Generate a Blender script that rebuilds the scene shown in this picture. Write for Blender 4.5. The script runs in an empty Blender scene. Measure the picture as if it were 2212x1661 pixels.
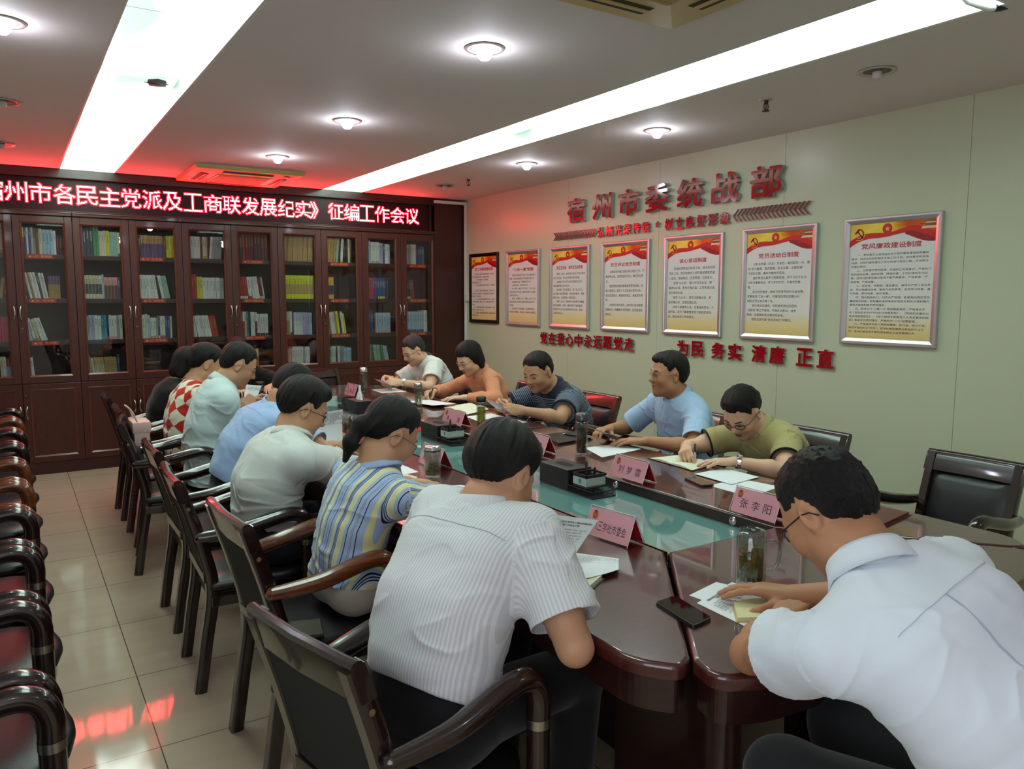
import bpy, bmesh, math, random
import numpy as np
from mathutils import Vector, Matrix, Euler

RES = 1.0            # people mesh resolution factor (1 = final)
random.seed(7)
scene = bpy.context.scene
COL = scene.collection
PI = math.pi
R_ = math.radians

# ------------------------------------------------------------------ camera
CAM = Vector((0.0, 0.0, 1.55))
cam_d = bpy.data.cameras.new('camera')
cam_d.sensor_width = 36.0
cam_d.lens = 1686.6 / 2212 * 36.0
cam_d.clip_start = 0.02
cam = bpy.data.objects.new('camera', cam_d)
COL.objects.link(cam)
_rt = Vector((0.84165451, -0.54001218, 0.00212983))
_up = Vector((0.05809453, 0.09446494, 0.99383168))
_bk = Vector((-0.5368824, -0.83633918, 0.1108786))
_m = Matrix((_rt, _up, _bk)).transposed().to_4x4()
_m.translation = CAM
cam.matrix_world = _m
scene.camera = cam

# ------------------------------------------------------------------ view, world
scene.view_settings.view_transform = 'Standard'
scene.view_settings.look = 'None'
scene.view_settings.exposure = 0.9
scene.view_settings.gamma = 1.0
scene.view_settings.use_curve_mapping = False
scene.cycles.use_denoising = True
scene.cycles.max_bounces = 8
scene.cycles.diffuse_bounces = 4
scene.cycles.glossy_bounces = 4
scene.cycles.transparent_max_bounces = 16
scene.cycles.caustics_reflective = False
scene.cycles.caustics_refractive = False
scene.cycles.sample_clamp_indirect = 4.0
world = bpy.data.worlds.new('world')
scene.world = world
world.use_nodes = True
world.node_tree.nodes['Background'].inputs[0].default_value = (0.6, 0.7, 0.8, 1)
world.node_tree.nodes['Background'].inputs[1].default_value = 0.05

# light levels, all in one place
FILM_STRENGTH = 3.3        # back-lit ceiling film
LED_CORE = 46.0            # red sign diodes
LED_BLOOM = 1.1
BULB_STRENGTH = 16.0
DOWNLIGHT_W = 1.3
REAR_FILL_W = 17.0                # added fill light from the left, behind the viewer

def lamp(name, kind, loc, energy, color, rot=None, **kw):
    d = bpy.data.lights.new(name, kind)
    d.energy = energy
    d.color = color
    for k, v in kw.items():
        setattr(d, k, v)
    o = bpy.data.objects.new(name, d)
    o.location = loc
    if rot:
        o.rotation_euler = rot
    COL.objects.link(o)
    return o
# added lamp, out of view, put in to brighten backs from behind
lamp('rear_fill_light', 'AREA', (-0.76, -0.35, 1.62), REAR_FILL_W, (0.86, 0.93, 1.0), (0, R_(-90), 0), shape='RECTANGLE', size=1.35, size_y=2.2)

# ------------------------------------------------------------------ colour + materials
def lin(c):
    return tuple(((x / 255) / 12.92 if x / 255 <= 0.04045 else ((x / 255 + 0.055) / 1.055) ** 2.4) for x in c)
MATS = {}
def mat(name, rgb=None, rough=0.5, metal=0.0, spec=0.5, coat=0.0, coat_rough=0.05, emit=None, emit_s=0.0,
        bump=None, alpha=None, sheen=0.0, sub=0.0):
    if name in MATS:
        return MATS[name]
    m = bpy.data.materials.new(name)
    m.use_nodes = True
    nt = m.node_tree
    p = nt.nodes['Principled BSDF']
    if rgb is not None:
        p.inputs['Base Color'].default_value = (*lin(rgb), 1)
    p.inputs['Roughness'].default_value = rough
    p.inputs['Metallic'].default_value = metal
    p.inputs['Specular IOR Level'].default_value = spec
    p.inputs['Coat Weight'].default_value = coat
    p.inputs['Coat Roughness'].default_value = coat_rough
    if sheen:
        p.inputs['Sheen Weight'].default_value = sheen
    if sub:
        p.inputs['Subsurface Weight'].default_value = sub
        p.inputs['Subsurface Radius'].default_value = (0.012, 0.005, 0.003)
        p.inputs['Subsurface Scale'].default_value = 1.0
    if emit:
        p.inputs['Emission Color'].default_value = (*lin(emit), 1)
        p.inputs['Emission Strength'].default_value = emit_s
    if bump:
        scale, strength, dist = bump
        tc = nt.nodes.new('ShaderNodeTexCoord')
        n = nt.nodes.new('ShaderNodeTexNoise')
        n.inputs['Scale'].default_value = scale
        n.inputs['Detail'].default_value = 4
        b = nt.nodes.new('ShaderNodeBump')
        b.inputs['Strength'].default_value = strength
        b.inputs['Distance'].default_value = dist
        nt.links.new(tc.outputs['Object'], n.inputs['Vector'])
        nt.links.new(n.outputs['Fac'], b.inputs['Height'])
        nt.links.new(b.outputs['Normal'], p.inputs['Normal'])
    MATS[name] = m
    return m

def wood(name, c1, c2, rough=0.3, coat=0.3, scale=(3, 3, 30), coat_rough=0.06, spec=0.5):
    if name in MATS:
        return MATS[name]
    m = mat(name, c1, rough, coat=coat, coat_rough=coat_rough, spec=spec)
    nt = m.node_tree
    p = nt.nodes['Principled BSDF']
    tc = nt.nodes.new('ShaderNodeTexCoord')
    mp = nt.nodes.new('ShaderNodeMapping')
    mp.inputs['Scale'].default_value = scale
    n = nt.nodes.new('ShaderNodeTexNoise')
    n.inputs['Scale'].default_value = 6
    n.inputs['Detail'].default_value = 6
    n.inputs['Distortion'].default_value = 0.6
    cr = nt.nodes.new('ShaderNodeValToRGB')
    cr.color_ramp.elements[0].position = 0.32
    cr.color_ramp.elements[1].position = 0.7
    cr.color_ramp.elements[0].color = (*lin(c1), 1)
    cr.color_ramp.elements[1].color = (*lin(c2), 1)
    L = nt.links.new
    L(tc.outputs['Object'], mp.inputs['Vector']); L(mp.outputs['Vector'], n.inputs['Vector'])
    L(n.outputs['Fac'], cr.inputs['Fac']); L(cr.outputs['Color'], p.inputs['Base Color'])
    return m

def pane_mat(name, tint=(240, 248, 246), ior=1.45, rough=0.0, extra=0.0):
    """thin clear sheet: mirror reflection by Fresnel, straight-through otherwise"""
    if name in MATS:
        return MATS[name]
    m = bpy.data.materials.new(name)
    m.use_nodes = True
    nt = m.node_tree
    nt.nodes.clear()
    o = nt.nodes.new('ShaderNodeOutputMaterial')
    mix = nt.nodes.new('ShaderNodeMixShader')
    # reflectance of a thin sheet, the same from both sides
    lw = nt.nodes.new('ShaderNodeLayerWeight'); lw.inputs['Blend'].default_value = .5
    pw = nt.nodes.new('ShaderNodeMath'); pw.operation = 'POWER'; pw.inputs[1].default_value = 5.0
    f0 = ((ior - 1) / (ior + 1)) ** 2
    fr = nt.nodes.new('ShaderNodeMath'); fr.operation = 'MULTIPLY_ADD'; fr.inputs[1].default_value = 1 - f0; fr.inputs[2].default_value = f0
    nt.links.new(lw.outputs['Facing'], pw.inputs[0]); nt.links.new(pw.outputs[0], fr.inputs[0])
    tr = nt.nodes.new('ShaderNodeBsdfTransparent'); tr.inputs['Color'].default_value = (*lin(tint), 1)
    gl = nt.nodes.new('ShaderNodeBsdfGlossy'); gl.inputs['Roughness'].default_value = rough
    L = nt.links.new
    if extra:
        ad = nt.nodes.new('ShaderNodeMath'); ad.operation = 'ADD'; ad.inputs[1].default_value = extra
        ad.use_clamp = True
        L(fr.outputs[0], ad.inputs[0]); L(ad.outputs[0], mix.inputs[0])
    else:
        L(fr.outputs[0], mix.inputs[0])
    L(tr.outputs[0], mix.inputs[1]); L(gl.outputs[0], mix.inputs[2]); L(mix.outputs[0], o.inputs[0])
    MATS[name] = m
    return m

# ------------------------------------------------------------------ mesh helpers
class MB:
    """collects shapes, then links them as one mesh object"""
    def __init__(self):
        self.v = []; self.f = []; self.mi = []; self.sm = []; self.mats = []
    def mid(self, m):
        if m not in self.mats:
            self.mats.append(m)
        return self.mats.index(m)
    def add(self, verts, faces, m, smooth=False):
        b = len(self.v); k = self.mid(m)
        self.v.extend([tuple(p) for p in verts])
        for f in faces:
            self.f.append([i + b for i in f]); self.mi.append(k); self.sm.append(smooth)
    def box(self, lo, hi, m, bev=0.0):
        x0, y0, z0 = lo; x1, y1, z1 = hi
        if bev > 0:
            bm = bmesh.new()
            vs = [bm.verts.new(p) for p in ((x0,y0,z0),(x1,y0,z0),(x1,y1,z0),(x0,y1,z0),(x0,y0,z1),(x1,y0,z1),(x1,y1,z1),(x0,y1,z1))]
            for f in ((0,3,2,1),(4,5,6,7),(0,1,5,4),(1,2,6,5),(2,3,7,6),(3,0,4,7)):
                bm.faces.new([vs[i] for i in f])
            bmesh.ops.bevel(bm, geom=bm.edges[:], offset=bev, segments=2, profile=0.6, affect='EDGES')
            bm.verts.index_update()
            self.add([v.co[:] for v in bm.verts], [[v.index for v in f.verts] for f in bm.faces], m)
            bm.free(); return
        self.add([(x0,y0,z0),(x1,y0,z0),(x1,y1,z0),(x0,y1,z0),(x0,y0,z1),(x1,y0,z1),(x1,y1,z1),(x0,y1,z1)],
                 [(0,3,2,1),(4,5,6,7),(0,1,5,4),(1,2,6,5),(2,3,7,6),(3,0,4,7)], m)
    def tube(self, pts, rad, m, n=10, cap=True, flat=1.0, ref=None):
        """round tube through pts; rad number or list; flat squashes the second axis"""
        pts = [Vector(p) for p in pts]
        k = len(pts)
        rr = rad if isinstance(rad, (list, tuple)) else [rad] * k
        vs = []; prev = None
        for i in range(k):
            t = (pts[min(i + 1, k - 1)] - pts[max(i - 1, 0)])
            if t.length < 1e-9: t = Vector((0, 0, 1))
            t.normalize()
            if prev is None:
                a = Vector(ref) if ref else (Vector((0, 0, 1)) if abs(t.z) < 0.9 else Vector((1, 0, 0)))
                u = (a - t * a.dot(t)).normalized()
            else:
                u = (prev - t * prev.dot(t)).normalized()
            prev = u; w = t.cross(u)
            for j in range(n):
                an = 2 * PI * j / n
                vs.append(pts[i] + u * (rr[i] * math.cos(an)) + w * (rr[i] * flat * math.sin(an)))
        fs = []
        for i in range(k - 1):
            for j in range(n):
                fs.append((i*n+j, i*n+(j+1) % n, (i+1)*n+(j+1) % n, (i+1)*n+j))
        self.add(vs, fs, m, True)
        if cap:
            self.add(vs[:n], [list(range(n))[::-1]], m); self.add(vs[-n:], [list(range(n))], m)
    def lathe(self, prof, m, n=24, c=(0, 0, 0), smooth=True, closed=False):
        """profile of (r, z) about a vertical axis through c"""
        vs = []
        for r, z in prof:
            for j in range(n):
                a = 2 * PI * j / n
                vs.append((c[0] + r * math.cos(a), c[1] + r * math.sin(a), c[2] + z))
        fs = []
        for i in range(len(prof) - 1):
            for j in range(n):
                fs.append((i*n+j, i*n+(j+1) % n, (i+1)*n+(j+1) % n, (i+1)*n+j))
        self.add(vs, fs, m, smooth)
    def disc(self, c, r, m, n=24, up=1):
        vs = [(c[0] + r*math.cos(2*PI*j/n), c[1] + r*math.sin(2*PI*j/n), c[2]) for j in range(n)]
        self.add(vs, [list(range(n)) if up > 0 else list(range(n))[::-1]], m)
    def prism(self, poly, z0, z1, m, bev=0.0, seg=2):
        """vertical prism over a 2-D outline, top edge rounded by bev"""
        bm = bmesh.new()
        b = [bm.verts.new((x, y, z0)) for x, y in poly]
        t = [bm.verts.new((x, y, z1)) for x, y in poly]
        n = len(poly)
        bm.faces.new(b[::-1]); top = bm.faces.new(t)
        for i in range(n):
            bm.faces.new((b[i], b[(i+1) % n], t[(i+1) % n], t[i]))
        bmesh.ops.recalc_face_normals(bm, faces=bm.faces[:])
        if bev > 0:
            bmesh.ops.bevel(bm, geom=list(top.edges), offset=bev, segments=seg, profile=0.5, affect='EDGES')
        bm.verts.index_update()
        self.add([v.co[:] for v in bm.verts], [[v.index for v in f.verts] for f in bm.faces], m)
        bm.free()
    def rot(self, mtx, start=0):
        for i in range(start, len(self.v)):
            self.v[i] = tuple(mtx @ Vector(self.v[i]))
    def build(self, name, parent=None, loc=None, smooth_all=None):
        me = bpy.data.meshes.new(name)
        me.from_pydata(self.v, [], self.f)
        for m in self.mats:
            me.materials.append(m)
        me.polygons.foreach_set('material_index', self.mi)
        me.polygons.foreach_set('use_smooth', [True] * len(self.f) if smooth_all else self.sm)
        me.update()
        o = bpy.data.objects.new(name, me)
        COL.objects.link(o)
        if parent is not None:
            o.parent = parent
        if loc is not None:
            o.location = loc
        return o

def tag(o, label, cat, group=None, kind=None):
    o['label'] = label; o['category'] = cat
    if group: o['group'] = group
    if kind: o['kind'] = kind
    return o
def thing(name, label, cat, loc=(0, 0, 0), rz=0.0, group=None):
    o = bpy.data.objects.new(name, None)
    o.empty_display_size = 0.05
    COL.objects.link(o)
    o.location = loc; o.rotation_euler = (0, 0, rz)
    return tag(o, label, cat, group)
KIDS = {}
def children(o):
    return [c for c in bpy.data.objects if c.parent == o]
def dup(root, loc, rz, label, group=None):
    def cp(o, parent):
        c = o.copy(); COL.objects.link(c); c.parent = parent
        for ch in tree[o.name]:
            cp(ch, c)
        return c
    tree = {}
    allo = list(bpy.data.objects)
    def collect(o):
        tree[o.name] = [c for c in allo if c.parent == o]
        for c in tree[o.name]: collect(c)
    collect(root)
    r = cp(root, None)
    r.location = loc; r.rotation_euler = (0, 0, rz)
    r['label'] = label
    if group: r['group'] = group
    return r
def soft(o, ang=35):
    for p in o.data.polygons: p.use_smooth = True
    o.data.set_sharp_from_angle(angle=R_(ang))
    return o
def struct(o, label, cat):
    return tag(o, label, cat, kind='structure')

_txt = {}
def text_geo(s, bold=0.0, res=2):
    """glyph outlines of a line of text as filled faces (size 1); bold thickens every stroke outward.
    returns vertices, faces and the outer wall edges (pairs of points)"""
    key = (s, bold, res)
    if key in _txt: return _txt[key]
    c = bpy.data.curves.new('glyphs', 'FONT')
    c.body = s; c.size = 1; c.resolution_u = res
    o = bpy.data.objects.new('glyphs', c)
    COL.objects.link(o)
    dg = bpy.context.evaluated_depsgraph_get()
    me = bpy.data.meshes.new_from_object(o.evaluated_get(dg))
    v = [tuple(p.co) for p in me.vertices]; f = []
    for p in me.polygons:
        q = list(p.vertices)
        if p.normal.z < 0: q = q[::-1]
        f.append(tuple(q))
    bpy.data.objects.remove(o); bpy.data.curves.remove(c); bpy.data.meshes.remove(me)
    seen = set()
    for g in f:
        for i in range(len(g)): seen.add((g[i], g[(i + 1) % len(g)]))
    wall = []
    bd = [(a, b) for (a, b) in seen if (b, a) not in seen]
    if bold > 0:
        hexes = set()
        for a, b in bd:
            A, B = v[a], v[b]
            d = Vector((B[0] - A[0], B[1] - A[1]))
            if d.length < 1e-6: continue
            d.normalize(); n = (d.y * bold, -d.x * bold)
            k = len(v); e = -.002 - .0006 * (k % 37)
            v += [(A[0], A[1], e), (A[0] + n[0], A[1] + n[1], e), (B[0] + n[0], B[1] + n[1], e), (B[0], B[1], e)]
            f.append((k, k + 1, k + 2, k + 3)); wall.append((k + 1, k + 2))
            hexes.add(a)
        for a in hexes:
            A = v[a]; k = len(v); e = -.026 - .0006 * (k % 37)
            v += [(A[0] + bold * math.cos(t * PI / 4 + .39), A[1] + bold * math.sin(t * PI / 4 + .39), e) for t in range(8)]
            f.append(tuple(range(k, k + 8)))
            wall += [(k + t, k + (t + 1) % 8) for t in range(8)]
    else:
        wall = bd
    _txt[key] = (v, f, wall)
    return _txt[key]
def add_text(mb, s, m, fit, frame, offset=0.0, depth=0.0, side=None, fitw=True):
    """lay a text into the rectangle fit=(x0,y0,x1,y1) of the plane frame=(origin, xdir, ydir)"""
    v, f, wall = text_geo(s, offset)
    if not v: return
    xs = [p[0] for p in v]; ys = [p[1] for p in v]
    x0, y0, x1, y1 = fit
    if fitw:
        sx = (x1 - x0) / max(1e-6, max(xs) - min(xs)); sy = (y1 - y0) / max(1e-6, max(ys) - min(ys))
        ox = x0 - min(xs) * sx; oy = y0 - min(ys) * sy
    else:
        sy = sx = (y1 - y0); ox = x0; oy = y0
        if x1 is not None: sx = (x1 - x0) / max(1e-6, max(xs))
    O, X, Y = frame
    N = X.cross(Y)
    P = [O + X * (p[0] * sx + ox) + Y * (p[1] * sy + oy) + N * (p[2] * min(sy, .02)) for p in v]
    if depth <= 0:
        mb.add(P, f, m); return
    mb.add([p + N * depth for p in P], f, m)
    sv = []; sf = []
    for (a, b) in wall:
        k = len(sv)
        sv += [P[a], P[b], P[b] + N * depth, P[a] + N * depth]
        sf.append((k, k + 1, k + 2, k + 3))
    mb.add(sv, sf, side or m)
# ------------------------------------------------------------------ the room
XL, XR, YB, YF, H = -0.80, 4.39, 8.22, -1.60, 2.63
M_wall = mat('wall_panel_cream', (190, 197, 172), 0.32, spec=0.35)
M_wallp = mat('plain_wall', (206, 204, 194), 0.6)
M_ceil = mat('ceiling_paint', (222, 212, 210), 0.75)
M_white = mat('white_plastic', (225, 226, 224), 0.35)
M_black = mat('black_plastic', (16, 16, 17), 0.35)
M_steel = mat('brushed_steel', (200, 200, 200), 0.22, metal=1.0)
M_chrome = mat('chrome', (225, 225, 228), 0.08, metal=1.0)
M_darkwood = wood('dark_bulkhead_wood', (30, 14, 14), (42, 19, 17), 0.35, 0.2, (20, 3, 3))
M_cabwood = wood('bookcase_wood', (64, 26, 20), (82, 35, 27), 0.38, 0.15, (24, 24, 2.2))
M_cabwood2 = wood('bookcase_wood_dark', (52, 21, 17), (66, 27, 21), 0.4, 0.1, (24, 24, 2.2))

# floor: polished 600 mm tiles with thin dark joints
def tile_mat():
    m = mat('floor_tile', (172, 158, 144), 0.06, spec=0.35)
    nt = m.node_tree; p = nt.nodes['Principled BSDF']; L = nt.links.new
    tc = nt.nodes.new('ShaderNodeTexCoord')
    mp = nt.nodes.new('ShaderNodeMapping')
    mp.inputs['Location'].default_value = (-0.355 / 0.6, -2.80 / 0.6, 0)
    mp.inputs['Scale'].default_value = (1 / 0.6, 1 / 0.6, 1)
    br = nt.nodes.new('ShaderNodeTexBrick')
    br.offset = 0.0; br.squash = 1.0
    br.inputs['Scale'].default_value = 1.0
    br.inputs['Mortar Size'].default_value = 0.0035
    br.inputs['Mortar Smooth'].default_value = 0.2
    br.inputs['Brick Width'].default_value = 1.0
    br.inputs['Row Height'].default_value = 1.0
    br.inputs['Color1'].default_value = (*lin((198, 178, 158)), 1)
    br.inputs['Color2'].default_value = (*lin((190, 170, 150)), 1)
    br.inputs['Mortar'].default_value = (*lin((86, 74, 66)), 1)
    n = nt.nodes.new('ShaderNodeTexNoise'); n.inputs['Scale'].default_value = 2.2; n.inputs['Detail'].default_value = 5
    mp2 = nt.nodes.new('ShaderNodeMapping'); mp2.inputs['Scale'].default_value = (0.8, 4, 1)
    L(tc.outputs['Object'], mp2.inputs['Vector']); L(mp2.outputs['Vector'], n.inputs['Vector'])
    mx = nt.nodes.new('ShaderNodeMix'); mx.data_type = 'RGBA'; mx.blend_type = 'MULTIPLY'
    mr = nt.nodes.new('ShaderNodeMapRange'); mr.inputs['To Min'].default_value = 0.86; mr.inputs['To Max'].default_value = 1.1
    mx.inputs['Factor'].default_value = 1.0
    L(tc.outputs['Object'], mp.inputs['Vector']); L(mp.outputs['Vector'], br.inputs['Vector'])
    L(n.outputs['Fac'], mr.inputs['Value']); L(br.outputs['Color'], mx.inputs[6]); L(mr.outputs['Result'], mx.inputs[7])
    L(mx.outputs[2], p.inputs['Base Color'])
    return m
b = MB(); b.box((XL - .1, YF - .1, -.1), (XR + .1, YB + .1, 0), tile_mat())
struct(b.build('floor'), 'beige polished tile floor with thin dark joints', 'floor')

# right wall of cream panels 1.2 m wide with thin seams
b = MB()
seams = [-1.3, -0.1, 1.09, 2.29, 3.49, 4.68, 5.88, 7.08]
edges = [YF - .1] + [s for s in seams if s > YF] + [YB + .1]
for i in range(len(edges) - 1):
    b.box((XR, edges[i] + .0012, 0), (XR + .02, edges[i + 1] - .0012, H + .2), M_wall)
b.box((XR + .006, YF - .1, -.1), (XR + .1, YB + .1, H + .2), mat('wall_seam', (150, 148, 132), 0.6))
struct(b.build('wall_right'), 'cream panelled wall carrying posters and red letters', 'wall')
b = MB(); b.box((XL - .1, YB, 0), (XR + .1, YB + .1, H + .2), M_wallp); struct(b.build('wall_back'), 'wall behind the bookcases', 'wall')
# left wall; its window is added, unseen, to go with the fill light
wy0, wy1, wz0, wz1 = -1.47, .77, .93, 2.31
b = MB()
b.box((XL - .1, YF - .1, 0), (XL, wy0, H + .2), M_wallp); b.box((XL - .1, wy1, 0), (XL, YB + .1, H + .2), M_wallp)
b.box((XL - .1, wy0, 0), (XL, wy1, wz0), M_wallp); b.box((XL - .1, wy0, wz1), (XL, wy1, H + .2), M_wallp)
struct(b.build('wall_left'), 'plain wall behind the spare chairs', 'wall')
b = MB()
for y in (wy0 + .02, (wy0 + wy1) / 2, wy1 - .02): b.box((XL - .07, y - .02, wz0), (XL - .03, y + .02, wz1), M_white)
for z in (wz0 + .02, wz1 - .02): b.box((XL - .07, wy0, z - .02), (XL - .03, wy1, z + .02), M_white)
b.box((XL - .052, wy0, wz0), (XL - .048, wy1, wz1), pane_mat('window_glass'))
struct(b.build('added_window_1'), 'added white framed window, unseen behind the viewer', 'window')
b = MB(); b.box((XL - .1, YF - .1, 0), (XR + .1, YF, H + .2), M_wallp); struct(b.build('wall_front'), 'plain wall behind the viewer', 'wall')

# ceiling with two long recessed light troughs
T = [(0.423, 0.865), (2.725, 3.172)]
TY0, TY1 = 1.55, 7.83
xs = [XL - .1, T[0][0], T[0][1], T[1][0], T[1][1], XR + .1]
b = MB()
for i in (0, 2, 4):
    b.box((xs[i], YF - .1, H), (xs[i + 1], YB + .1, H + .2), M_ceil)
for t0, t1 in T:
    b.box((t0, YF - .1, H), (t1, TY0, H + .2), M_ceil)
    b.box((t0, TY1, H), (t1, YB + .1, H + .2), M_ceil)
struct(b.build('ceiling'), 'painted flat ceiling with two light troughs', 'ceiling')

def film_mat():
    m = mat('backlit_film', (232, 240, 238), 0.08, spec=0.5)
    nt = m.node_tree; p = nt.nodes['Principled BSDF']; L = nt.links.new
    tc = nt.nodes.new('ShaderNodeTexCoord')
    mp = nt.nodes.new('ShaderNodeMapping'); mp.inputs['Scale'].default_value = (1.6, 0.9, 1)
    n = nt.nodes.new('ShaderNodeTexNoise'); n.inputs['Scale'].default_value = 1.5; n.inputs['Detail'].default_value = 1.0
    mr = nt.nodes.new('ShaderNodeMapRange'); mr.interpolation_type = 'SMOOTHSTEP'
    mr.inputs['From Min'].default_value = 0.38; mr.inputs['From Max'].default_value = 0.56
    mr.inputs['To Min'].default_value = 0.14 * FILM_STRENGTH; mr.inputs['To Max'].default_value = 1.7 * FILM_STRENGTH
    L(tc.outputs['Object'], mp.inputs['Vector']); L(mp.outputs['Vector'], n.inputs['Vector'])
    L(n.outputs['Fac'], mr.inputs['Value']); L(mr.outputs['Result'], p.inputs['Emission Strength'])
    p.inputs['Emission Color'].default_value = (*lin((226, 255, 240)), 1)
    return m
M_film = film_mat()
M_trim = mat('trough_trim', (216, 226, 222), 0.4)
for k, (t0, t1) in enumerate(T):
    root = thing('light_trough', ('long recessed ceiling light trough on the left, above the aisle', 'long recessed ceiling light trough on the right, above the far seats')[k], 'ceiling light', ((t0 + t1) / 2, (TY0 + TY1) / 2, H), 0, 'recessed light troughs')
    w = (t1 - t0) / 2; l = (TY1 - TY0) / 2
    b = MB(); b.box((-w + .012, -l + .012, .095), (w - .012, l - .012, .115), M_film)
    for q in range(1, 6):
        y = -l + 2 * l * q / 6
        b.box((-w + .012, y - .002, .0935), (w - .012, y + .002, .0955), M_trim)
    b.build('light_panel', root)
    b = MB()
    b.box((-w, -l, .001), (-w + .012, l, .12), M_trim); b.box((w - .012, -l, .001), (w, l, .12), M_trim)
    b.box((-w + .012, -l, .001), (w - .012, -l + .012, .12), M_trim); b.box((-w + .012, l - .012, .001), (w - .012, l, .12), M_trim)
    b.build('trough_side', root)

# loose light tube hanging out of the right trough
t = thing('light_tube', 'white flexible light tube hanging out of the right ceiling trough', 'light tube', (3.1, 1.6, H))
b = MB()
pts = [(-.16, .06, .085), (-.13, .05, .05), (-.06, .03, .005), (.02, .0, -.012), (.06, -.005, -.004)]
b.tube(pts, .011, M_white, 10); b.build('tube', t)
b = MB(); b.tube([(.055, -.004, -.005), (.085, -.012, .0), (.12, -.02, .004)], [.013, .014, .006], M_black, 8); b.build('connector', t)

# ------------------------------------------------------------------ ceiling fittings
M_bulb = mat('bulb_glow', (255, 255, 255), 0.4, emit=(235, 240, 255), emit_s=BULB_STRENGTH)
M_bulboff = mat('bulb_off', (205, 190, 188), 0.4)
M_ring = mat('downlight_ring', (190, 180, 176), 0.3, metal=0.6)
M_can = mat('downlight_can', (70, 60, 58), 0.4)
def downlight(lit):
    r = thing('downlight', 'downlight', 'ceiling light', (0, 0, 0))
    b = MB()
    b.lathe([(.062, -.001), (.085, -.001), (.088, -.004), (.084, -.008), (.068, -.006), (.062, -.001)], M_ring, 28); b.build('ring', r)
    b = MB(); b.lathe([(.064, -.002), (.050, .035), (.03, .05), (.0, .05)], M_can if not lit else M_ring, 24); b.build('reflector', r)
    b = MB()
    if lit:
        b.lathe([(.0, -.052), (.02, -.049), (.03, -.036), (.038, -.018), (.050, -.004), (.046, .02), (.0, .03)], M_bulb, 20)
    else:
        b.lathe([(.0, -.038), (.018, -.036), (.022, -.028), (.022, .03), (.0, .035)], M_bulboff, 16)
    b.build('bulb', r)
    return r
DL = [(1.812, 3.05, 1, 'lit round downlight above the table, nearest of the middle row'),
      (1.82, 4.72, 1, 'lit round downlight above the table, second of the middle row'),
      (1.82, 6.20, 1, 'lit round downlight above the table end, beside the ceiling air conditioner by the bookcases'),
      (3.605, 5.40, 1, 'lit round downlight near the poster wall, far one'),
      (3.605, 3.88, 1, 'lit round downlight near the poster wall, close one'),
      (0.040, 3.80, 1, 'lit round downlight at the left edge of the ceiling'),
      (3.56, 2.32, 0, 'unlit downlight with a pale lamp hanging askew, near the poster wall'),
      (3.63, 6.87, 0, 'unlit downlight in the far right corner of the ceiling'),
      (1.812, -.35, 1, 'added unseen downlight behind the viewer, middle of the room'),  # this and the next two are added, unseen, as light from behind
      (3.605, -.35, 1, 'added unseen downlight behind the viewer, by the poster wall'),
      (0.040, -.35, 1, 'added unseen downlight behind the viewer, on the left'),
      (0.037, 5.31, 0, 'unlit downlight at the left edge, nearer of two dark ones'),
      (0.024, 6.77, 0, 'unlit downlight at the left edge, farther of two dark ones')]
# holes are not cut in the ceiling, so the cans hang just under it inside the ring
protos = {}
for x, y, lit, lab in DL:
    if lit not in protos:
        r = downlight(lit)
        for c in children(r):
            if c.name.startswith('reflector'):
                c.scale = (1, 1, -0.06); c.location = (0, 0, -.003)
        protos[lit] = r; r.location = (x, y, H); r['label'] = lab; r['group'] = 'round ceiling downlights'
    else:
        r = dup(protos[lit], (x, y, H), 0, lab, 'round ceiling downlights')
    if lit:
        lamp('downlight_lamp', 'POINT', (x, y, H - .085), DOWNLIGHT_W, (0.86, 0.90, 1.0), shadow_soft_size=0.04)

M_brass = mat('sprinkler_bronze', (70, 52, 44), 0.35, metal=0.8)
def sprinkler(loc, lab):
    r = thing('fire_sprinkler', lab, 'sprinkler', loc, 0, 'fire sprinklers on the ceiling')
    b = MB(); b.lathe([(.0, -.006), (.034, -.006), (.036, -.001), (.036, .0)], M_ring, 20); b.build('escutcheon', r)
    b = MB(); b.lathe([(.0, .0), (.012, .0), (.012, -.022), (.0, -.022)], M_brass, 12)
    for s in (-1, 1):
        b.tube([(s * .01, 0, -.02), (s * .018, 0, -.035), (s * .014, 0, -.052), (0, 0, -.06)], .003, M_brass, 6)
    b.tube([(0, 0, -.02), (0, 0, -.058)], .003, M_brass, 6)
    b.build('body', r)
    b = MB(); b.lathe([(.0, -.059), (.02, -.060), (.021, -.063), (.0, -.064)], M_brass, 16); b.build('deflector', r)
sprinkler((3.56, 2.973, H), 'small fire sprinkler between the right trough and the poster wall, near one')
sprinkler((3.616, 6.378, H), 'small fire sprinkler at the far end near the poster wall')

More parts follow.
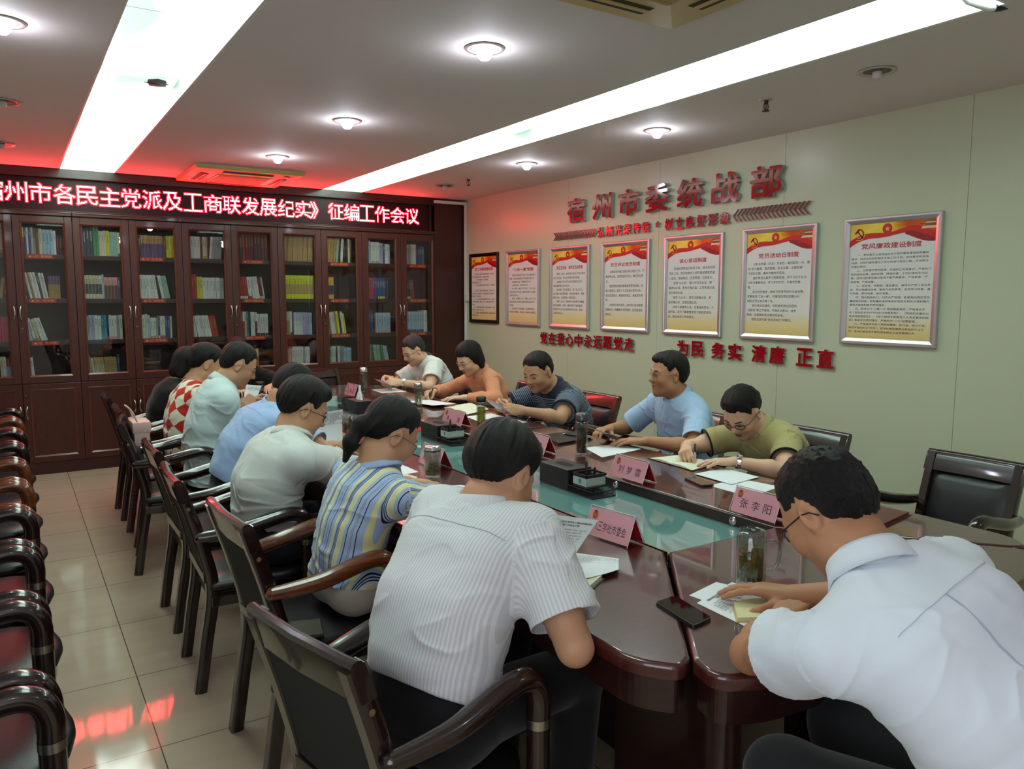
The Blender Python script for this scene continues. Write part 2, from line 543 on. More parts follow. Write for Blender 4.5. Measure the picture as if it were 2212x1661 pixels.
# cassette air conditioners
M_ac = mat('ac_plastic_yellowed', (186, 160, 98), 0.4)
M_acd = mat('ac_slot_dark', (24, 18, 16), 0.6)
M_acg = mat('ac_grille', (160, 136, 82), 0.5)
def cassette(loc, lab):
    r = thing('air_conditioner', lab, 'air conditioner', loc, 0, 'ceiling cassette air conditioners')
    h = .455
    b = MB()
    # frame ring sloping from the rim to the inner lip
    ring = [(h, -.004), (h - .012, -.030), (.24, -.042)]
    for i in range(len(ring) - 1):
        (r0, z0), (r1, z1) = ring[i], ring[i + 1]
        q0 = [(-r0, -r0, z0), (r0, -r0, z0), (r0, r0, z0), (-r0, r0, z0)]
        q1 = [(-r1, -r1, z1), (r1, -r1, z1), (r1, r1, z1), (-r1, r1, z1)]
        b.add(q0 + q1, [(k, (k + 1) % 4, 4 + (k + 1) % 4, 4 + k) for k in range(4)], M_ac)
    b.add([(-h, -h, 0), (h, -h, 0), (h, h, 0), (-h, h, 0), (-h, -h, -.004), (h, -h, -.004), (h, h, -.004), (-h, h, -.004)],
          [(k, (k + 1) % 4, 4 + (k + 1) % 4, 4 + k) for k in range(4)], M_ac)
    b.build('frame', r)
    b = MB(); b.box((-.235, -.235, -.046), (.235, .235, -.03), M_ac, .004)
    for k in range(14):
        y = -.21 + k * .0323
        b.box((-.215, y, -.049), (.215, y + .02, -.0455), M_acg)
    b.build('grille', r)
    for k in range(4):
        b = MB(); s = b
        b.box((-.21, .295, -.0405), (.21, .365, -.030), M_acd)
        b.box((-.205, .318, -.045), (.205, .338, -.0395), M_ac)
        b.rot(Matrix.Rotation(k * PI / 2, 4, 'Z'))
        b.build('louver', r)
    b = MB(); b.box((.30, -.37, -.0395), (.35, -.33, -.036), M_black); b.build('receiver', r)
    return r
cassette((1.80, 7.33, H), 'ceiling air conditioner lit red beside the bookcases')
cassette((1.82, 1.92, H), 'yellowed ceiling air conditioner above the near end of the table')

# ------------------------------------------------------------------ bulkhead, end panels
YD = 7.85
b = MB(); b.box((XL, YD - .03, 2.555), (4.03, YB, H), M_darkwood, .004)
struct(b.build('trim_1'), 'dark wood header above the red sign', 'trim')
b = MB(); b.box((4.012, YD - .01, 0), (XR, YB, 2.60), M_cabwood2)
struct(b.build('wall_end_panel'), 'dark wood end panel between bookcases and corner', 'wall panel')
b = MB(); b.box((XL, YD - .0, 0), (-.386, YB, 2.555), M_cabwood2)
struct(b.build('wall_end_panel_left'), 'dark wood end panel left of the bookcases', 'wall panel')

# ------------------------------------------------------------------ LED sign
M_ledface = mat('led_face', (44, 10, 18), 0.45, spec=0.3)
M_ledframe = mat('led_frame', (36, 14, 16), 0.35)
M_core = mat('led_diode', (255, 120, 80), 0.5, emit=(255, 64, 68), emit_s=LED_CORE)
M_halo = mat('led_bloom', (120, 10, 20), 0.5, emit=(255, 8, 40), emit_s=LED_BLOOM)  # camera bloom round the diodes, put in as dim glowing squares
led = thing('led_sign', 'long red scrolling text sign over the bookcases', 'sign', (1.8, YD, 2.40))
b = MB(); b.box((-2.18, .012, -.118), (2.15, .05, .152), M_ledface); b.build('screen', led)
b = MB()
b.box((-2.20, -.012, -.128), (2.175, .03, -.117), M_ledframe, .002)
b.box((2.15, -.012, -.117), (2.175, .03, .152), M_ledframe, .002)
b.build('frame', led)
def raster_text(s, rows, off=0.02):
    v, f, _ = text_geo(s, 0.0)
    V = np.array(v)[:, :2]
    x0, y0 = V.min(0); x1, y1 = V.max(0)
    W = max(2, int(round(rows * (x1 - x0) / (y1 - y0))))
    if s not in '《》': W = rows
    gx = x0 + (np.arange(W) + .5) / W * (x1 - x0)
    gy = y0 + (np.arange(rows) + .5) / rows * (y1 - y0)
    GX, GY = np.meshgrid(gx, gy)
    G = np.zeros(GX.shape, bool)
    for poly in f:
        for k in range(1, len(poly) - 1):
            A, B, C = V[poly[0]], V[poly[k]], V[poly[k + 1]]
            d = (B[0]-A[0])*(C[1]-A[1]) - (B[1]-A[1])*(C[0]-A[0])
            if abs(d) < 1e-12: continue
            u = ((GX-A[0])*(C[1]-A[1]) - (GY-A[1])*(C[0]-A[0])) / d
            w = ((B[0]-A[0])*(GY-A[1]) - (B[1]-A[1])*(GX-A[0])) / d
            G |= (u >= 0) & (w >= 0) & (u + w <= 1)
    return G
core = MB(); halo = MB()
pit = 0.0071
led_text = [('《', -.235), ('宿', -.063)] + [(c, .113 + .1745 * i) for i, c in enumerate('州市各民主党派及工商联发展纪实')] + [('》', 2.665)] + [(c, 2.894 + .1712 * i) for i, c in enumerate('征编工作会议')]
lit = {}
for ch, cx in led_text:
    G = raster_text(ch, 23)
    rows, W = G.shape
    for r_ in range(rows):
        for c_ in range(W):
            if G[r_, c_]:
                lit[(round((cx - W * pit / 2) / pit) + c_, r_)] = 1
for (i, j) in lit:
    x = i * pit - 1.8; z = 2.345 + j * pit - 2.40
    e = .0026
    core.add([(x - e, .0095, z - e), (x + e, .0095, z - e), (x + e, .0095, z + e), (x - e, .0095, z + e)], [(0, 1, 2, 3)], M_core)
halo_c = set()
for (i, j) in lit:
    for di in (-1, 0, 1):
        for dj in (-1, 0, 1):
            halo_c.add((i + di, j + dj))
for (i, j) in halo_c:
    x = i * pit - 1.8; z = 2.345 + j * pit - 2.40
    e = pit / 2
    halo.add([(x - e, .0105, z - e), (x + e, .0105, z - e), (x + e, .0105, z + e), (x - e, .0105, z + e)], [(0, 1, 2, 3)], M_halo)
core.build('lit_text', led); halo.build('bloom_halo', led)
# ------------------------------------------------------------------ bookcases
M_pane = pane_mat('bookcase_pane', (240, 244, 244), 1.5, 0.0, 0.0)
M_inside = mat('bookcase_inside', (74, 44, 38), 0.5)
M_lockm = mat('lock_metal', (120, 108, 92), 0.3, metal=1.0)
M_labelred = mat('shelf_label_red', (196, 40, 44), 0.45)
M_labelyel = mat('shelf_label_yellow', (232, 190, 90), 0.5)
DP = 0.4434
def dx(i): return 0.06 + DP * (i - 1)          # left edge of door i
ZD0, ZD1 = 0.803, 2.232                         # upper doors
ZL0, ZL1 = 0.108, 0.797                         # lower doors
SHELF = [1.908, 1.531, 1.166, 0.838]            # tops of the four book levels
ST = .058
def frame_door(b, x0, x1, z0, z1, st, m, m2, glass):
    y0, y1 = YD, YD + .022
    g = .0015
    x0 += g; x1 -= g
    b.box((x0, y0, z0), (x0 + st, y1, z1), m, .003); b.box((x1 - st, y0, z0), (x1, y1, z1), m, .003)
    b.box((x0 + st, y0, z0), (x1 - st, y1, z0 + st), m, .003); b.box((x0 + st, y0, z1 - st), (x1 - st, y1, z1), m, .003)
    # sloping bead round the opening
    a0, a1, c0, c1 = x0 + st - .002, x1 - st + .002, z0 + st - .002, z1 - st + .002
    w = .014
    o = [(a0, y0 - .004, c0), (a1, y0 - .004, c0), (a1, y0 - .004, c1), (a0, y0 - .004, c1)]
    i = [(a0 + w, y0 + .008, c0 + w), (a1 - w, y0 + .008, c0 + w), (a1 - w, y0 + .008, c1 - w), (a0 + w, y0 + .008, c1 - w)]
    e = [(a0 - .004, y0 + .001, c0 - .004), (a1 + .004, y0 + .001, c0 - .004), (a1 + .004, y0 + .001, c1 + .004), (a0 - .004, y0 + .001, c1 + .004)]
    b.add(e + o + i, [(k, (k + 1) % 4, 4 + (k + 1) % 4, 4 + k) for k in range(4)] + [(4 + k, 4 + (k + 1) % 4, 8 + (k + 1) % 4, 8 + k) for k in range(4)], m2)
    if not glass:
        b.box((a0, y0 + .007, c0), (a1, y1, c1), m)
M_bead = wood('bookcase_bead', (88, 42, 34), (104, 52, 42), 0.3, 0.3, (20, 20, 3))
def handle(parent, x, z, s):
    b = MB()
    h = .056
    pts = [(x - s * .004, -.0, z + h), (x - s * .004, -.018, z + h), (x + s * .002, -.026, z + h * .5), (x + s * .004, -.028, z), (x + s * .002, -.026, z - h * .5), (x - s * .004, -.018, z - h), (x - s * .004, 0, z - h)]
    pts = [(p[0], p[1] + YD, p[2]) for p in pts]
    b.tube(pts, [.005, .006, .0045, .0045, .0045, .006, .005], M_steel, 8, flat=1.2)
    return b.build('handle', parent)
def lock(parent, x, z):
    b = MB()
    n = 16
    b.tube([(x, YD + .004, z), (x, YD - .006, z), (x, YD - .008, z)], [.011, .011, .008], M_lockm, n)
    return b.build('lock', parent)
label_texts = {(1, 0): ('（G）教育类', -.5), (1, 1): ('（J）艺术类', -.5), (1, 2): ('（J）艺术类', -.5), (3, 0): ('（I）文学类', -.6), (3, 1): ('（I）文学类', -.6), (3, 2): ('（I）文学类', -.6),
               (5, 0): ('（A）党政文献类', -.3), (5, 1): ('（A）党建资料类', -.3), (5, 2): ('（F）经济类', -.3), (7, 0): ('（B）哲学类', -.4), (7, 1): ('（D）法律类', -.4), (7, 2): ('（E）军事类', -.4),
               (9, 0): ('（I）文学类', -.2), (9, 1): ('（I）文学类', -.2), (9, 2): ('（I）文学类', -.2)}
case_lab = ['glass-fronted wooden bookcase, leftmost, behind the row of spare chairs',
            'glass-fronted wooden bookcase, second from the left, behind the chair with the pink bag',
            'glass-fronted wooden bookcase in the middle, partly behind the heads of the left row',
            'glass-fronted wooden bookcase, fourth from the left, with bright yellow volumes inside',
            'glass-fronted wooden bookcase, rightmost, behind the older man in a white polo']
for k in range(5):
    a, c = 2 * k, 2 * k + 1
    x0, x1 = dx(a), dx(c + 1)
    root = thing('bookcase', case_lab[k], 'bookcase', (0, 0, 0), 0, 'bookcases along the back wall')
    b = MB()
    yb = 8.21; yf = YD + .023
    b.box((x0 + .001, yf, .0), (x0 + .019, yb, 2.235), M_inside); b.box((x1 - .019, yf, 0), (x1 - .001, yb, 2.235), M_inside)
    b.box((x0 + .019, yf, 2.217), (x1 - .019, yb, 2.235), M_inside); b.box((x0 + .019, yf, .10), (x1 - .019, yb, .118), M_inside)
    b.box((x0 + .019, yb - .01, .118), (x1 - .019, yb, 2.217), M_inside)
    b.box((x0 + .019, yf, .79), (x1 - .019, yb - .01, SHELF[3]), M_inside)
    b.build('carcass', root)
    b = MB(); b.box((x0, YD + .008, 0), (x1, YD + .022, .104), M_cabwood2); b.build('plinth', root)
    b = MB()
    b.box((x0, YD - .014, 2.236), (x1, YD + .022, 2.270), M_cabwood, .006)
    b.box((x0, YD - .022, 2.260), (x1, YD + .0, 2.270), M_bead, .004); b.build('cornice', root)
    for s in range(3):
        b = MB(); b.box((x0 + .019, yf + .006, SHELF[s] - .040), (x1 - .019, yb - .01, SHELF[s]), M_cabwood2, .003)
        sh = b.build('shelf', root)
    for d in (a, c):
        for s in range(3):
            if (d, s) in label_texts:
                tx, off = label_texts[(d, s)]
                cx = (dx(d) + dx(d + 1)) / 2 + off * .06
                zz = SHELF[s] - .019
                b = MB(); b.box((cx - .1, yf + .002, zz - .018), (cx + .1, yf + .0062, zz + .018), M_labelred)
                lb = b.build('shelf_label', root)
                b = MB()
                fr = (Vector((cx, yf + .0016, zz)), Vector((1, 0, 0)), Vector((0, 0, 1)))
                add_text(b, tx, M_labelyel, (-.052, -.0095, .085, .0105), fr, .01)
                b.add([(cx - .085, yf + .0016, zz - .008), (cx - .062, yf + .0016, zz - .008), (cx - .068, yf + .0016, zz + .008), (cx - .078, yf + .0016, zz + .006)], [(0, 1, 2, 3)], M_labelyel)
                b.build('label_text', lb)
    for d in (a, c):
        s = 1 if d == a else -1                     # handle side
        hx = dx(d + 1) - .022 if d == a else dx(d) + .022
        b = MB(); frame_door(b, dx(d), dx(d + 1), ZD0, ZD1, ST, M_cabwood, M_bead, True)
        door = b.build('glass_door', root)
        b = MB(); b.box((dx(d) + ST - .001, YD + .009, ZD0 + ST - .001), (dx(d + 1) - ST + .001, YD + .013, ZD1 - ST + .001), M_pane); b.build('glass_pane', door)
        handle(door, hx, 1.410, s)
        if d == c: lock(door, hx + .005, 1.275)
        b = MB(); frame_door(b, dx(d), dx(d + 1), ZL0, ZL1, ST - .006, M_cabwood, M_bead, False)
        door = b.build('cupboard_door', root)
        handle(door, hx, .552, s)
        if d == c: lock(door, hx - .004, .695)

# ------------------------------------------------------------------ books
PAL = {'white': (214, 214, 210), 'cream': (206, 196, 168), 'grey': (150, 152, 156), 'pale blue': (160, 184, 204), 'blue': (44, 74, 130), 'light blue': (70, 140, 190),
       'teal': (28, 134, 134), 'dark green': (30, 62, 50), 'green': (74, 132, 90), 'mint': (146, 180, 164), 'yellow': (206, 196, 40), 'bright yellow': (214, 214, 20), 'orange': (206, 120, 40), 'tan': (176, 140, 86),
       'brown': (96, 66, 46), 'red': (172, 36, 34), 'dark red': (104, 24, 34), 'maroon': (84, 20, 40), 'pink': (214, 150, 150), 'magenta': (190, 40, 84), 'purple': (88, 62, 116), 'navy': (28, 34, 66), 'black': (28, 28, 32), 'gold': (212, 160, 30), 'lilac': (170, 164, 196), 'dark grey': (66, 68, 74)}
BM = {k: mat('cover_' + k.replace(' ', '_'), v, 0.5) for k, v in PAL.items()}
M_page = mat('book_pages', (206, 200, 184), 0.8)
M_ink = mat('spine_ink', (60, 58, 62), 0.6)
M_gilt = mat('spine_gilt', (196, 150, 70), 0.4)
rb = random.Random(11)
def book_mesh(w, d, h, c, style):
    """one volume standing upright: spine towards -Y, origin at spine foot centre"""
    b = MB(); m = BM[c]
    b.box((-w / 2, .0, 0), (-w / 2 + .0012, d, h), m); b.box((w / 2 - .0012, 0, 0), (w / 2, d, h), m)
    b.box((-w / 2 + .0012, .004, .003), (w / 2 - .0012, d - .003, h - .003), M_page)
    # rounded spine in bands
    k = style[0]
    cuts = [0, .12, .2, .62, .72, 1]
    cols = [m] * 5
    if k == 'foot': cols = [style[1]] + [m] * 4
    elif k == 'split': cols = [style[1]] * 2 + [style[1]] + [m] * 2
    elif k == 'band': cols = [m, m, style[1], m, m]
    elif k == 'head': cols = [m, m, m, style[1], style[1]]
    xs = [(-w / 2, .0015), (-w / 4, -.0012), (0, -.002), (w / 4, -.0012), (w / 2, .0015)]
    for i in range(5):
        vs = [(x, y, cuts[i] * h) for x, y in xs] + [(x, y, cuts[i + 1] * h) for x, y in xs]
        b.add(vs, [(j, j + 1, 6 + j, 5 + j) for j in range(4)], cols[i], True)
    # title strokes down the spine
    ink = M_gilt if c in ('dark red', 'maroon', 'red', 'navy', 'black', 'brown', 'dark green') else M_ink
    if c in ('purple', 'blue', 'dark grey', 'teal'): ink = BM['white']
    z = h * (.84 if k != 'head' else .6)
    n = rb.randint(4, 7); sz = min(.011, w * .42)
    for i in range(n):
        q = sz / 2
        y = -.0026
        b.add([(-q, y, z - sz * .8), (q, y, z - sz * .8), (q, y, z - sz * .62), (-q, y, z - sz * .62), (-q * .25, y, z - sz * .62), (q * .25, y, z - sz * .62), (q * .25, y, z), (-q * .25, y, z),
               (-q, y, z - sz * .3), (q, y, z - sz * .3), (q, y, z - sz * .14), (-q, y, z - sz * .14)], [(0, 1, 2, 3), (4, 5, 6, 7), (8, 9, 10, 11)], ink)
        z -= sz * 1.25
    return b
ORD = ['first', 'second', 'third', 'fourth', 'fifth', 'sixth', 'seventh', 'eighth', 'ninth', 'tenth', 'eleventh', 'twelfth', 'thirteenth', 'fourteenth', 'fifteenth', 'sixteenth', 'seventeenth', 'eighteenth']
LEV = ['top', 'second', 'third', 'bottom']
# rows of books: runs of (colour, count, height, width, lean, style)
P_ = 'plain'
rows = {
 (0, 0): [('brown', 1, .23, .03, 0, P_), ('cream', 2, .25, .022, 0, 'foot:orange')],
 (0, 1): [('cream', 1, .26, .05, 0, P_), ('tan', 1, .17, .022, -8, P_), ('black', 1, .16, .03, -8, P_)],
 (0, 2): [('magenta', 4, .21, .017, 0, P_)],
 (0, 3): [('cream', 1, .2, .02, 0, P_), ('white', 1, .2, .02, 0, P_), ('pale blue', 2, .19, .018, 0, 'head:red')],
 (1, 0): [('white', 1, .235, .014, 0, P_), ('brown', 1, .225, .016, 0, 'head:yellow'), ('purple', 1, .225, .013, 0, P_), ('white', 1, .225, .014, 0, P_), ('blue', 1, .222, .017, 0, P_), ('pale blue', 1, .222, .016, 0, P_),
          ('tan', 1, .222, .018, 0, 'head:brown'), ('brown', 1, .22, .02, 0, P_), ('cream', 1, .222, .024, 0, P_), ('pale blue', 3, .215, .026, 0, P_), ('white', 1, .205, .02, 0, P_), ('maroon', 3, .165, .021, 0, P_)],
 (1, 1): [('light blue', 1, .215, .026, 10, 'foot:white'), ('black', 1, .222, .02, 10, P_), ('white', 1, .225, .018, 10, P_), ('tan', 1, .222, .014, 10, P_), ('white', 2, .225, .022, 10, P_), ('dark grey', 1, .225, .016, 10, P_), ('white', 2, .22, .018, 9, P_),
          ('tan', 4, .195, .021, 0, 'head:purple')],
 (1, 2): [('pale blue', 2, .195, .024, 12, P_), ('white', 1, .195, .022, 13, 'foot:orange'), ('cream', 1, .195, .02, 14, 'foot:tan'), ('white', 2, .2, .024, 16, P_)],
 (1, 3): [('cream', 1, .16, .014, 0, P_), ('white', 1, .19, .022, 3, P_)],
 (2, 0): [('light blue', 1, .25, .026, 0, P_), ('dark grey', 3, .25, .025, 0, P_), ('green', 2, .25, .022, 0, P_), ('cream', 3, .222, .018, 0, P_), ('yellow', 1, .22, .024, 0, P_), ('mint', 4, .215, .015, 0, P_), ('cream', 1, .21, .018, 0, 'foot:blue')],
 (2, 1): [('cream', 6, .205, .025, 0, 'band:dark grey'), ('pale blue', 1, .21, .016, 0, P_), ('pink', 4, .19, .026, 0, 'split:brown'), ('purple', 1, .19, .02, 0, P_)],
 (2, 2): [('orange', 1, .205, .016, 0, P_), ('cream', 1, .205, .014, 0, P_), ('pale blue', 1, .22, .025, 0, P_), ('lilac', 1, .22, .022, 0, P_), ('white', 2, .215, .025, 0, P_), ('teal', 1, .22, .022, 0, P_), ('light blue', 1, .22, .022, 0, P_), ('black', 1, .215, .014, 0, 'foot:red'), ('white', 3, .215, .02, 0, 'foot:pink'), ('grey', 1, .215, .02, 0, P_), ('cream', 1, .215, .024, 0, P_)],
 (2, 3): [('cream', 1, .19, .016, 3, P_), ('tan', 1, .185, .022, 5, P_), ('cream', 1, .16, .02, 6, P_), ('cream', 3, .165, .024, 4, 'head:tan'), ('tan', 4, .165, .024, 2, P_), ('blue', 1, .185, .018, 0, P_)],
 (3, 0): [('cream', 1, .2, .024, 0, 'foot:white'), ('dark grey', 1, .2, .02, 0, P_), ('tan', 6, .195, .03, 0, 'split:purple'), ('brown', 1, .19, .024, 0, P_), ('yellow', 3, .2, .025, 0, P_)],
 (3, 1): [('tan', 1, .2, .018, 6, P_), ('cream', 1, .21, .018, 6, P_), ('white', 5, .215, .026, 6, P_), ('black', 1, .2, .016, 8, P_), ('white', 1, .215, .024, 9, P_), ('mint', 2, .215, .022, 10, P_)],
 (3, 2): [('white', 2, .22, .024, 0, P_), ('cream', 1, .22, .022, 0, P_), ('pale blue', 1, .21, .02, 0, P_), ('white', 2, .19, .022, 0, 'foot:tan'), ('grey', 1, .19, .018, 0, P_), ('dark grey', 1, .2, .016, 0, 'foot:white'), ('white', 2, .2, .02, 0, 'foot:magenta'), ('blue', 2, .2, .02, 0, P_), ('cream', 1, .2, .018, 0, P_)],
 (3, 3): [],
 (4, 0): [('white', 4, .205, .028, 0, P_), ('dark red', 1, .205, .018, 0, P_), ('cream', 2, .2, .02, 0, 'foot:tan'), ('dark red', 1, .205, .014, 0, P_), ('white', 1, .21, .022, -6, P_), ('grey', 4, .21, .02, -6, P_)],
 (4, 1): [('orange', 1, .23, .02, 0, P_), ('red', 2, .225, .024, 0, P_), ('yellow', 2, .205, .024, 0, P_), ('white', 5, .2, .03, 0, P_), ('lilac', 1, .2, .018, 0, P_), ('cream', 1, .2, .018, 0, P_)],
 (4, 2): [('white', 2, .205, .03, 8, P_), ('white', 4, .205, .03, 9, P_), ('red', 2, .205, .03, 9, P_)],
 (4, 3): [],
 (5, 0): [('dark green', 2, .25, .03, 0, P_), ('red', 1, .25, .024, 0, P_), ('dark red', 3, .25, .026, 0, P_), ('maroon', 3, .25, .034, 0, P_), ('dark red', 1, .25, .03, 0, P_)],
 (5, 1): [('red', 5, .215, .019, 4, 'foot:white'), ('white', 1, .215, .03, 6, 'foot:red'), ('white', 3, .215, .022, 8, P_), ('dark red', 2, .215, .016, 8, 'foot:cream'), ('white', 1, .215, .012, 8, P_)],
 (5, 2): [('blue', 2, .245, .018, 0, P_), ('red', 1, .24, .022, 0, 'head:white'), ('cream', 1, .24, .016, 0, P_), ('teal', 1, .24, .014, 0, P_), ('navy', 1, .235, .02, 0, P_), ('white', 2, .235, .02, 0, P_), ('dark red', 1, .23, .02, 0, 'head:white'), ('white', 4, .215, .025, 0, 'foot:navy')],
 (5, 3): [('navy', 1, .2, .026, 0, P_), ('orange', 5, .2, .030, 0, 'head:cream')],
 (6, 0): [('tan', 12, .25, .0245, -4, P_)],
 (6, 1): [('bright yellow', 11, .235, .0275, 0, 'band:tan')],
 (6, 2): [('tan', 3, .235, .02, 0, 'head:cream'), ('white', 1, .24, .02, 0, 'foot:dark green'), ('black', 1, .23, .012, 0, P_), ('white', 4, .225, .022, 0, 'head:lilac'), ('lilac', 3, .225, .024, 0, P_), ('pale blue', 1, .22, .022, 0, P_)],
 (6, 3): [('white', 1, .2, .018, 0, 'foot:dark green'), ('tan', 1, .185, .02, 0, P_), ('pink', 2, .19, .018, 0, P_), ('white', 4, .205, .026, 0, P_), ('grey', 1, .2, .022, 0, P_), ('white', 2, .2, .022, 0, P_), ('navy', 1, .19, .016, 0, P_)],
 (7, 0): [('tan', 4, .245, .026, -7, P_), ('mint', 1, .245, .022, -6, P_), ('maroon', 1, .24, .018, -5, P_), ('white', 1, .24, .026, -4, 'foot:yellow'), ('black', 2, .2, .02, 0, P_), ('cream', 1, .24, .02, 0, P_), ('brown', 1, .235, .018, 0, P_)],
 (7, 1): [('orange', 1, .22, .014, 0, P_), ('gold', 1, .225, .072, 0, 'band:navy')],
 (7, 2): [('bright yellow', 1, .215, .04, 4, P_), ('white', 2, .225, .024, 7, P_), ('tan', 1, .23, .02, 7, P_), ('bright yellow', 1, .235, .024, 7, P_), ('maroon', 1, .235, .02, 7, P_), ('white', 1, .235, .022, 7, P_), ('bright yellow', 1, .215, .018, 8, P_)],
 (7, 3): [('mint', 2, .19, .024, 0, P_), ('white', 2, .195, .022, 0, P_), ('dark red', 1, .19, .014, 0, P_), ('white', 1, .2, .024, 0, P_), ('grey', 2, .195, .022, 0, P_), ('pale blue', 3, .18, .026, 0, P_)],
 (8, 0): [('yellow', 1, .23, .014, 0, P_), ('pale blue', 2, .23, .022, 0, P_), ('white', 4, .225, .022, 0, 'foot:grey'), ('lilac', 2, .215, .022, 0, P_), ('blue', 1, .215, .02, 0, P_), ('white', 2, .21, .02, 0, P_), ('pale blue', 1, .205, .018, 0, P_)],
 (8, 1): [('grey', 1, .225, .018, 0, P_), ('tan', 1, .225, .018, 0, P_), ('magenta', 2, .225, .018, 0, P_), ('purple', 3, .225, .018, 0, P_), ('blue', 4, .222, .02, 0, 'foot:bright yellow'), ('navy', 2, .222, .018, 0, P_)],
 (8, 2): [('orange', 1, .24, .022, 0, P_), ('blue', 2, .24, .024, 0, P_), ('black', 1, .24, .018, 0, P_), ('tan', 1, .215, .014, 0, P_), ('pale blue', 6, .215, .027, 0, 'foot:pink')],
 (8, 3): [('mint', 2, .205, .022, 2, P_), ('green', 1, .2, .02, 4, P_), ('mint', 3, .2, .022, 8, P_), ('green', 2, .195, .02, 10, P_), ('pale blue', 2, .185, .022, 11, P_)],
 (9, 0): [('cream', 2, .215, .02, 0, P_), ('grey', 2, .215, .02, 0, P_), ('white', 3, .215, .018, 0, P_), ('navy', 1, .195, .022, 0, P_), ('blue', 2, .195, .024, 0, P_), ('teal', 1, .195, .02, 0, P_)],
 (9, 1): [('mint', 1, .21, .016, 4, P_), ('navy', 3, .21, .018, 4, 'foot:bright yellow'), ('dark grey', 1, .21, .02, 4, P_), ('red', 1, .21, .016, 5, P_)],
 (9, 2): [('pale blue', 8, .225, .028, 0, 'foot:blue'), ('white', 1, .235, .044, 0, P_)],
 (9, 3): [],
}
cache = {}
nb = 0
yfr = YD + .036
for (d, s), runs in rows.items():
    x = dx(d) + .052
    xmax = dx(d + 1) - .05
    if d == 0: x = dx(1) - .052 - sum(q[1] * q[3] for q in runs) - .02
    elif (d, s) in ((9, 0), (9, 1)): x += .006
    total = sum(q[1] * (q[3] + .0012) for q in runs)
    prev_lean = None
    ids = []
    for col, n, h, w, lean, style in runs:
        for q in range(n):
            hh = h + rb.uniform(-.004, .004) if n < 4 else h + rb.uniform(-.0015, .0015)
            st = ('plain', None)
            if style != 'plain':
                kk, cc = style.split(':'); st = (kk, BM[cc])
            key = (round(hh, 3), w, col, style)
            a = R_(lean)
            wx = w / math.cos(a)
            # a leaning volume needs room at its top next to an upright one
            if prev_lean is not None:
                x += max(0.0, hh * (math.sin(a) - math.sin(prev_lean)))
            if x + wx > xmax + .004: continue
            prev_lean = a
            key = (round(hh, 3), w, col, style)
            if key not in cache:
                bb = book_mesh(w, .15, hh, col, st)
                o = bb.build('book')
                cache[key] = o
            else:
                o = cache[key].copy(); COL.objects.link(o)
            o.rotation_euler = (0, -a, 0)
            sg = 1 if lean >= 0 else -1             # lowest foot: left when the top leans left
            c = Vector((sg * w / 2, 0, 0)); c.rotate(Euler((0, -a, 0)))
            foot = x if lean >= 0 else x + wx
            o.location = (foot + c.x, yfr + rb.uniform(0, .012), SHELF[s] + .0006 + c.z)
            x += wx + .0012
            kind_ = 'volume' if w > .024 else ('paperback' if w < .02 else 'book')
            ids.append((o, col, kind_))
            nb += 1
    for i, (o, col, kind_) in enumerate(ids):
        side = f"{ORD[i]} from left" if i < len(ORD) else 'rightmost'
        dn = ['leftmost, cut-off glass door'] + [f"{ORD[j]} whole glass door" for j in range(9)]
        tag(o, f"{col} {kind_}, {side} on the {LEV[s]} shelf behind the {dn[d]}", 'book', f"books on the {LEV[s]} shelf of the {ORD[d]} bookcase door")
print('books', nb)
# ------------------------------------------------------------------ raised letters on the poster wall
M_red = mat('acrylic_letter_red', (158, 8, 24), 0.10, spec=0.5)
M_side = mat('letter_side_grey', (176, 178, 174), 0.3, metal=0.4)
WX, WY, WZ = Vector((0, -1, 0)), Vector((0, 0, 1)), None
LW = XR - .0015
def wall_letter(ch, y0, y1, z0, z1, label, group, depth=.022, off=.02, name='wall_letter'):
    """one cut-out character: grey foam body with a glossy red face; y0 is the left edge seen from the room"""
    r = thing(name, label, 'wall lettering', (XR, (y0 + y1) / 2, z0), 0, group)
    w = abs(y0 - y1) / 2
    fr = (Vector((-.0005, 0, 0)), Vector((0, -1, 0)), Vector((0, 0, 1)))
    b = MB(); add_text(b, ch, M_side, (-w, 0, w, z1 - z0), fr, off, depth, M_side); b.build('letter_body', r)
    fr = (Vector((-.0005 - depth, 0, 0)), Vector((0, -1, 0)), Vector((0, 0, 1)))
    b = MB(); add_text(b, ch, M_red, (-w, 0, w, z1 - z0), fr, off, .003, M_red); b.build('letter_face', r)
    return r
title = [('宿', 5.855, 5.599), ('州', 5.488, 5.230), ('市', 5.143, 4.885), ('委', 4.808, 4.548), ('统', 4.452, 4.190), ('战', 4.102, 3.848), ('部', 3.750, 3.484)]
for i, (c, a, b_) in enumerate(title):
    wall_letter(c, a, b_, 2.226, 2.440, f"large raised red character {c}, {ORD[i]} of seven in the wall title", 'large wall title characters', .034, .024)
row2 = '弘扬光荣传统'
for i, c in enumerate(row2):
    y = 5.386 - i * (5.386 - 4.814) / 5
    wall_letter(c, y + .046, y - .046, 2.074, 2.158, f"small raised red character {c}, {ORD[i]} of the left slogan under the title", 'small slogan characters under the title', .02, .024)
row2b = '树立良好形象'
for i, c in enumerate(row2b):
    y = 4.547 - i * (4.547 - 3.981) / 5
    wall_letter(c, y + .045, y - .045, 2.076, 2.164, f"small raised red character {c}, {ORD[i]} of the right slogan under the title", 'small slogan characters under the title', .02, .024)
for i, c in enumerate('党在我心中永远跟党走'):
    y = 6.238 - i * (6.238 - 4.993) / 9
    wall_letter(c, y + .06, y - .06, 1.102, 1.216, f"raised red character {c}, {ORD[i]} of the ten under the left posters", 'red characters under the left posters', .018, .024)
pos4 = [4.366, 4.213, 4.009, 3.848, 3.635, 3.481, 3.264, 3.106]
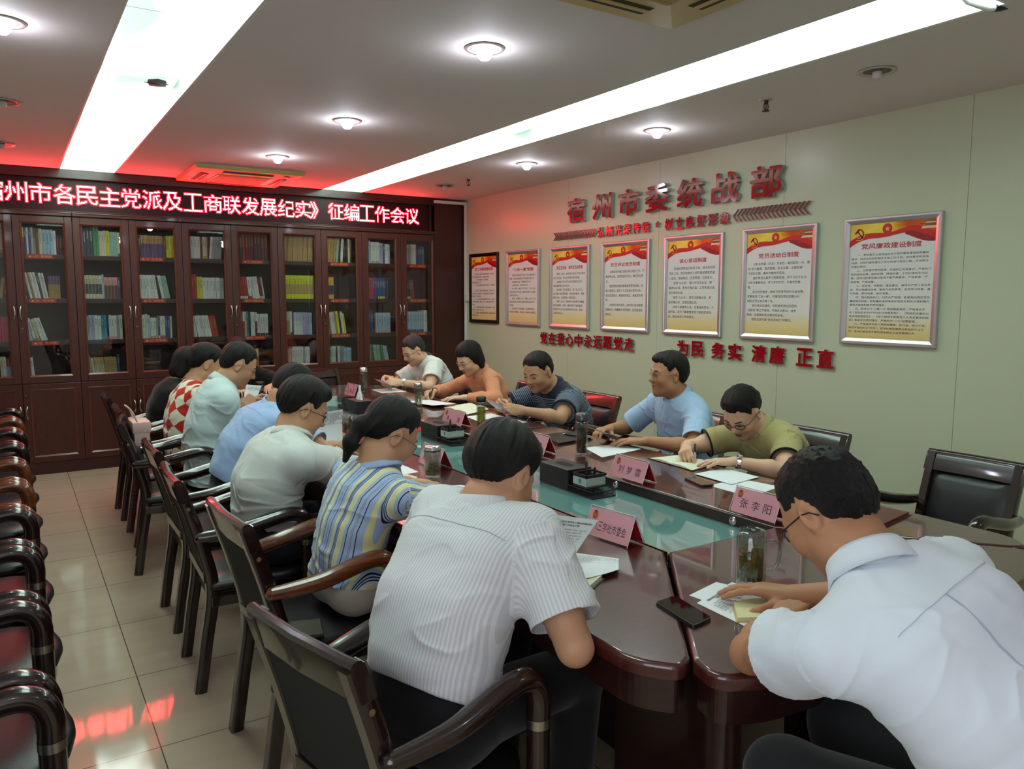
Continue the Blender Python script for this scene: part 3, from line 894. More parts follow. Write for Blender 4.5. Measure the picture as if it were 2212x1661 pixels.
for i, c in enumerate('为民务实清廉正直'):
    y = pos4[i]
    wall_letter(c, y + .062, y - .062, 1.104, 1.224, f"raised red character {c}, {ORD[i]} of the eight under the right posters", 'red characters under the right posters', .018, .026)
# little star between the slogans
r = thing('wall_star', 'small raised red star between the two slogans', 'wall lettering', (XR, 4.682, 2.128))
def star(rad):
    return [(rad * (1 if k % 2 == 0 else .4) * math.sin(PI * k / 5), rad * (1 if k % 2 == 0 else .4) * math.cos(PI * k / 5)) for k in range(10)]
for nm, x0, x1, m in (('star_body', -.0005, -.018, M_side), ('star_face', -.018, -.021, M_red)):
    b = MB(); s = star(.026)
    vs = [(x0, -p[0], p[1]) for p in s] + [(x1, -p[0], p[1]) for p in s]
    b.add(vs, [tuple(range(10)), tuple(range(19, 9, -1))] + [(k, (k + 1) % 10, 10 + (k + 1) % 10, 10 + k) for k in range(10)], m); b.build(nm, r)
# feather arrows made of slanting bars
def arrow(ya, yb, tip, z0, z1, n, label):
    """chevrons between ya (left) and yb (right); tip=+1 points right, -1 points left"""
    r = thing('arrow_ornament', label, 'wall lettering', (XR, (ya + yb) / 2, (z0 + z1) / 2), 0, 'feather arrows beside the slogans')
    L = abs(ya - yb); hh = (z1 - z0) / 2; step = (L - .045) / (n - 1); t = .0095
    for k in range(n):
        x = -L / 2 + k * step if tip > 0 else L / 2 - k * step
        for nm, d0, d1, m in (('chevron', .0005, .018, M_side), ('chevron_face', .018, .021, M_red)):
            b = MB()
            for sgn in (1, -1):
                q = [(x, sgn * hh), (x + tip * t * 1.15, sgn * hh), (x + tip * (.042 + t), 0), (x + tip * .042, 0)]
                vs = [(-d0, -p[0], p[1]) for p in q] + [(-d1, -p[0], p[1]) for p in q]
                b.add(vs, [(0, 1, 2, 3), (7, 6, 5, 4), (0, 4, 5, 1), (1, 5, 6, 2), (2, 6, 7, 3), (3, 7, 4, 0)], m)
            if nm == 'chevron': ch = b.build(nm, r)
            else: b.build(nm, ch)
arrow(6.09, 5.452, 1, 2.082, 2.154, 17, 'raised feather arrow pointing right, left of the slogans')
arrow(3.908, 3.272, -1, 2.086, 2.172, 17, 'raised feather arrow pointing left, right of the slogans')

# ------------------------------------------------------------------ framed posters
M_alu = mat('poster_frame_silver', (206, 198, 204), 0.3, metal=0.75)
M_aludark = mat('poster_frame_bronze', (84, 66, 60), 0.3, metal=1.0)
M_ptitle = mat('poster_title_red', (186, 22, 44), 0.45)
M_ptext = mat('poster_text_black', (46, 44, 48), 0.5)
M_gold = mat('poster_gold', (228, 190, 60), 0.45)
M_prib = mat('poster_ribbon_red', (198, 24, 22), 0.4)
M_prib2 = mat('poster_ribbon_deep', (150, 14, 18), 0.4)
M_gate = mat('poster_building', (140, 70, 40), 0.45)
M_gatew = mat('poster_building_pale', (226, 200, 170), 0.45)
def print_mat(name, stops, axis=2, wav=0.0):
    m = mat(name, (230, 228, 222), 0.18, spec=0.5)
    nt = m.node_tree; p = nt.nodes['Principled BSDF']; L = nt.links.new
    tc = nt.nodes.new('ShaderNodeTexCoord'); sp = nt.nodes.new('ShaderNodeSeparateXYZ')
    cr = nt.nodes.new('ShaderNodeValToRGB')
    el = cr.color_ramp.elements
    while len(el) < len(stops): el.new(0.5)
    for e, (q, c) in zip(el, stops):
        e.position = q; e.color = (*lin(c), 1)
    L(tc.outputs['Generated'], sp.inputs[0])
    src = sp.outputs[axis]
    if wav:
        n = nt.nodes.new('ShaderNodeTexNoise'); n.inputs['Scale'].default_value = 4
        ad = nt.nodes.new('ShaderNodeMath'); ad.operation = 'MULTIPLY_ADD'; ad.inputs[1].default_value = wav
        L(n.outputs['Fac'], ad.inputs[0]); L(src, ad.inputs[2]); src = ad.outputs[0]
    L(src, cr.inputs[0]); L(cr.outputs[0], p.inputs['Base Color'])
    return m
M_sheet = print_mat('poster_sheet', [(0.0, (222, 196, 128)), (0.10, (226, 208, 156)), (0.22, (222, 222, 214)), (1.0, (222, 224, 226))])
M_banner = print_mat('poster_banner', [(0.0, (196, 60, 16)), (0.25, (226, 110, 20)), (0.45, (206, 74, 24)), (0.62, (236, 196, 50)), (0.85, (240, 216, 90)), (1.0, (230, 190, 80))], 1, 0.25)
posters = [
 (7.398, 1.27, 2.027, '职工书屋管理制度', 5, .010, 1, [
  '　　为加强“职工书屋”的规范化管理，使其充分', '发挥学习园地的作用，特制定本制度。', '　　一、职工书屋由专人负责管理，', '做好图书登记工作。', '　　二、职工书屋的图书是公共财产，爱护图书', '，', '　　人人有责。保持图书整洁完好，不得在书上', '圈点涂画、撕页折角，如有遗失损坏的按照原', '价赔偿，爱护书籍。', '　　三、职工借阅图书须办理登记手续，每次借', '阅不超过两册，期限一个月，到期归还或办理', '续借。', '　　四、书屋内保持安静，不得大声喧哗，不得', '吸烟，自觉维护环境卫生。', '　　五、管理人员要定期清点图书，做好防火防', '潮防盗工作。'], 'dark bronze'),
 (6.626, 1.265, 2.022, '“三会一课”制度', 4, .013, 0, [
  '　　党员必须参加党员大会、党小组会和上', '党课。党支部要定期召开支部委员会会议。', '　　支部党员大会，每季度召开1次。', '　　支部委员会，每月召开1次。', '　　党小组会，每月召开1至2次，不设支部', '委员会或没有划分党小组的党支部，支部会', '议每月召开1次。', '　　党课，每季度上1次，党委（总支）班子', '成员每年至少到所在党支部或联系支部讲1', '次党课。', '　　突出政治学习和教育，突出党性锻炼，', '坚决防止表面化、形式化、娱乐化、庸俗化。'], 'silver'),
 (5.847, 1.264, 2.018, '民主生活会、组织生活会制度', 4, .013, 0, [
  '　　党委（总支）每年至少召开1次班子成员', '民主生活会，会议召开情况及时通报。', '　　支部每半年召开1次党员组织生活会，', '遇有重要情况及时召开。', '　　会前要广泛听取意见、深入谈心交心，', '会上要认真查摆问题，深刻剖析根源，明确', '整改方向，会后要逐一整改落实。', '　　党委（总支）领导班子成员执行双重组', '织生活制度，定期、随机参加下级党组织', '领导班子民主生活会和组织生活会，发现', '问题及时纠正。'], 'silver'),
 (5.069, 1.266, 2.020, '民主评议党员制度', 5, .016, 0, [
  '　　支部每年开展1次民主评议党员工作，开', '展党性分析，对党员进行评议，确定评议等', '次。', '　　督促党员对照党章规定的党员标准，对', '照入党誓词，联系个人实际进行党性分析，', '强化党员意识，增强党的观念，提高党性修', '养。', '　　对党性不强的党员，及时进行批评教育，', '限期改正；经教育仍无转变的，应劝其退党', '或除名。'], 'silver'),
 (4.294, 1.265, 2.023, '谈心谈话制度', 5, .016, 0, [
  '　　党组织领导班子成员之间、班子成员和', '党员之间、党员和党员之间开展经常性的谈', '心谈话，坦诚相见，交流思想，交换意见。', '　　坚持“五必谈”，即工作变动必谈、情', '绪波动必谈、职务任免必谈、工作失误必谈、', '发生违纪必谈。', '　　做到“三必访”，即生活困难必访、家', '庭矛盾必访、生病住院必访。', '　　领导干部要带头谈，也要接受党员、干', '部约谈，及时了解掌握党员干部的思想动', '态，提出改进工作的意见。'], 'silver'),
 (3.510, 1.265, 2.028, '党员活动日制度', 5, .016, 0, [
  '　　以机关党委（总支）为单位，每月固定一天，围', '绕“学习教育、党员管理、民主议事、主题实践”', '内容和主题，集中开展党员活动。', '　　组织党员认真学习党章党规，学习习近平总书', '记系列重要讲话，学习党的历史，开展党性教', '育。', '　　突出党性锻炼，教育引导党员按时交纳党费、', '定期参加“三会一课”、开展党员党性定期分析', '和民主评议党员等工作。', '　　依托党员先锋岗、在职党员到社区报到、', '“双联系”等工作载体，开展走访慰问、扶贫', '帮困、志愿服务等主题实践活动。', '　　规范记录开展“党员活动日”的情况。'], 'silver'),
 (2.710, 1.270, 2.031, '党风廉政建设制度', 6, .015, 0, [
  '　　一、贯彻落实上级党组织关于党风廉政建设的部署和', '要求，结合实际研究制定支部工作计划、目标要求和具体', '措施，对党风廉政建设工作任务进行责任分解，并按照计', '划推动落实。', '　　二、切实遵守党的纪律，牢固树立党规意识，严格执行', '党的政治纪律、组织纪律、财经纪律、工作纪律和生活纪', '律；坚持对职责范围内党员干部严格要求、严格教育、严', '格管理、严格监督。', '　　三、讲党性、讲原则、清正廉洁，保持共产党人政治本', '色，带头做廉洁自律、勤政为民的表率，自觉学习党章、遵', '守党章、贯彻党章、维护党章。', '　　四、强化制度执行，切实从严管理，紧紧围绕落实党风', '廉政建设制度，抓好廉政准则等党纪党规及相关法律和重大', '事项决策等制度的贯彻落实。', '　　五、坚持执行“三重一大”报告制度规定，严格落实中', '央《党政机关厉行节约反对浪费条例》、《党政机关国内公', '务接待管理规定》、《关于领导干部报告个人有关事项的规', '定》等规定的贯彻落实，严格执行“三公”经费管理。', '　　六、严格落实中央八项规定精神，执行省、市三十条，', '驰而不息的纠正“四风”；坚决杜绝损害群众利益的不正之', '风；坚决杜绝党员干部利用各种名义收受贿赂行为。'], 'silver'),
]
pl = ['framed poster nearest the bookcases, with a dark bronze frame', 'silver framed poster, second from the bookcases, above the orange-shirted woman',
      'silver framed poster, third from the bookcases, below the left feather arrow', 'silver framed poster, fourth from the bookcases, below the left slogan',
      'silver framed poster, fifth from the bookcases, above the man in pale blue facing left', 'silver framed poster, second from the right, below the right feather arrow',
      'silver framed poster at the far right with the densest text']
for (yc, z0, z1, ttl, nt_, ts, dark, body, _), lab in zip(posters, pl):
    hw = .302; hh = (z1 - z0) / 2
    r = thing('framed_poster', lab, 'poster', (XR, yc, (z0 + z1) / 2), 0, 'framed posters on the cream wall')
    m = M_aludark if dark else M_alu
    fw = .036; t0, t1 = .0005, .026
    b = MB()
    # mitred frame with a raised outer bead; local: -x to the room, y left to right is -y
    def ringq(w, h, x): return [(-x, w, -h), (-x, -w, -h), (-x, -w, h), (-x, w, h)]
    prof = [(hw, hh, t0), (hw, hh, t1 - .004), (hw - .004, hh - .004, t1), (hw - .014, hh - .014, t1), (hw - .018, hh - .018, t1 - .004), (hw - fw, hh - fw, t1 - .012), (hw - fw, hh - fw, t1 - .018)]
    for i in range(len(prof) - 1):
        q = ringq(*prof[i]) + ringq(*prof[i + 1])
        b.add(q, [(k, (k + 1) % 4, 4 + (k + 1) % 4, 4 + k) for k in range(4)], m)
    b.build('frame', r)
    w, h = hw - fw, hh - fw
    xs_ = -(t1 - .018) - .0005
    b = MB(); b.box((xs_, -w, -h), (-.0008, w, h), M_sheet); b.build('printed_sheet', r)
    P0 = lambda u, v, e=.0006: (xs_ - e, w - 2 * w * u, -h + 2 * h * v)      # u,v in 0..1 from lower left
    b = MB()
    n = 20; arc = lambda u: .80 + .105 * (1 - ((u - .58) / .62) ** 2)
    vs = []
    for k in range(n + 1):
        u = k / n
        vs += [P0(u, arc(u)), P0(u, 1.0)]
    b.add(vs, [(2 * k, 2 * k + 2, 2 * k + 3, 2 * k + 1) for k in range(n)], M_banner); b.build('banner', r)
    b = MB()
    top = lambda u: arc(u) + .035 + .03 * math.sin(u * 9 + .6) * (0.5 + u * .6)
    low = lambda u: arc(u) - .012 + .012 * math.sin(u * 11)
    vs = []
    for k in range(25):
        u = .0 + k / 24.
        vs += [P0(u, low(u), .0009), P0(u, max(low(u) + .012, top(u)), .0009)]
    b.add(vs, [(2 * k, 2 * k + 2, 2 * k + 3, 2 * k + 1) for k in range(24)], M_prib)
    vs = []
    for k in range(13):
        u = .66 + .34 * k / 12.
        vs += [P0(u, low(u) - .012 - .03 * math.sin(k / 12 * 3.1), .0011), P0(u, low(u) + .012, .0011)]
    b.add(vs, [(2 * k, 2 * k + 2, 2 * k + 3, 2 * k + 1) for k in range(12)], M_prib2)
    b.build('ribbon', r)
    # gate building on the right, emblem disc in the middle
    b = MB()
    for (u0, v0, u1, v1, mm) in ((.83, .925, 1., .945, M_gatew), (.86, .945, .99, .958, M_gate), (.80, .958, 1., .968, M_gate), (.87, .968, .985, .978, M_gatew), (.84, .978, 1., .990, M_gate)):
        b.add([P0(u0, v0, .0010), P0(u1, v0, .0010), P0(u1, v1, .0010), P0(u0 + .02, v1, .0010)], [(0, 1, 2, 3)], mm)
    b.build('gate_picture', r)
    b = MB()
    c = (.45, .945)
    b.add([P0(c[0] + .058 * math.cos(a * PI / 12), c[1] + .058 * w / h * math.sin(a * PI / 12), .0010) for a in range(24)], [tuple(range(24))], M_gold if 0 else M_prib)
    b.add([P0(c[0] + p[0] / (2 * w) * 1.0, c[1] + p[1] / (2 * h), .0013) for p in star(.017)], [tuple(range(10))], M_gold)
    b.build('star_badge', r)
    # hammer and sickle badge at the upper left
    b = MB()
    E_ = lambda x, y, e=.0014: (xs_ - e, w - .058 - x, h - .062 + y)
    out = [(.034 * math.cos(t), .034 * math.sin(t)) for t in [R_(a) for a in range(-120, 106, 15)]]
    inn = [(.005 + .024 * math.cos(t) - .006, .002 + .026 * math.sin(t)) for t in [R_(a) for a in range(-120, 106, 15)]]
    vs = [E_(*p) for p in out] + [E_(*p) for p in inn]; kk = len(out)
    b.add(vs, [(i, i + 1, kk + i + 1, kk + i) for i in range(kk - 1)], M_prib2)
    b.add([E_(-.026, -.020), E_(-.02, -.026), E_(-.034, -.040), E_(-.040, -.034)], [(0, 1, 2, 3)], M_prib2)
    b.add([E_(-.016, .018), E_(-.010, .024), E_(.030, -.020), E_(.024, -.026)], [(0, 1, 2, 3)], M_prib2)
    b.add([E_(-.030, .008), E_(-.004, .034), E_(.004, .026), E_(-.022, .0)], [(0, 1, 2, 3)], M_prib2)
    o0 = [(1.12 * x, 1.12 * y) for x, y in out]
    vs = [E_(p[0], p[1], .0012) for p in o0] + [E_(p[0] * .82, p[1] * .82, .0012) for p in inn]
    b.add(vs, [(i, i + 1, kk + i + 1, kk + i) for i in range(kk - 1)], M_gold)
    b.build('hammer_sickle_badge', r)
    fr = (Vector((xs_ - .0007, 0, 0)), Vector((0, -1, 0)), Vector((0, 0, 1)))
    tw = min(.40, .047 * len(ttl)) / 2
    zt = h - .172 + (.02 if len(body) > 15 else 0)
    b = MB(); add_text(b, ttl, M_ptitle, (-tw, zt, tw, zt + .034), fr, .02); b.build('title_text', r)
    zb = -h + (.085 if len(body) < 15 else .03)
    zt -= .022
    n = len(body); pitch = (zt - zb) / n
    maxc = max(len(q) for q in body)
    cw = (2 * w - .03) / maxc
    cwx = min(cw, .030)
    ch = min(pitch * .62, cwx * 1.05)
    b = MB()
    for i, ln in enumerate(body):
        x = -w + .015
        s = ln.lstrip('　')
        x += (len(ln) - len(s)) * cwx
        y = zt - pitch * (i + .75)
        v, f, _ = text_geo(s, .0)
        P = [Vector((xs_ - .0007, -(x + p[0] * cwx), y + p[1] * ch)) for p in v]
        b.add(P, f, M_ptext)
    b.build('body_text', r)

# ------------------------------------------------------------------ cable duct and box in the corner
t = thing('cable_duct', 'white cable duct running along the ceiling corner and down the wall edge', 'cable duct', (XR, 7.83, 0))
b = MB(); b.box((-.40, -.045, 2.575), (-.002, -.012, 2.607), M_white, .003); b.build('horizontal_duct', t)
b = MB(); b.box((-.026, -.05, 1.0), (-.002, -.022, 2.575), M_white, .003); b.build('vertical_duct', t)
t = thing('socket_box', 'small white surface box on the wall beside the first poster', 'socket box', (XR, 7.775, 1.55))
b = MB(); b.box((-.032, -.045, -.045), (-.0005, .025, .045), M_white, .005); b.build('box', t)
b = MB(); b.box((-.035, -.037, -.036), (-.032, .017, .036), mat('box_plate', (206, 208, 206), .4), .001); b.build('cover_plate', t)
# ------------------------------------------------------------------ conference table
TZ = 0.76
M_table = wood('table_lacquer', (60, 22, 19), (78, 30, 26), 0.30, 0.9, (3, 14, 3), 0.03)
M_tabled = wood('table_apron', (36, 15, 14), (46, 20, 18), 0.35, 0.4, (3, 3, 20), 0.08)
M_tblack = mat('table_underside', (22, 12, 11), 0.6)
M_tealglass = mat('teal_glass', (104, 150, 148), 0.04, spec=0.7, coat=0.6, coat_rough=0.01)
def fillet(poly, rads, n=6):
    out = []
    k = len(poly)
    for i in range(k):
        p0, p1, p2 = Vector(poly[i - 1]), Vector(poly[i]), Vector(poly[(i + 1) % k])
        r = rads[i]
        if r <= 0: out.append(tuple(p1)); continue
        d0 = (p0 - p1).normalized(); d1 = (p2 - p1).normalized()
        ang = d0.angle(d1); tl = min(r / math.tan(ang / 2), (p0 - p1).length * .49, (p2 - p1).length * .49)
        a, c = p1 + d0 * tl, p1 + d1 * tl
        for j in range(n + 1):
            t = j / n
            out.append(tuple(a * (1 - t) ** 2 + p1 * 2 * t * (1 - t) + c * t * t))
    return out
YM = 7.765
CXT = 1.945
def mirx(p): return [(2 * CXT - x, y) for x, y in p][::-1]
def miry(p): return [(x, YM - y) for x, y in p][::-1]
left_a = fillet([(1.688, 1.738), (1.228, 1.176), (1.175, 1.150), (1.103, 1.235), (1.100, 3.868), (1.688, 3.868)], [0, .03, .06, .16, .05, 0])
right_a = mirx(left_a)
left_b, right_b = miry(left_a), miry(right_a)
near = fillet([(1.692, 1.733), (2.198, 1.733), (2.665, 1.168), (2.690, 1.080), (2.58, 1.025), (2.27, .995), (1.945, .985), (1.62, .995), (1.31, 1.025), (1.200, 1.080), (1.225, 1.168)],
              [0, 0, .03, .09, .25, .9, .9, .9, .25, .09, .03])
far = miry(near)
tab = thing('conference_table', 'long dark red lacquered conference table with a teal glass centre', 'table', (0, 0, 0))
def inset(poly, d):
    c = Vector((sum(p[0] for p in poly) / len(poly), sum(p[1] for p in poly) / len(poly)))
    n = len(poly); out = []
    area = sum(poly[i][0] * poly[(i + 1) % n][1] - poly[(i + 1) % n][0] * poly[i][1] for i in range(n))
    s = 1 if area > 0 else -1
    for i in range(n):
        a, b_, c_ = Vector(poly[i - 1]), Vector(poly[i]), Vector(poly[(i + 1) % n])
        e0 = (b_ - a); e1 = (c_ - b_)
        if e0.length < 1e-6: e0 = e1
        if e1.length < 1e-6: e1 = e0
        nn = (Vector((-e0.y, e0.x)).normalized() + Vector((-e1.y, e1.x)).normalized())
        nn = nn.normalized() if nn.length > 1e-6 else Vector((0, 0))
        out.append(tuple(b_ + nn * d * s))
    return out
for poly in (left_a, left_b, right_a, right_b, near, far):
    if sum(poly[i][0] * poly[(i + 1) % len(poly)][1] - poly[(i + 1) % len(poly)][0] * poly[i][1] for i in range(len(poly))) < 0: poly = poly[::-1]
    b = MB(); b.prism(inset(poly, .0012), TZ - .034, TZ, M_table, .012, 3)
    o = soft(b.build('tabletop_section', tab), 50)
    for pg in o.data.polygons:
        if len(pg.vertices) > 8: pg.use_smooth = False
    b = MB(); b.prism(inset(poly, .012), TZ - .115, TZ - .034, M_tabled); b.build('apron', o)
# recess walls, glass, cable grommets
g0x, g1x, g0y, g1y = 1.692, 2.198, 1.736, 6.029
b = MB(); b.box((g0x, g0y, TZ - .052), (g1x, g1y, TZ - .042), M_tealglass); b.build('glass_panel', tab)
M_pale = mat('recess_end_white', (196, 204, 200), 0.3)
b = MB(); b.box((g0x + .002, g1y - .006, TZ - .042), (g1x - .002, g1y - .001, TZ - .003), M_pale); b.build('recess_end_strip', tab)
b = MB()
b.box((g1x - .006, g0y + .002, TZ - .042), (g1x - .001, g1y - .006, TZ - .003), M_tabled); b.build('recess_side', tab)
b = MB()
b.box((g0x + .001, g0y + .002, TZ - .042), (g0x + .006, g1y - .006, TZ - .003), M_tabled); b.build('recess_side', tab)
for y in (1.91, 2.57, 3.30, 4.05, 4.75, 5.45):
    for x, s in ((g1x - .007, -1), (g0x + .007, 1)):
        b = MB()
        n = 20
        b.tube([(x, y, TZ - .0225), (x + s * .004, y, TZ - .0225)], [.0165, .0155], M_chrome, n, cap=False)
        b.tube([(x + s * .004, y, TZ - .0225), (x + s * .0045, y, TZ - .0225), (x + s * .001, y, TZ - .0225)], [.0155, .011, .0105], M_chrome, n, cap=False)
        b.tube([(x + s * .0, y, TZ - .0225), (x + s * .0012, y, TZ - .0225)], .0108, M_black, n)
        b.build('grommet', tab)
b = MB()
b.tube([(2.06, g1y - .007, TZ - .022), (2.06, g1y - .011, TZ - .022)], [.0165, .0150], M_chrome, 20); b.tube([(2.06, g1y - .0105, TZ - .022), (2.06, g1y - .0115, TZ - .022)], .0105, M_black, 20); b.build('grommet', tab)
# pedestals and modesty panels
def ped(poly, name='pedestal'):
    b = MB(); b.prism(poly, 0.0, TZ - .112, M_tabled); return soft(b.build(name, tab), 40)
ped(fillet([(1.36, 1.20), (1.60, 1.20), (1.72, 1.75), (1.50, 1.75)], [.06, .02, .02, .02]))
ped(mirx(fillet([(1.36, 1.20), (1.60, 1.20), (1.72, 1.75), (1.50, 1.75)], [.06, .02, .02, .02])))
ped(miry(fillet([(1.36, 1.20), (1.60, 1.20), (1.72, 1.75), (1.50, 1.75)], [.06, .02, .02, .02])))
ped(mirx(miry(fillet([(1.36, 1.20), (1.60, 1.20), (1.72, 1.75), (1.50, 1.75)], [.06, .02, .02, .02]))))
for x in (1.62, 2.24):
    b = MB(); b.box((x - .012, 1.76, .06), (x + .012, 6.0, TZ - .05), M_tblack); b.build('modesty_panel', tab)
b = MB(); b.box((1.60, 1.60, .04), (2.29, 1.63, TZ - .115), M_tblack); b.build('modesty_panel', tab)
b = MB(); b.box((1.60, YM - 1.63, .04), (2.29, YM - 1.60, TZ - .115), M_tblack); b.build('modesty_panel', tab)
for y in (3.0, 4.75):
    for x in (1.5, 2.39):
        b = MB(); b.box((x - .11, y - .02, 0), (x + .11, y + .02, TZ - .115), M_tabled, .004); b.build('pedestal', tab)
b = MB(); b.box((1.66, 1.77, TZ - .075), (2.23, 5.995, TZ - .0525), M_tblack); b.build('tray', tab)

# ------------------------------------------------------------------ conference chairs
M_chw = wood('chair_lacquer_dark', (28, 15, 14), (40, 21, 18), 0.22, 0.8, (4, 4, 20), 0.05)
M_chr = wood('chair_lacquer_red', (60, 24, 16), (84, 36, 22), 0.22, 0.8, (4, 4, 20), 0.05)
M_cho = wood('chair_arm_amber', (84, 40, 20), (120, 62, 30), 0.22, 0.8, (4, 4, 20), 0.05)
M_leather = mat('chair_leather_black', (24, 23, 27), 0.38, spec=0.5, bump=(140, 0.15, 0.002))
M_backcloth = mat('chair_back_cloth', (30, 30, 29), 0.85)
M_ringm = mat('chair_ring_metal', (176, 170, 160), 0.3, metal=1.0)
M_plug = mat('chair_screw_plug', (120, 92, 60), 0.4)
def rsweep(b, path, hw, m, ht=None, up=None):
    """rounded-rectangle bar along a path in the local xz plane: hw half width along y, ht half thickness list"""
    n = len(path); vs = []
    prof = [(-1, -.6), (-.8, -1), (.8, -1), (1, -.6), (1, .6), (.8, 1), (-.8, 1), (-1, .6)]
    for i in range(n):
        p = Vector(path[i]); t = (Vector(path[min(i + 1, n - 1)]) - Vector(path[max(i - 1, 0)])).normalized()
        u = Vector((0, 1, 0)); w = t.cross(u).normalized()
        h = ht[i] if isinstance(ht, (list, tuple)) else ht
        for a, c in prof: vs.append(p + u * (a * hw) + w * (c * h))
    k = 8; fs = []
    for i in range(n - 1):
        for j in range(k): fs.append((i*k+j, i*k+(j+1) % k, (i+1)*k+(j+1) % k, (i+1)*k+j))
    fs.append(tuple(range(k))[::-1]); fs.append(tuple(range((n-1)*k, n*k)))
    b.add(vs, fs, m, False)
def bez(pts, n=8):
    """Catmull-Rom through the points"""
    P = [Vector(p) for p in pts]; P = [P[0] * 2 - P[1]] + P + [P[-1] * 2 - P[-2]]
    out = []
    for i in range(1, len(P) - 2):
        for j in range(n):
            t = j / n; a, b_, c, d = P[i - 1], P[i], P[i + 1], P[i + 2]
            out.append(0.5 * ((2 * b_) + (c - a) * t + (2 * a - 5 * b_ + 4 * c - d) * t * t + (3 * b_ - a - 3 * c + d) * t ** 3))
    out.append(P[-2]); return out
def make_chair(wm, am, label):
    """origin on the floor under the seat, sitter faces +X"""
    r = thing('conference_armchair', label, 'chair')
    W = .184
    post = bez([(-.235, 0, 0), (-.205, 0, .2), (-.175, 0, .42), (-.215, 0, .62), (-.285, 0, .845)], 6)
    for s in (1, -1):
        b = MB(); rsweep(b, [(p.x, s * W, p.z) for p in post], .020, wm, [.024 - .004 * abs(i / len(post) - .5) for i in range(len(post))])
        leg = soft(b.build('rear_leg', r), 40)
        b = MB()
        for z, x in ((.775, -.262), (.745, -.252)):
            b.tube([(x, s * (W + .0195), z), (x, s * (W + .0212), z)], .0075, M_plug, 10)
        b.build('screw_plug', leg)
    # top rail with a rounded cap
    b = MB()
    prof = [(-.256, .770), (-.240, .775), (-.252, .812), (-.264, .842), (-.269, .854), (-.277, .861), (-.287, .863), (-.296, .859), (-.301, .850), (-.298, .838), (-.288, .805), (-.278, .770)]
    ys = [-.207, -.168, 0, .168, .207]
    vs = []
    for y in ys:
        sh = -.012 * (1 - (y / .207) ** 2)
        vs += [(x + sh, y, z) for x, z in prof]
    k = len(prof); fs = [(i*k+j, i*k+(j+1) % k, (i+1)*k+(j+1) % k, (i+1)*k+j) for i in range(len(ys) - 1) for j in range(k)]
    fs += [tuple(range(k))[::-1], tuple(range((len(ys) - 1) * k, len(ys) * k))]
    b.add(vs, fs, wm); soft(b.build('top_rail', r), 35)
    b = MB(); b.box((-.205, -W, .435), (-.170, W, .475), wm, .005); b.build('lower_back_rail', r)
    # padded front and cloth-covered rear of the back
    def backpad(off, thick, hw, z0, z1, m, bulge):
        b = MB(); nz, ny = 9, 9; vs = []
        for i in range(nz):
            z = z0 + (z1 - z0) * i / (nz - 1)
            # follow the posts
            for q in range(len(post) - 1):
                if post[q].z <= z <= post[q + 1].z:
                    f = (z - post[q].z) / (post[q + 1].z - post[q].z); xx = post[q].x * (1 - f) + post[q + 1].x * f; break
            for j in range(ny):
                y = -hw + 2 * hw * j / (ny - 1)
                e = min(1, 6 * min(i, nz - 1 - i) / (nz - 1)) * min(1, 6 * min(j, ny - 1 - j) / (ny - 1))
                vs.append((xx + off + bulge * math.sqrt(max(0, e)) - .010 * (1 - (y / .22) ** 2), y, z))
        fs = [(i*ny+j, i*ny+j+1, (i+1)*ny+j+1, (i+1)*ny+j) for i in range(nz - 1) for j in range(ny - 1)]
        n0 = len(vs)
        vs += [(x - thick, y, z) for x, y, z in vs]
        fs += [(n0+i*ny+j, n0+(i+1)*ny+j, n0+(i+1)*ny+j+1, n0+i*ny+j+1) for i in range(nz - 1) for j in range(ny - 1)]
        for i in range(nz - 1):
            fs += [(i*ny, (i+1)*ny, n0+(i+1)*ny, n0+i*ny), (i*ny+ny-1, n0+i*ny+ny-1, n0+(i+1)*ny+ny-1, (i+1)*ny+ny-1)]
        for j in range(ny - 1):
            fs += [(j, n0+j, n0+j+1, j+1), ((nz-1)*ny+j, (nz-1)*ny+j+1, n0+(nz-1)*ny+j+1, n0+(nz-1)*ny+j)]
        b.add(vs, fs, m, True); return b
    soft(backpad(.010, .014, W - .021, .478, .772, M_leather, .026).build('back_cushion', r), 50)
    soft(backpad(-.006, .008, W - .021, .478, .772, M_backcloth, 0.0).build('rear_panel', r), 50)
    # seat: bowed front, domed cushion on a wooden rail
    outl = fillet([(-.185, -.205), (.13, -.215), (.215, -.15), (.245, 0), (.215, .15), (.13, .215), (-.185, .205)], [.03, .12, .1, .25, .1, .12, .03], 5)
    b = MB(); b.prism([(x * .96, y * .95) for x, y in outl], .345, .405, wm); b.build('seat_rail', r)
    b = MB(); bm = bmesh.new()
    rings = [(1.0, .403), (1.04, .416), (1.03, .433), (.93, .445), (.6, .450), (.0, .451)]
    vs = []; n = len(outl)
    for s, z in rings[:-1]: vs += [(x * s, y * s, z) for x, y in outl]
    vs.append((0.02, 0, rings[-1][1]))
    fs = [(i*n+j, i*n+(j+1) % n, (i+1)*n+(j+1) % n, (i+1)*n+j) for i in range(len(rings) - 2) for j in range(n)]
    fs += [((len(rings)-2)*n+j, (len(rings)-2)*n+(j+1) % n, len(vs) - 1) for j in range(n)] + [tuple(range(n))[::-1]]
    b.add(vs, fs, M_leather, True); b.build('seat', r); bm.free()
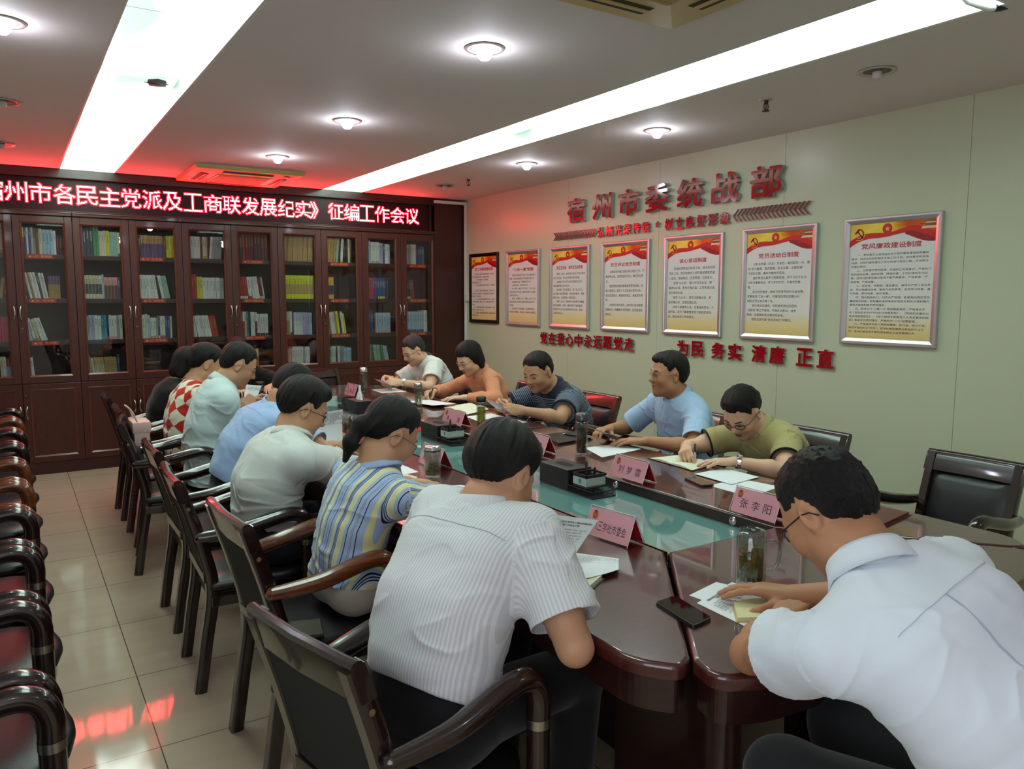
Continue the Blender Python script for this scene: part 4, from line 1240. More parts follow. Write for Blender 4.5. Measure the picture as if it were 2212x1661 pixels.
    for s in (1, -1):
        y = s * .240
        pts = bez([(-.222, s * .217, .632), (-.16, s * .226, .635), (-.06, y, .648), (.06, y, .675), (.125, y, .684), (.170, y, .668), (.190, y, .625), (.190, y, .575)], 5)
        rad = [.021 + .008 * min(1, i / 12) for i in range(len(pts))]
        b = MB(); b.tube(pts, rad, am, 14, ref=(0, 1, 0)); 
        b.tube([(-.222, s * .217, .632), (-.232, s * .217, .631), (-.238, s * .217, .631)], [.021, .017, .006], am, 14)
        arm = soft(b.build('armrest', r), 40)
        b = MB(); b.tube([(.190, y, .553), (.190, y, .576)], .0295, M_ringm, 18, cap=False); b.build('metal_ring', arm)
        lp = bez([(.190, y, .553), (.190, y, .40), (.186, y, .2), (.20, y, 0)], 5)
        b = MB(); b.tube(lp, [.028] * 8 + [.024] * (len(lp) - 8), wm, 12, ref=(0, 1, 0)); soft(b.build('front_leg', r), 40)
        b = MB(); b.box((-.185, s * .205, .35), (.18, s * .228, .39), wm, .004); b.build('side_rail', r)
    return r
base_dark = make_chair(M_chw, M_chw, 'x'); base_red = make_chair(M_chr, M_chr, 'x'); base_amb = make_chair(M_chw, M_cho, 'x')
used = set()
CH = {}
def place_chair(key, base, x, y, deg, label, group):
    if base.name not in used:
        used.add(base.name); base.location = (x, y, 0); base.rotation_euler = (0, 0, R_(deg)); base['label'] = label; base['group'] = group; CH[key] = base
    else:
        CH[key] = dup(base, (x, y, 0), R_(deg), label, group)
G = 'armchairs around the conference table'
place_chair('c1', base_dark, .750, 1.615, 13, 'dark wooden armchair nearest the camera, under the man in the white pinstriped shirt', G)
place_chair('c2', base_amb, .845, 2.60, 3, 'dark armchair with amber arms under the woman in the striped knit top', G)
place_chair('c3', base_dark, .79, 3.30, -2, 'dark wooden armchair under the man in the white polo shirt on the left row', G)
place_chair('c4', base_dark, .81, 3.95, 0, 'dark wooden armchair under the man in the sky blue shirt', G)
place_chair('c5', base_dark, .785, 4.84, -8, 'dark wooden armchair under the man in the long-sleeved pale shirt', G)
place_chair('c6', base_red, .825, 5.42, 0, 'reddish wooden armchair under the woman in the red diamond pattern', G)
place_chair('c7', base_dark, .825, 6.10, 0, 'dark wooden armchair at the far end of the left row, under the woman in black', G)
place_chair('r0', base_dark, 3.26, 1.74, 180, 'empty dark armchair at the right edge, nearest along the poster wall', G)
place_chair('r1', base_dark, 3.29, 2.58, 180, 'dark wooden armchair behind the woman in the olive blouse', G)
place_chair('r2', base_red, 3.26, 3.36, 180, 'reddish armchair behind the man in pale blue on the wall side', G)
place_chair('r3', base_red, 3.29, 4.37, 180, 'reddish armchair with black leather beside the man in the navy striped polo', G)
place_chair('r4', base_dark, 3.26, 5.20, 180, 'dark wooden armchair behind the woman in the orange shirt', G)
place_chair('r5', base_dark, 3.26, 6.05, 180, 'dark wooden armchair behind the older man in the white polo', G)
place_chair('f0', base_dark, 2.60, 7.08, 290, 'empty dark armchair at the far end of the table, in front of the bookcases', G)
place_chair('f2', base_dark, 1.62, 7.06, 270, 'dark wooden armchair at the far table end under the woman with the black sleeve', G)
place_chair('n1', base_dark, 1.62, .52, 112, 'dark wooden armchair in the bottom right corner under the man in the plain white shirt', G)
G2 = 'spare armchairs along the left edge'
sl = ['nearest', 'second nearest', 'third nearest', 'fourth', 'fifth', 'sixth', 'seventh', 'eighth', 'ninth, farthest']
ys = [1.685, 2.255, 2.83, 3.40, 3.957, 4.514, 5.07, 5.627, 6.184, 6.741]
for i, y in enumerate(ys):
    base = base_amb if i in (4, 5, 8) else base_dark
    nm = ['nearest of the row', 'second from the camera', 'third from the camera', 'fourth from the camera', 'fifth from the camera, amber arms', 'sixth from the camera, amber arms', 'seventh from the camera', 'third from the bookcases', 'second from the bookcases', 'last one by the bookcases'][i]
    place_chair('s%d' % i, base, -.165, y, 0, 'spare armchair at the left edge of the picture, ' + nm, G2)
# ------------------------------------------------------------------ things on the table
M_paper = mat('paper_white', (226, 230, 236), .7)
M_print = mat('print_grey', (98, 100, 110), .7)
M_cream = mat('notebook_cream', (222, 222, 200), .7)
M_pink = mat('name_card_pink', (250, 172, 186), .55)
M_cardred = mat('name_card_back_red', (190, 34, 46), .5)
M_cardink = mat('name_ink', (48, 30, 66), .5)
M_acry = pane_mat('acrylic_holder', (250, 250, 251), 1.4, 0, .0)
M_acryedge = mat('acrylic_edge', (214, 208, 208), .15, spec=.6)
M_emb = mat('emblem_gold', (206, 140, 50), .4); M_embp = mat('emblem_purple', (70, 36, 86), .4); M_embr = mat('emblem_red', (190, 50, 36), .4)
E_ = .0006
def sheet(name, label, c, lines=None, m=None, lift=0.0, curl=0.0, group=None, cat='paper', title=None, thick=.0005, nu=10, nv=12, ink=None):
    """thin sheet between four corners c=(bl, br, tr, tl); lift bows it along its height, curl raises its right edge"""
    bl, br, tr, tl = [Vector(p) for p in c]
    O = (bl + br + tr + tl) / 4
    Nn = (br - bl).cross(tl - bl).normalized()
    def S(u, v, e=0.0):
        p = bl * (1 - u) * (1 - v) + br * u * (1 - v) + tr * u * v + tl * (1 - u) * v
        return p - O + Nn * (lift * math.sin(PI * v) + curl * u * u * (1 - v) + e)
    b = MB(); vs = []; fs = []
    for side, e in ((0, 0.0), (1, thick)):
        for i in range(nv + 1):
            for j in range(nu + 1): vs.append(S(j / nu, i / nv, e))
    n0 = (nu + 1) * (nv + 1); w = nu + 1
    for i in range(nv):
        for j in range(nu):
            a = i * w + j
            fs += [(a, a + w, a + w + 1, a + 1), (n0 + a, n0 + a + 1, n0 + a + w + 1, n0 + a + w)]
    for j in range(nu): fs += [(j, j + 1, n0 + j + 1, n0 + j), (nv * w + j, n0 + nv * w + j, n0 + nv * w + j + 1, nv * w + j + 1)]
    for i in range(nv): fs += [(i * w, n0 + i * w, n0 + (i + 1) * w, (i + 1) * w), (i * w + nu, (i + 1) * w + nu, n0 + (i + 1) * w + nu, n0 + i * w + nu)]
    b.add(vs, fs, m or M_paper, True)
    o = soft(b.build(name, None, O), 60)
    tag(o, label, cat, group)
    W = (br - bl).length; Hh = (tl - bl).length
    def put(s, x0, y, size, bold=0, mm=None):
        v, f, _ = text_geo(s, bold)
        P = [S(x0 + p[0] * size / W, y + p[1] * size / Hh, thick + .0003) for p in v]
        tb.add(P, f, mm or ink or M_print)
    if lines or title:
        tb = MB(); y = .90
        for s in title or []:
            sz = .0100; put(s, .5 - len(s) * sz / W / 2, y, sz, .03); y -= .050
        y -= .02
        for s in lines or []:
            put(s, .12, y, .0078); y -= .047
        tb.build('printed_text', o)
    return o
DOC_T = ['《宿州市各民主党派及工商联发展纪实》', '征编工作会议方案']
DOC = ['　　为深入学习贯彻中国共产党统一战线工作', '条例，充分发挥民主党派和工商联的作用，', '总结经验，编好发展纪实，做好征编的工作', '现就征编工作的有关事项，召开会议，共同', '研究并提出具体的意见和建议，明确分工，', '落实任务，按时完成。', '　　一、会议时间', '2021年7月2日上午9：00，市委会议室', '　　二、会议地点', '市委统战部会议室', '', '　　三、参加会议的人员名单和会议的内容', '各民主党派市委会和工商联负责征编的同志']
DOC2 = DOC[:8]
# --- folding name cards in clear holders
def tent(x, y, rz, label, text, ly=.205, depth=.085, h=.098):
    """near foot line at local x=0, card leaning towards +x; text faces -x"""
    r = thing('name_card', label, 'name card', (x, y, TZ), rz, 'pink name cards on the table')
    w = ly / 2; ax = depth * .45
    def slab(b, p0, p1, t, m, w_, z=0):
        d = Vector((p1[0] - p0[0], 0, p1[1] - p0[1])).normalized(); n = Vector((-d.z, 0, d.x)) * t
        q = [(p0[0], p0[1]), (p1[0], p1[1]), (p1[0] + n.x, p1[1] + n.z), (p0[0] + n.x, p0[1] + n.z)]
        vs = [(a, -w_, c) for a, c in q] + [(a, w_, c) for a, c in q]
        b.add(vs, [(0, 1, 2, 3), (7, 6, 5, 4), (0, 4, 5, 1), (1, 5, 6, 2), (2, 6, 7, 3), (3, 7, 4, 0)], m)
    b = MB(); slab(b, (0, E_), (ax, h), .0018, M_acry, w); slab(b, (depth, E_), (ax, h), -.0018, M_acry, w)
    b.build('acrylic_holder', r)
    b = MB()
    for s in (-w, w):
        b.tube([(0, s, E_ + .001), (ax, s, h), (depth, s, E_ + .001)], .0012, M_acryedge, 5)
    b.tube([(ax, -w, h), (ax, w, h)], .0014, M_acryedge, 5)
    b.build('holder_edge', r)
    i = .006
    p0 = (.0035 + ax * .05, .006); p1 = (ax - .001, h - .006)
    b = MB(); slab(b, (p0[0] + .001, p0[1]), (p1[0] + .0005, p1[1]), -.0006, M_cardred, w - .002); slab(b, (depth - .006, .006), (ax + .001, h - .006), -.0006, M_pink, w - .002)
    slab(b, (depth - .0068, .006), (ax + .0004, h - .006), .0004, M_cardred, w - .002)
    b.build('red_card_back', r)
    b = MB(); slab(b, p0, p1, .0006, M_pink, w - .002); pc = b.build('pink_card', r)
    d = Vector((p1[0] - p0[0], 0, p1[1] - p0[1])); ln = d.length; d.normalize()
    n = Vector((-d.z, 0, d.x))
    fr = (Vector((p0[0], 0, p0[1])) + n * .0012, Vector((0, -1, 0)), d)
    b = MB()
    k = len(text); sz = min(.034, (ly - .04) / k * .82)
    gap = (ly - .05) / max(1, k)
    for q, ch in enumerate(text):
        if ch == '　': continue
        cx_ = (q - (k - 1) / 2) * gap + .004
        add_text(b, ch, M_cardink, (cx_ - sz / 2, .022, cx_ + sz / 2, .022 + max(.030, sz)), fr, .0)
    b.build('name_text', pc)
    b = MB()
    O, X, Y = fr
    c = (-w + .028, ln - .022)
    def dsc(rx, ry, m, e, a0=0, a1=360, cx=0, cy=0):
        pts = [O + X * (c[0] + cx + rx * math.cos(R_(a))) + Y * (c[1] + cy + ry * math.sin(R_(a))) + n * e for a in np.linspace(a0, a1, 25)[:-1 if a1 - a0 == 360 else None]]
        b.add(pts, [tuple(range(len(pts)))], m)
    dsc(.0125, .0145, M_emb, .0002); dsc(.0125, .0145, M_embp, .0004, 40, 140); dsc(.0085, .0095, M_embr, .0006); dsc(.0045, .004, M_emb, .0008, cy=-.001); dsc(.012, .0145, M_embr, .0005, 215, 325)
    b.build('emblem', pc)
    return r
tent(2.206, 1.842, 0, 'pink name card reading 张李阳, near right corner of the glass, by the bent man in white', '张李阳')
tent(2.210, 2.53, 0, 'pink name card reading 刘梦霏, in front of the woman in olive', '刘梦霏', .213)
tent(2.210, 3.255, 0, 'pink name card ending in 斌, between the right-hand tea bottle and the near organiser', '晓斌', .205)
tent(2.255, 4.217, R_(5), 'pink name card reading 朱 海, behind the middle organiser', '朱　海', .22)
tent(2.25, 5.15, 0, 'pink name card mostly hidden by the ponytail woman, in front of the orange shirt', '陈　静', .205)
tent(2.252, 5.93, R_(2), 'pink name card at the far end, beside the tall tea bottle', '王彩云', .2)
tent(1.588, 1.914, R_(7), 'pink name card reading 九三学社市委会, near left edge of the glass', '九三学社市委会', .195)
tent(1.600, 2.575, 0, 'pink name card showing only its end, behind the head of the pinstriped man', '民盟市委会')
tent(1.602, 3.228, 0, 'pink name card behind the steel-lidded tea jar on the left side', '民进市委会')
tent(1.622, 4.46, 0, 'pink name card behind the jar of amber tea on the left side', '农工市委会')

# --- tissue organisers
M_blk = mat('organiser_leather', (26, 24, 27), .42, bump=(160, .1, .002))
M_mesh = mat('organiser_mesh', (20, 20, 22), .5)
M_ptag = mat('pen_box_tag', (170, 180, 186), .5); M_ptag2 = mat('pen_box_print', (80, 92, 104), .5); M_ptag3 = mat('pen_box_yellow', (200, 200, 140), .5)
M_tissue = mat('tissue', (232, 234, 236), .9)
GZ = TZ - .042
def organiser(x, y, rz, label, tissue=False, pens=True):
    r = thing('desk_organiser', label, 'tissue box', (x, y, GZ), rz, 'black tissue organisers on the glass')
    b = MB(); b.box((0, .0, .0008), (.125, .215, .088), M_blk, .005); b.build('tissue_box', r)
    b = MB()
    b.box((-.002, -.002, .0855), (.127, .217, .0945), M_blk, .003)
    b.build('lid', r)
    b = MB()
    o = [(.0625 + .026 * math.cos(a), .1075 + .055 * math.sin(a), .0952) for a in [2 * PI * k / 28 for k in range(28)]]
    b.add(o, [tuple(range(28))], mat('slot_black', (6, 6, 6), .9)); b.build('slot', r)
    # wire tray with compartments
    b = MB()
    def wall(p, q, h0, h1):
        d = (Vector(q) - Vector(p)); n = max(2, int(d.length / .006))
        for k in range(n + 1):
            a = Vector(p) + d * (k / n); b.tube([(a.x, a.y, h0), (a.x, a.y, h1)], .0007, M_mesh, 4, cap=False)
        for z in np.arange(h0, h1 + .001, .006): b.tube([(p[0], p[1], z), (q[0], q[1], z)], .0007, M_mesh, 4, cap=False)
        for z in (h0, h1): b.tube([(p[0], p[1], z), (q[0], q[1], z)], .002, M_mesh, 6)
    for p, q in (((0, -.17), (.125, -.17)), ((0, -.17), (0, -.002)), ((.125, -.17), (.125, -.002)), ((.0, -.085), (.125, -.085)), ((.0625, -.17), (.0625, -.085))):
        wall(p, q, .003, .030)
    b.box((0, -.17, .0008), (.125, -.002, .004), M_mesh); b.build('wire_tray', r)
    b = MB()
    for p, q in (((.01, -.115), (.115, -.115)), ((.01, -.025), (.115, -.025)), ((.01, -.115), (.01, -.025)), ((.115, -.115), (.115, -.025))):
        wall(p, q, .034, .088)
    b.box((.008, -.117, .080), (.117, -.113, .090), M_mesh); b.box((.008, -.027, .080), (.117, -.023, .090), M_mesh)
    b.box((.008, -.117, .080), (.012, -.023, .090), M_mesh); b.box((.113, -.117, .080), (.117, -.023, .090), M_mesh)
    b.box((.01, -.115, .034), (.115, -.025, .037), M_mesh); pb = b.build('pen_box', r)
    b = MB()
    b.box((.0085, -.114, .042), (.0095, -.026, .076), M_ptag); b.box((.008, -.1155, .042), (.112, -.1165, .076), M_ptag)
    for k in range(4): b.box((.0080, -.042 - k * .005, .052), (.0085, -.039 - k * .005, .064), M_ptag3)
    for k in range(5): b.box((.0080, -.068 - k * .0035, .050), (.0085, -.066 - k * .0035, .070), M_ptag2)
    for k in range(4): b.box((.030 + k * .018, -.1175, .050), (.042 + k * .018, -.1165, .060), M_ptag3)
    b.build('tag', pb)
    if tissue:
        b = MB(); vs = []; n = 20
        for i in range(7):
            t = i / 6
            for k in range(n):
                a = 2 * PI * k / n
                vs.append((.0625 + (.018 * (1 - t) + .002 + .010 * t * math.sin(2 * a)) * math.cos(a), .1075 + (.048 * (1 - t * .98)) * math.sin(a) + .012 * t, .094 + .105 * t ** .8))
        b.add(vs, [(i*n+k, i*n+(k+1) % n, (i+1)*n+(k+1) % n, (i+1)*n+k) for i in range(6) for k in range(n)] + [tuple(range(6*n, 7*n))], M_tissue, True)
        b.build('tissue', r)
    return r
def pen(name, label, a, c, m, clip=True, group=None, rad=.0046):
    a, c = Vector(a), Vector(c); d = (c - a)
    o = thing(name, label, 'pen', a, 0, group)
    b = MB(); b.tube([(0, 0, 0), d * .12], [.0006, rad * .8], M_steel, 8); b.tube([d * .1, d * .14], [rad, rad], M_steel, 10); b.build('tip', o)
    b = MB(); b.tube([d * .12, d * .16, d * .62], [rad * .9, rad, rad], m, 10); b.build('barrel', o)
    b = MB(); b.tube([d * .60, d * .97, d], [rad * 1.12, rad * 1.12, rad * .8], M_black, 10); b.build('cap', o)
    return o
organiser(1.985, 2.645, 0, 'black leather tissue box with wire pen tray, nearest on the glass')
organiser(2.040, 3.975, 0, 'black leather tissue box with wire pen tray, in the middle of the glass')
organiser(2.165, 5.43, PI, 'black tissue box with a white tissue sticking up, far end of the glass', True)
G = 'pens standing in the organisers'
for k, (ox, oy) in enumerate(((1.985, 2.645), (2.040, 3.975))):
    w_ = ('nearest', 'middle')[k]
    for q, (dx_, dy_, tx) in enumerate(((.045, -.07, 'taller'), (.075, -.085, 'shorter'))):
        if k == 1 and q == 1: continue
        pen('pen', f'{tx} dark pen standing in the {w_} organiser', (ox + dx_, oy + dy_, GZ + .0375), (ox + dx_ + .012 - .02 * q, oy + dy_ + .016 * (1 - 2 * q), GZ + (.135 if q == 0 else .118)), M_black, group=G)

# --- glass cups and bottles
M_gls = pane_mat('cup_glass', (232, 238, 236), 1.5, 0, .05)
def tea_mat(nm, rgb, r=.1):
    m = mat(nm, rgb, r, spec=.5); return m
def tea_liquid(name, tint, body, f):
    """clear brew that also scatters some light"""
    m = pane_mat(name, tint, 1.33); nt = m.node_tree; L = nt.links.new
    out = [n for n in nt.nodes if n.type == 'OUTPUT_MATERIAL'][0]; src = out.inputs[0].links[0].from_socket
    d = nt.nodes.new('ShaderNodeBsdfDiffuse'); d.inputs['Color'].default_value = (*lin(body), 1)
    mx = nt.nodes.new('ShaderNodeMixShader'); mx.inputs[0].default_value = f
    L(src, mx.inputs[1]); L(d.outputs[0], mx.inputs[2]); L(mx.outputs[0], out.inputs[0]); return m
M_tea_g = tea_liquid('tea_olive', (206, 180, 84), (150, 128, 34), .34); M_tea_y = tea_liquid('tea_yellow', (222, 210, 110), (196, 186, 84), .3); M_tea_a = tea_liquid('tea_amber', (206, 146, 78), (130, 80, 30), .3)
M_tea_p = tea_liquid('tea_pale', (222, 218, 190), (196, 186, 140), .14); M_tea_d = tea_liquid('tea_dark', (190, 176, 140), (84, 76, 48), .25)
M_leaf = mat('tea_leaf', (84, 100, 46), .6); M_leaf2 = mat('tea_leaf_olive', (112, 100, 40), .6); M_petal = mat('tea_petal', (206, 206, 120), .6)
def vessel(label, x, y, r, h, liquid, level, lid=None, handle=None, leaf=None, nleaf=30, neck=None, base=.012, seed=3):
    """double-walled glass drinking vessel standing on the table"""
    o = thing('tea_bottle' if lid else 'tea_mug', label, 'cup', (x, y, TZ), 0, 'tea cups and bottles on the table')
    rr = random.Random(seed)
    top = h
    b = MB()
    ne = neck or r
    b.lathe([(0, .0008), (r * .9, .0008), (r, .004), (r, top * .86), (ne, top * .90), (ne, top), (ne - .002, top), (ne - .002, top * .9)], M_gls, 36)
    b.lathe([(0, base), (r - .007, base + .002), (r - .006, base + .008), (r - .006, top * .84), (ne - .003, top * .89)], M_gls, 36)
    g = b.build('glass_body', o)
    if neck:
        b = MB()
        for z in (.905, .93, .955): b.tube([(ne * math.cos(a) * 1.03, ne * math.sin(a) * 1.03, top * z) for a in [2 * PI * k / 30 for k in range(31)]], .0014, M_gls, 5, cap=False)
        b.build('screw_thread', g)
    if liquid:
        b = MB(); zl = base + (top * .84 - base) * level; q = r - .0075
        b.lathe([(0, base + .0025), (q - .002, base + .003), (q, base + .009), (q, zl), (0, zl)], liquid, 32); b.build('tea', o)
    if leaf:
        b = MB()
        for k in range(nleaf):
            a = rr.uniform(0, 2 * PI); rad = (r - .012) * math.sqrt(rr.random()); z = base + .006 + (top * .84 - base) * level * (rr.random() ** 1.6) * .8
            c = Vector((rad * math.cos(a), rad * math.sin(a), z)); d = Vector((rr.uniform(-1, 1), rr.uniform(-1, 1), rr.uniform(-1, 1.4))).normalized() * rr.uniform(.005, .011)
            n = Vector((rr.uniform(-1, 1), rr.uniform(-1, 1), rr.uniform(-.3, .3))).normalized().cross(d).normalized() * .0022
            b.add([c - d, c + n, c + d, c - n], [(0, 1, 2, 3)], leaf)
        lf = b.build('tea_leaves', o); lf['kind'] = 'stuff'
    if lid:
        lm, lh, lr = lid
        b = MB(); b.lathe([(0, top + lh), (lr * .8, top + lh), (lr, top + lh - .004), (lr, top + .004)], lm, 32); b.lathe([(lr, top + .004), (lr - .001, top - .002), (0, top - .002)], M_black, 32)
        b.build('lid', o)
    if handle:
        hx, hy = handle; b = MB()
        pts = bez([(hx * r * .98, hy * r * .98, top * .78), (hx * (r + .022), hy * (r + .022), top * .79), (hx * (r + .038), hy * (r + .038), top * .70), (hx * (r + .036), hy * (r + .036), top * .44), (hx * (r + .022), hy * (r + .022), top * .27), (hx * r * .98, hy * r * .98, top * .25)], 5)
        b.tube(pts, .0055, M_gls, 10); b.build('handle', o)
    return o
mug = vessel('large glass mug of green tea with a handle, beside the man in plain white', 1.690, 1.405, .040, .155, M_tea_g, .78, None, (.84, -.54), M_leaf, 80, .035)
b = MB()
for q, ch in enumerate('WAN'):      # upside-down print near the foot, as on the mug
    a = -2.55 + q * .34
    X = Vector((-math.sin(a), math.cos(a), 0)); fr = (Vector((math.cos(a) * .0405, math.sin(a) * .0405, .019)), X, Vector((0, 0, 1)))
    add_text(b, ch, M_black, (-.006, 0, .006, .011), fr, .03)
b.build('print', mug)
vessel('steel-lidded glass jar of tea beside the woman in the striped knit', 1.530, 3.03, .037, .120, M_tea_p, .62, (M_steel, .024, .0375), None, M_leaf2, 40, seed=5)
vessel('tall grey-lidded glass bottle of green leaves, before the man in light blue', 2.392, 3.075, .0315, .175, M_tea_d, .95, (mat('lid_grey', (96, 96, 98), .3, metal=.8), .040, .0325), None, M_leaf, 130, seed=6)
vessel('slim glass bottle of yellow tea with a black lid, beside the man in navy', 2.372, 4.04, .0295, .165, M_tea_y, .92, (M_black, .030, .0300), None, M_petal, 26, seed=7)
vessel('slim steel-lidded glass bottle with a white swan print, before the woman in orange', 2.410, 4.985, .0285, .165, M_tea_p, .8, (M_steel, .024, .0285), None, M_petal, 24, seed=8)
vessel('tall clear bottle with a domed steel lid at the far end of the table', 2.465, 6.14, .0315, .165, M_tea_p, .3, (M_steel, .042, .0325), None, M_leaf2, 20, seed=9)
vessel('open glass jar of amber tea beside the man in the grey polo', 1.545, 4.085, .0365, .135, M_tea_a, .80, None, None, M_leaf2, 40, .034, seed=10)
vessel('dark glass jar with a lid at the far left of the table', 1.625, 6.20, .036, .105, M_tea_d, .8, (mat('lid_dark', (60, 56, 54), .3, metal=.7), .026, .034), None, M_leaf, 20, seed=11)
vessel('glass cup with a bright steel lid behind the chin of the pinstriped man', 1.480, 2.30, .034, .085, M_tea_p, .6, (M_chrome, .020, .0345), None, None, seed=12)
# swan on the slim bottle
b = MB()
sw = [(0, 0), (.016, .002), (.02, .014), (.012, .010), (.006, .02), (.010, .03), (.006, .036), (.0, .033), (.001, .026), (-.002, .014), (-.008, .008)]
cx_, cy_ = 2.410, 4.985
pts = []
for x_, z_ in sw:
    a = PI * 1.33 + x_ / .0295
    pts.append((.0295 * math.cos(a), .0295 * math.sin(a), .035 + z_ * 1.2))
b.add(pts, [tuple(range(len(pts)))], mat('swan_white', (228, 230, 226), .5))
for o in bpy.data.objects:
    if o.get('label', '').startswith('slim steel-lidded glass bottle'): b.build('swan_print', o)

# --- loose sheets, notebooks, phones
GP = 'loose sheets of paper on the table'
z0 = TZ + .0006
sheet('paper_sheet', 'printed sheet held up by the man in the pinstriped shirt', ((1.055, 1.655, .842), (1.24, 1.670, .792), (1.49, 1.828, .868), (1.305, 1.815, .918)), DOC, lift=-.012, title=DOC_T)
sheet('paper_sheet', 'printed sheet lying under the held one, beside the 九三学社 card', ((1.29, 1.645, z0 + .019), (1.425, 1.655, z0 + .004), (1.495, 1.735, z0 + .012), (1.33, 1.93, z0 + .020)), DOC2, group=GP, curl=.012)
def notebook(label, c, th=.012, cover=M_black, open_=False, strap=False, page=None, overhang=.004, cat='notebook'):
    """c: four ground corners bl, br, tr, tl"""
    pts = [Vector((p[0], p[1], 0)) for p in c]; O = sum(pts, Vector()) / 4
    o = thing('notebook', label, cat, (O.x, O.y, TZ))
    q = [p - O for p in pts]
    def slab(b, k, z_0, z_1, m, sh=(0, 0)):
        vs = [(p.x * k + sh[0], p.y * k + sh[1], z_0) for p in q] + [(p.x * k + sh[0], p.y * k + sh[1], z_1) for p in q]
        b.add(vs, [(3, 2, 1, 0), (4, 5, 6, 7), (0, 1, 5, 4), (1, 2, 6, 5), (2, 3, 7, 6), (3, 0, 4, 7)], m)
    b = MB(); slab(b, 1.04, .0008, .003, cover); b.build('cover', o)
    if not open_:
        b = MB(); slab(b, .97, .003, th, page or M_cream); b.build('pages', o)
    else:
        for s in (0, 1):
            b = MB(); n = 10; vs = []
            for i in range(n + 1):
                t = i / n; zz = .004 + th * (math.sin(PI * min(1, t * 1.15 + .02)) ** .6 * .9 + .05) * (1 - .3 * t)
                m0, m1 = (q[0] + q[3]) / 2, (q[1] + q[2]) / 2
                a, c_ = (q[0], q[1]), (q[3], q[2])
                mid0, mid1 = (q[0] + q[1]) / 2, (q[3] + q[2]) / 2
                e0, e1 = (q[0], q[3]) if s == 0 else (q[1], q[2])
                p0 = mid0.lerp(e0, t); p1 = mid1.lerp(e1, t)
                vs += [(p0.x * .98, p0.y * .98, zz), (p1.x * .98, p1.y * .98, zz), (p0.x * .98, p0.y * .98, .003), (p1.x * .98, p1.y * .98, .003)]
            fs = []
            for i in range(n):
                k = 4 * i
                fs += [(k, k + 4, k + 5, k + 1), (k + 2, k + 3, k + 7, k + 6), (k, k + 2, k + 6, k + 4), (k + 1, k + 5, k + 7, k + 3)]
            fs.append((4 * n, 4 * n + 2, 4 * n + 3, 4 * n + 1))
            b.add(vs, fs, page or M_cream, True); soft(b.build('page_block', o), 40)
    if strap:
        m0, m1 = (q[0] + q[1]) / 2, (q[2] + q[3]) / 2
        b = MB(); b.tube([(m0.x * 1.05, m0.y * 1.05, .002), (m0.x * 1.05, m0.y * 1.05, .006)], .006, M_black, 8); b.build('strap', o)
    return o
notebook('cream-paged notebook under the papers of the pinstriped man', ((1.185, 1.545), (1.365, 1.650), (1.30, 1.765), (1.12, 1.66)), .014, mat('cover_greybeige', (120, 116, 100), .5))
notebook('open notebook the woman in olive is writing in', ((2.595, 2.51), (2.615, 2.82), (2.80, 2.80), (2.775, 2.545)), .010, M_black, True, True)
notebook('open cream notebook beside the bottle of yellow tea, between orange and navy', ((2.565, 4.55), (2.575, 4.92), (2.815, 5.04), (2.822, 4.69)), .018, M_black, True)
notebook('cream notebook under the hand of the man in the grey polo', ((1.265, 3.685), (1.47, 3.845), (1.43, 3.93), (1.30, 3.84)), .012, mat('cover_olive', (64, 62, 50), .5))
notebook('notebook with a dark cover beside the steel-lidded jar', ((1.372, 2.985), (1.462, 3.03), (1.44, 3.155), (1.33, 3.12)), .010, mat('cover_darkbrown', (40, 26, 24), .4))
notebook('small cream-edged booklet on the papers of the man in plain white', ((1.455, 1.245), (1.56, 1.190), (1.66, 1.29), (1.53, 1.325)), .012, mat('cover_kraft', (196, 170, 110), .5), page=mat('page_yellow', (216, 210, 160), .6))
notebook('black folder lying in front of the empty reddish chair', ((2.44, 3.34), (2.70, 3.38), (2.76, 3.60), (2.50, 3.62)), .012, M_black, page=mat('folder_black', (22, 20, 24), .4), cat='folder')
notebook('dark red folder at the right, beyond the bent man in white', ((2.50, 1.52), (2.735, 1.56), (2.70, 1.76), (2.46, 1.72)), .012, mat('folder_red', (96, 30, 26), .35), page=mat('folder_red2', (92, 30, 26), .35), cat='folder')
def flat(label, pts, **k): return sheet('paper_sheet', label, [(x, y, z0 + dz) for x, y, dz in pts], group=GP, **k)
flat('printed sheets in front of the man in plain white', ((1.453, 1.20, .0), (1.70, 1.28, .0), (1.655, 1.44, .0), (1.462, 1.385, .0)), lines=DOC2, title=DOC_T)
flat('second sheet fanned out under the papers of the man in plain white', ((1.50, 1.30, -.0004), (1.66, 1.36, -.0004), (1.62, 1.465, -.0004), (1.485, 1.435, -.0004)))
flat('upper white sheet in front of the woman in olive, near the corner card', ((2.538, 2.228, .003), (2.552, 2.455, .003), (2.763, 2.47, .003), (2.748, 2.257, .003)))
flat('lower sheet under the white one, behind the 张李阳 card', ((2.45, 2.05, .0), (2.45, 2.27, .0), (2.66, 2.30, .0), (2.69, 2.10, .0)), lines=DOC2)
flat('white sheet lying before the man in light blue', ((2.44, 2.972, .0), (2.524, 3.218, .0), (2.742, 3.205, .0), (2.754, 3.029, .0)))
flat('white sheets under the hands of the man in navy', ((2.466, 4.084, .0), (2.519, 4.494, .0), (2.736, 4.531, .0), (2.74, 4.082, .0)))
flat('white sheets spread in front of the woman in orange', ((2.512, 4.961, .020), (2.497, 5.412, .0), (2.70, 5.40, .0), (2.70, 4.95, .020)))
flat('white sheet in front of the older man with grey hair', ((2.56, 5.98, .0), (2.58, 6.25, .0), (2.80, 6.28, .0), (2.78, 5.97, .0)))
flat('white sheet behind the woman in the striped knit, near the jar', ((1.448, 3.149, .0), (1.525, 3.156, .0), (1.528, 3.353, .0), (1.43, 3.37, .0)), lines=DOC2[:3])
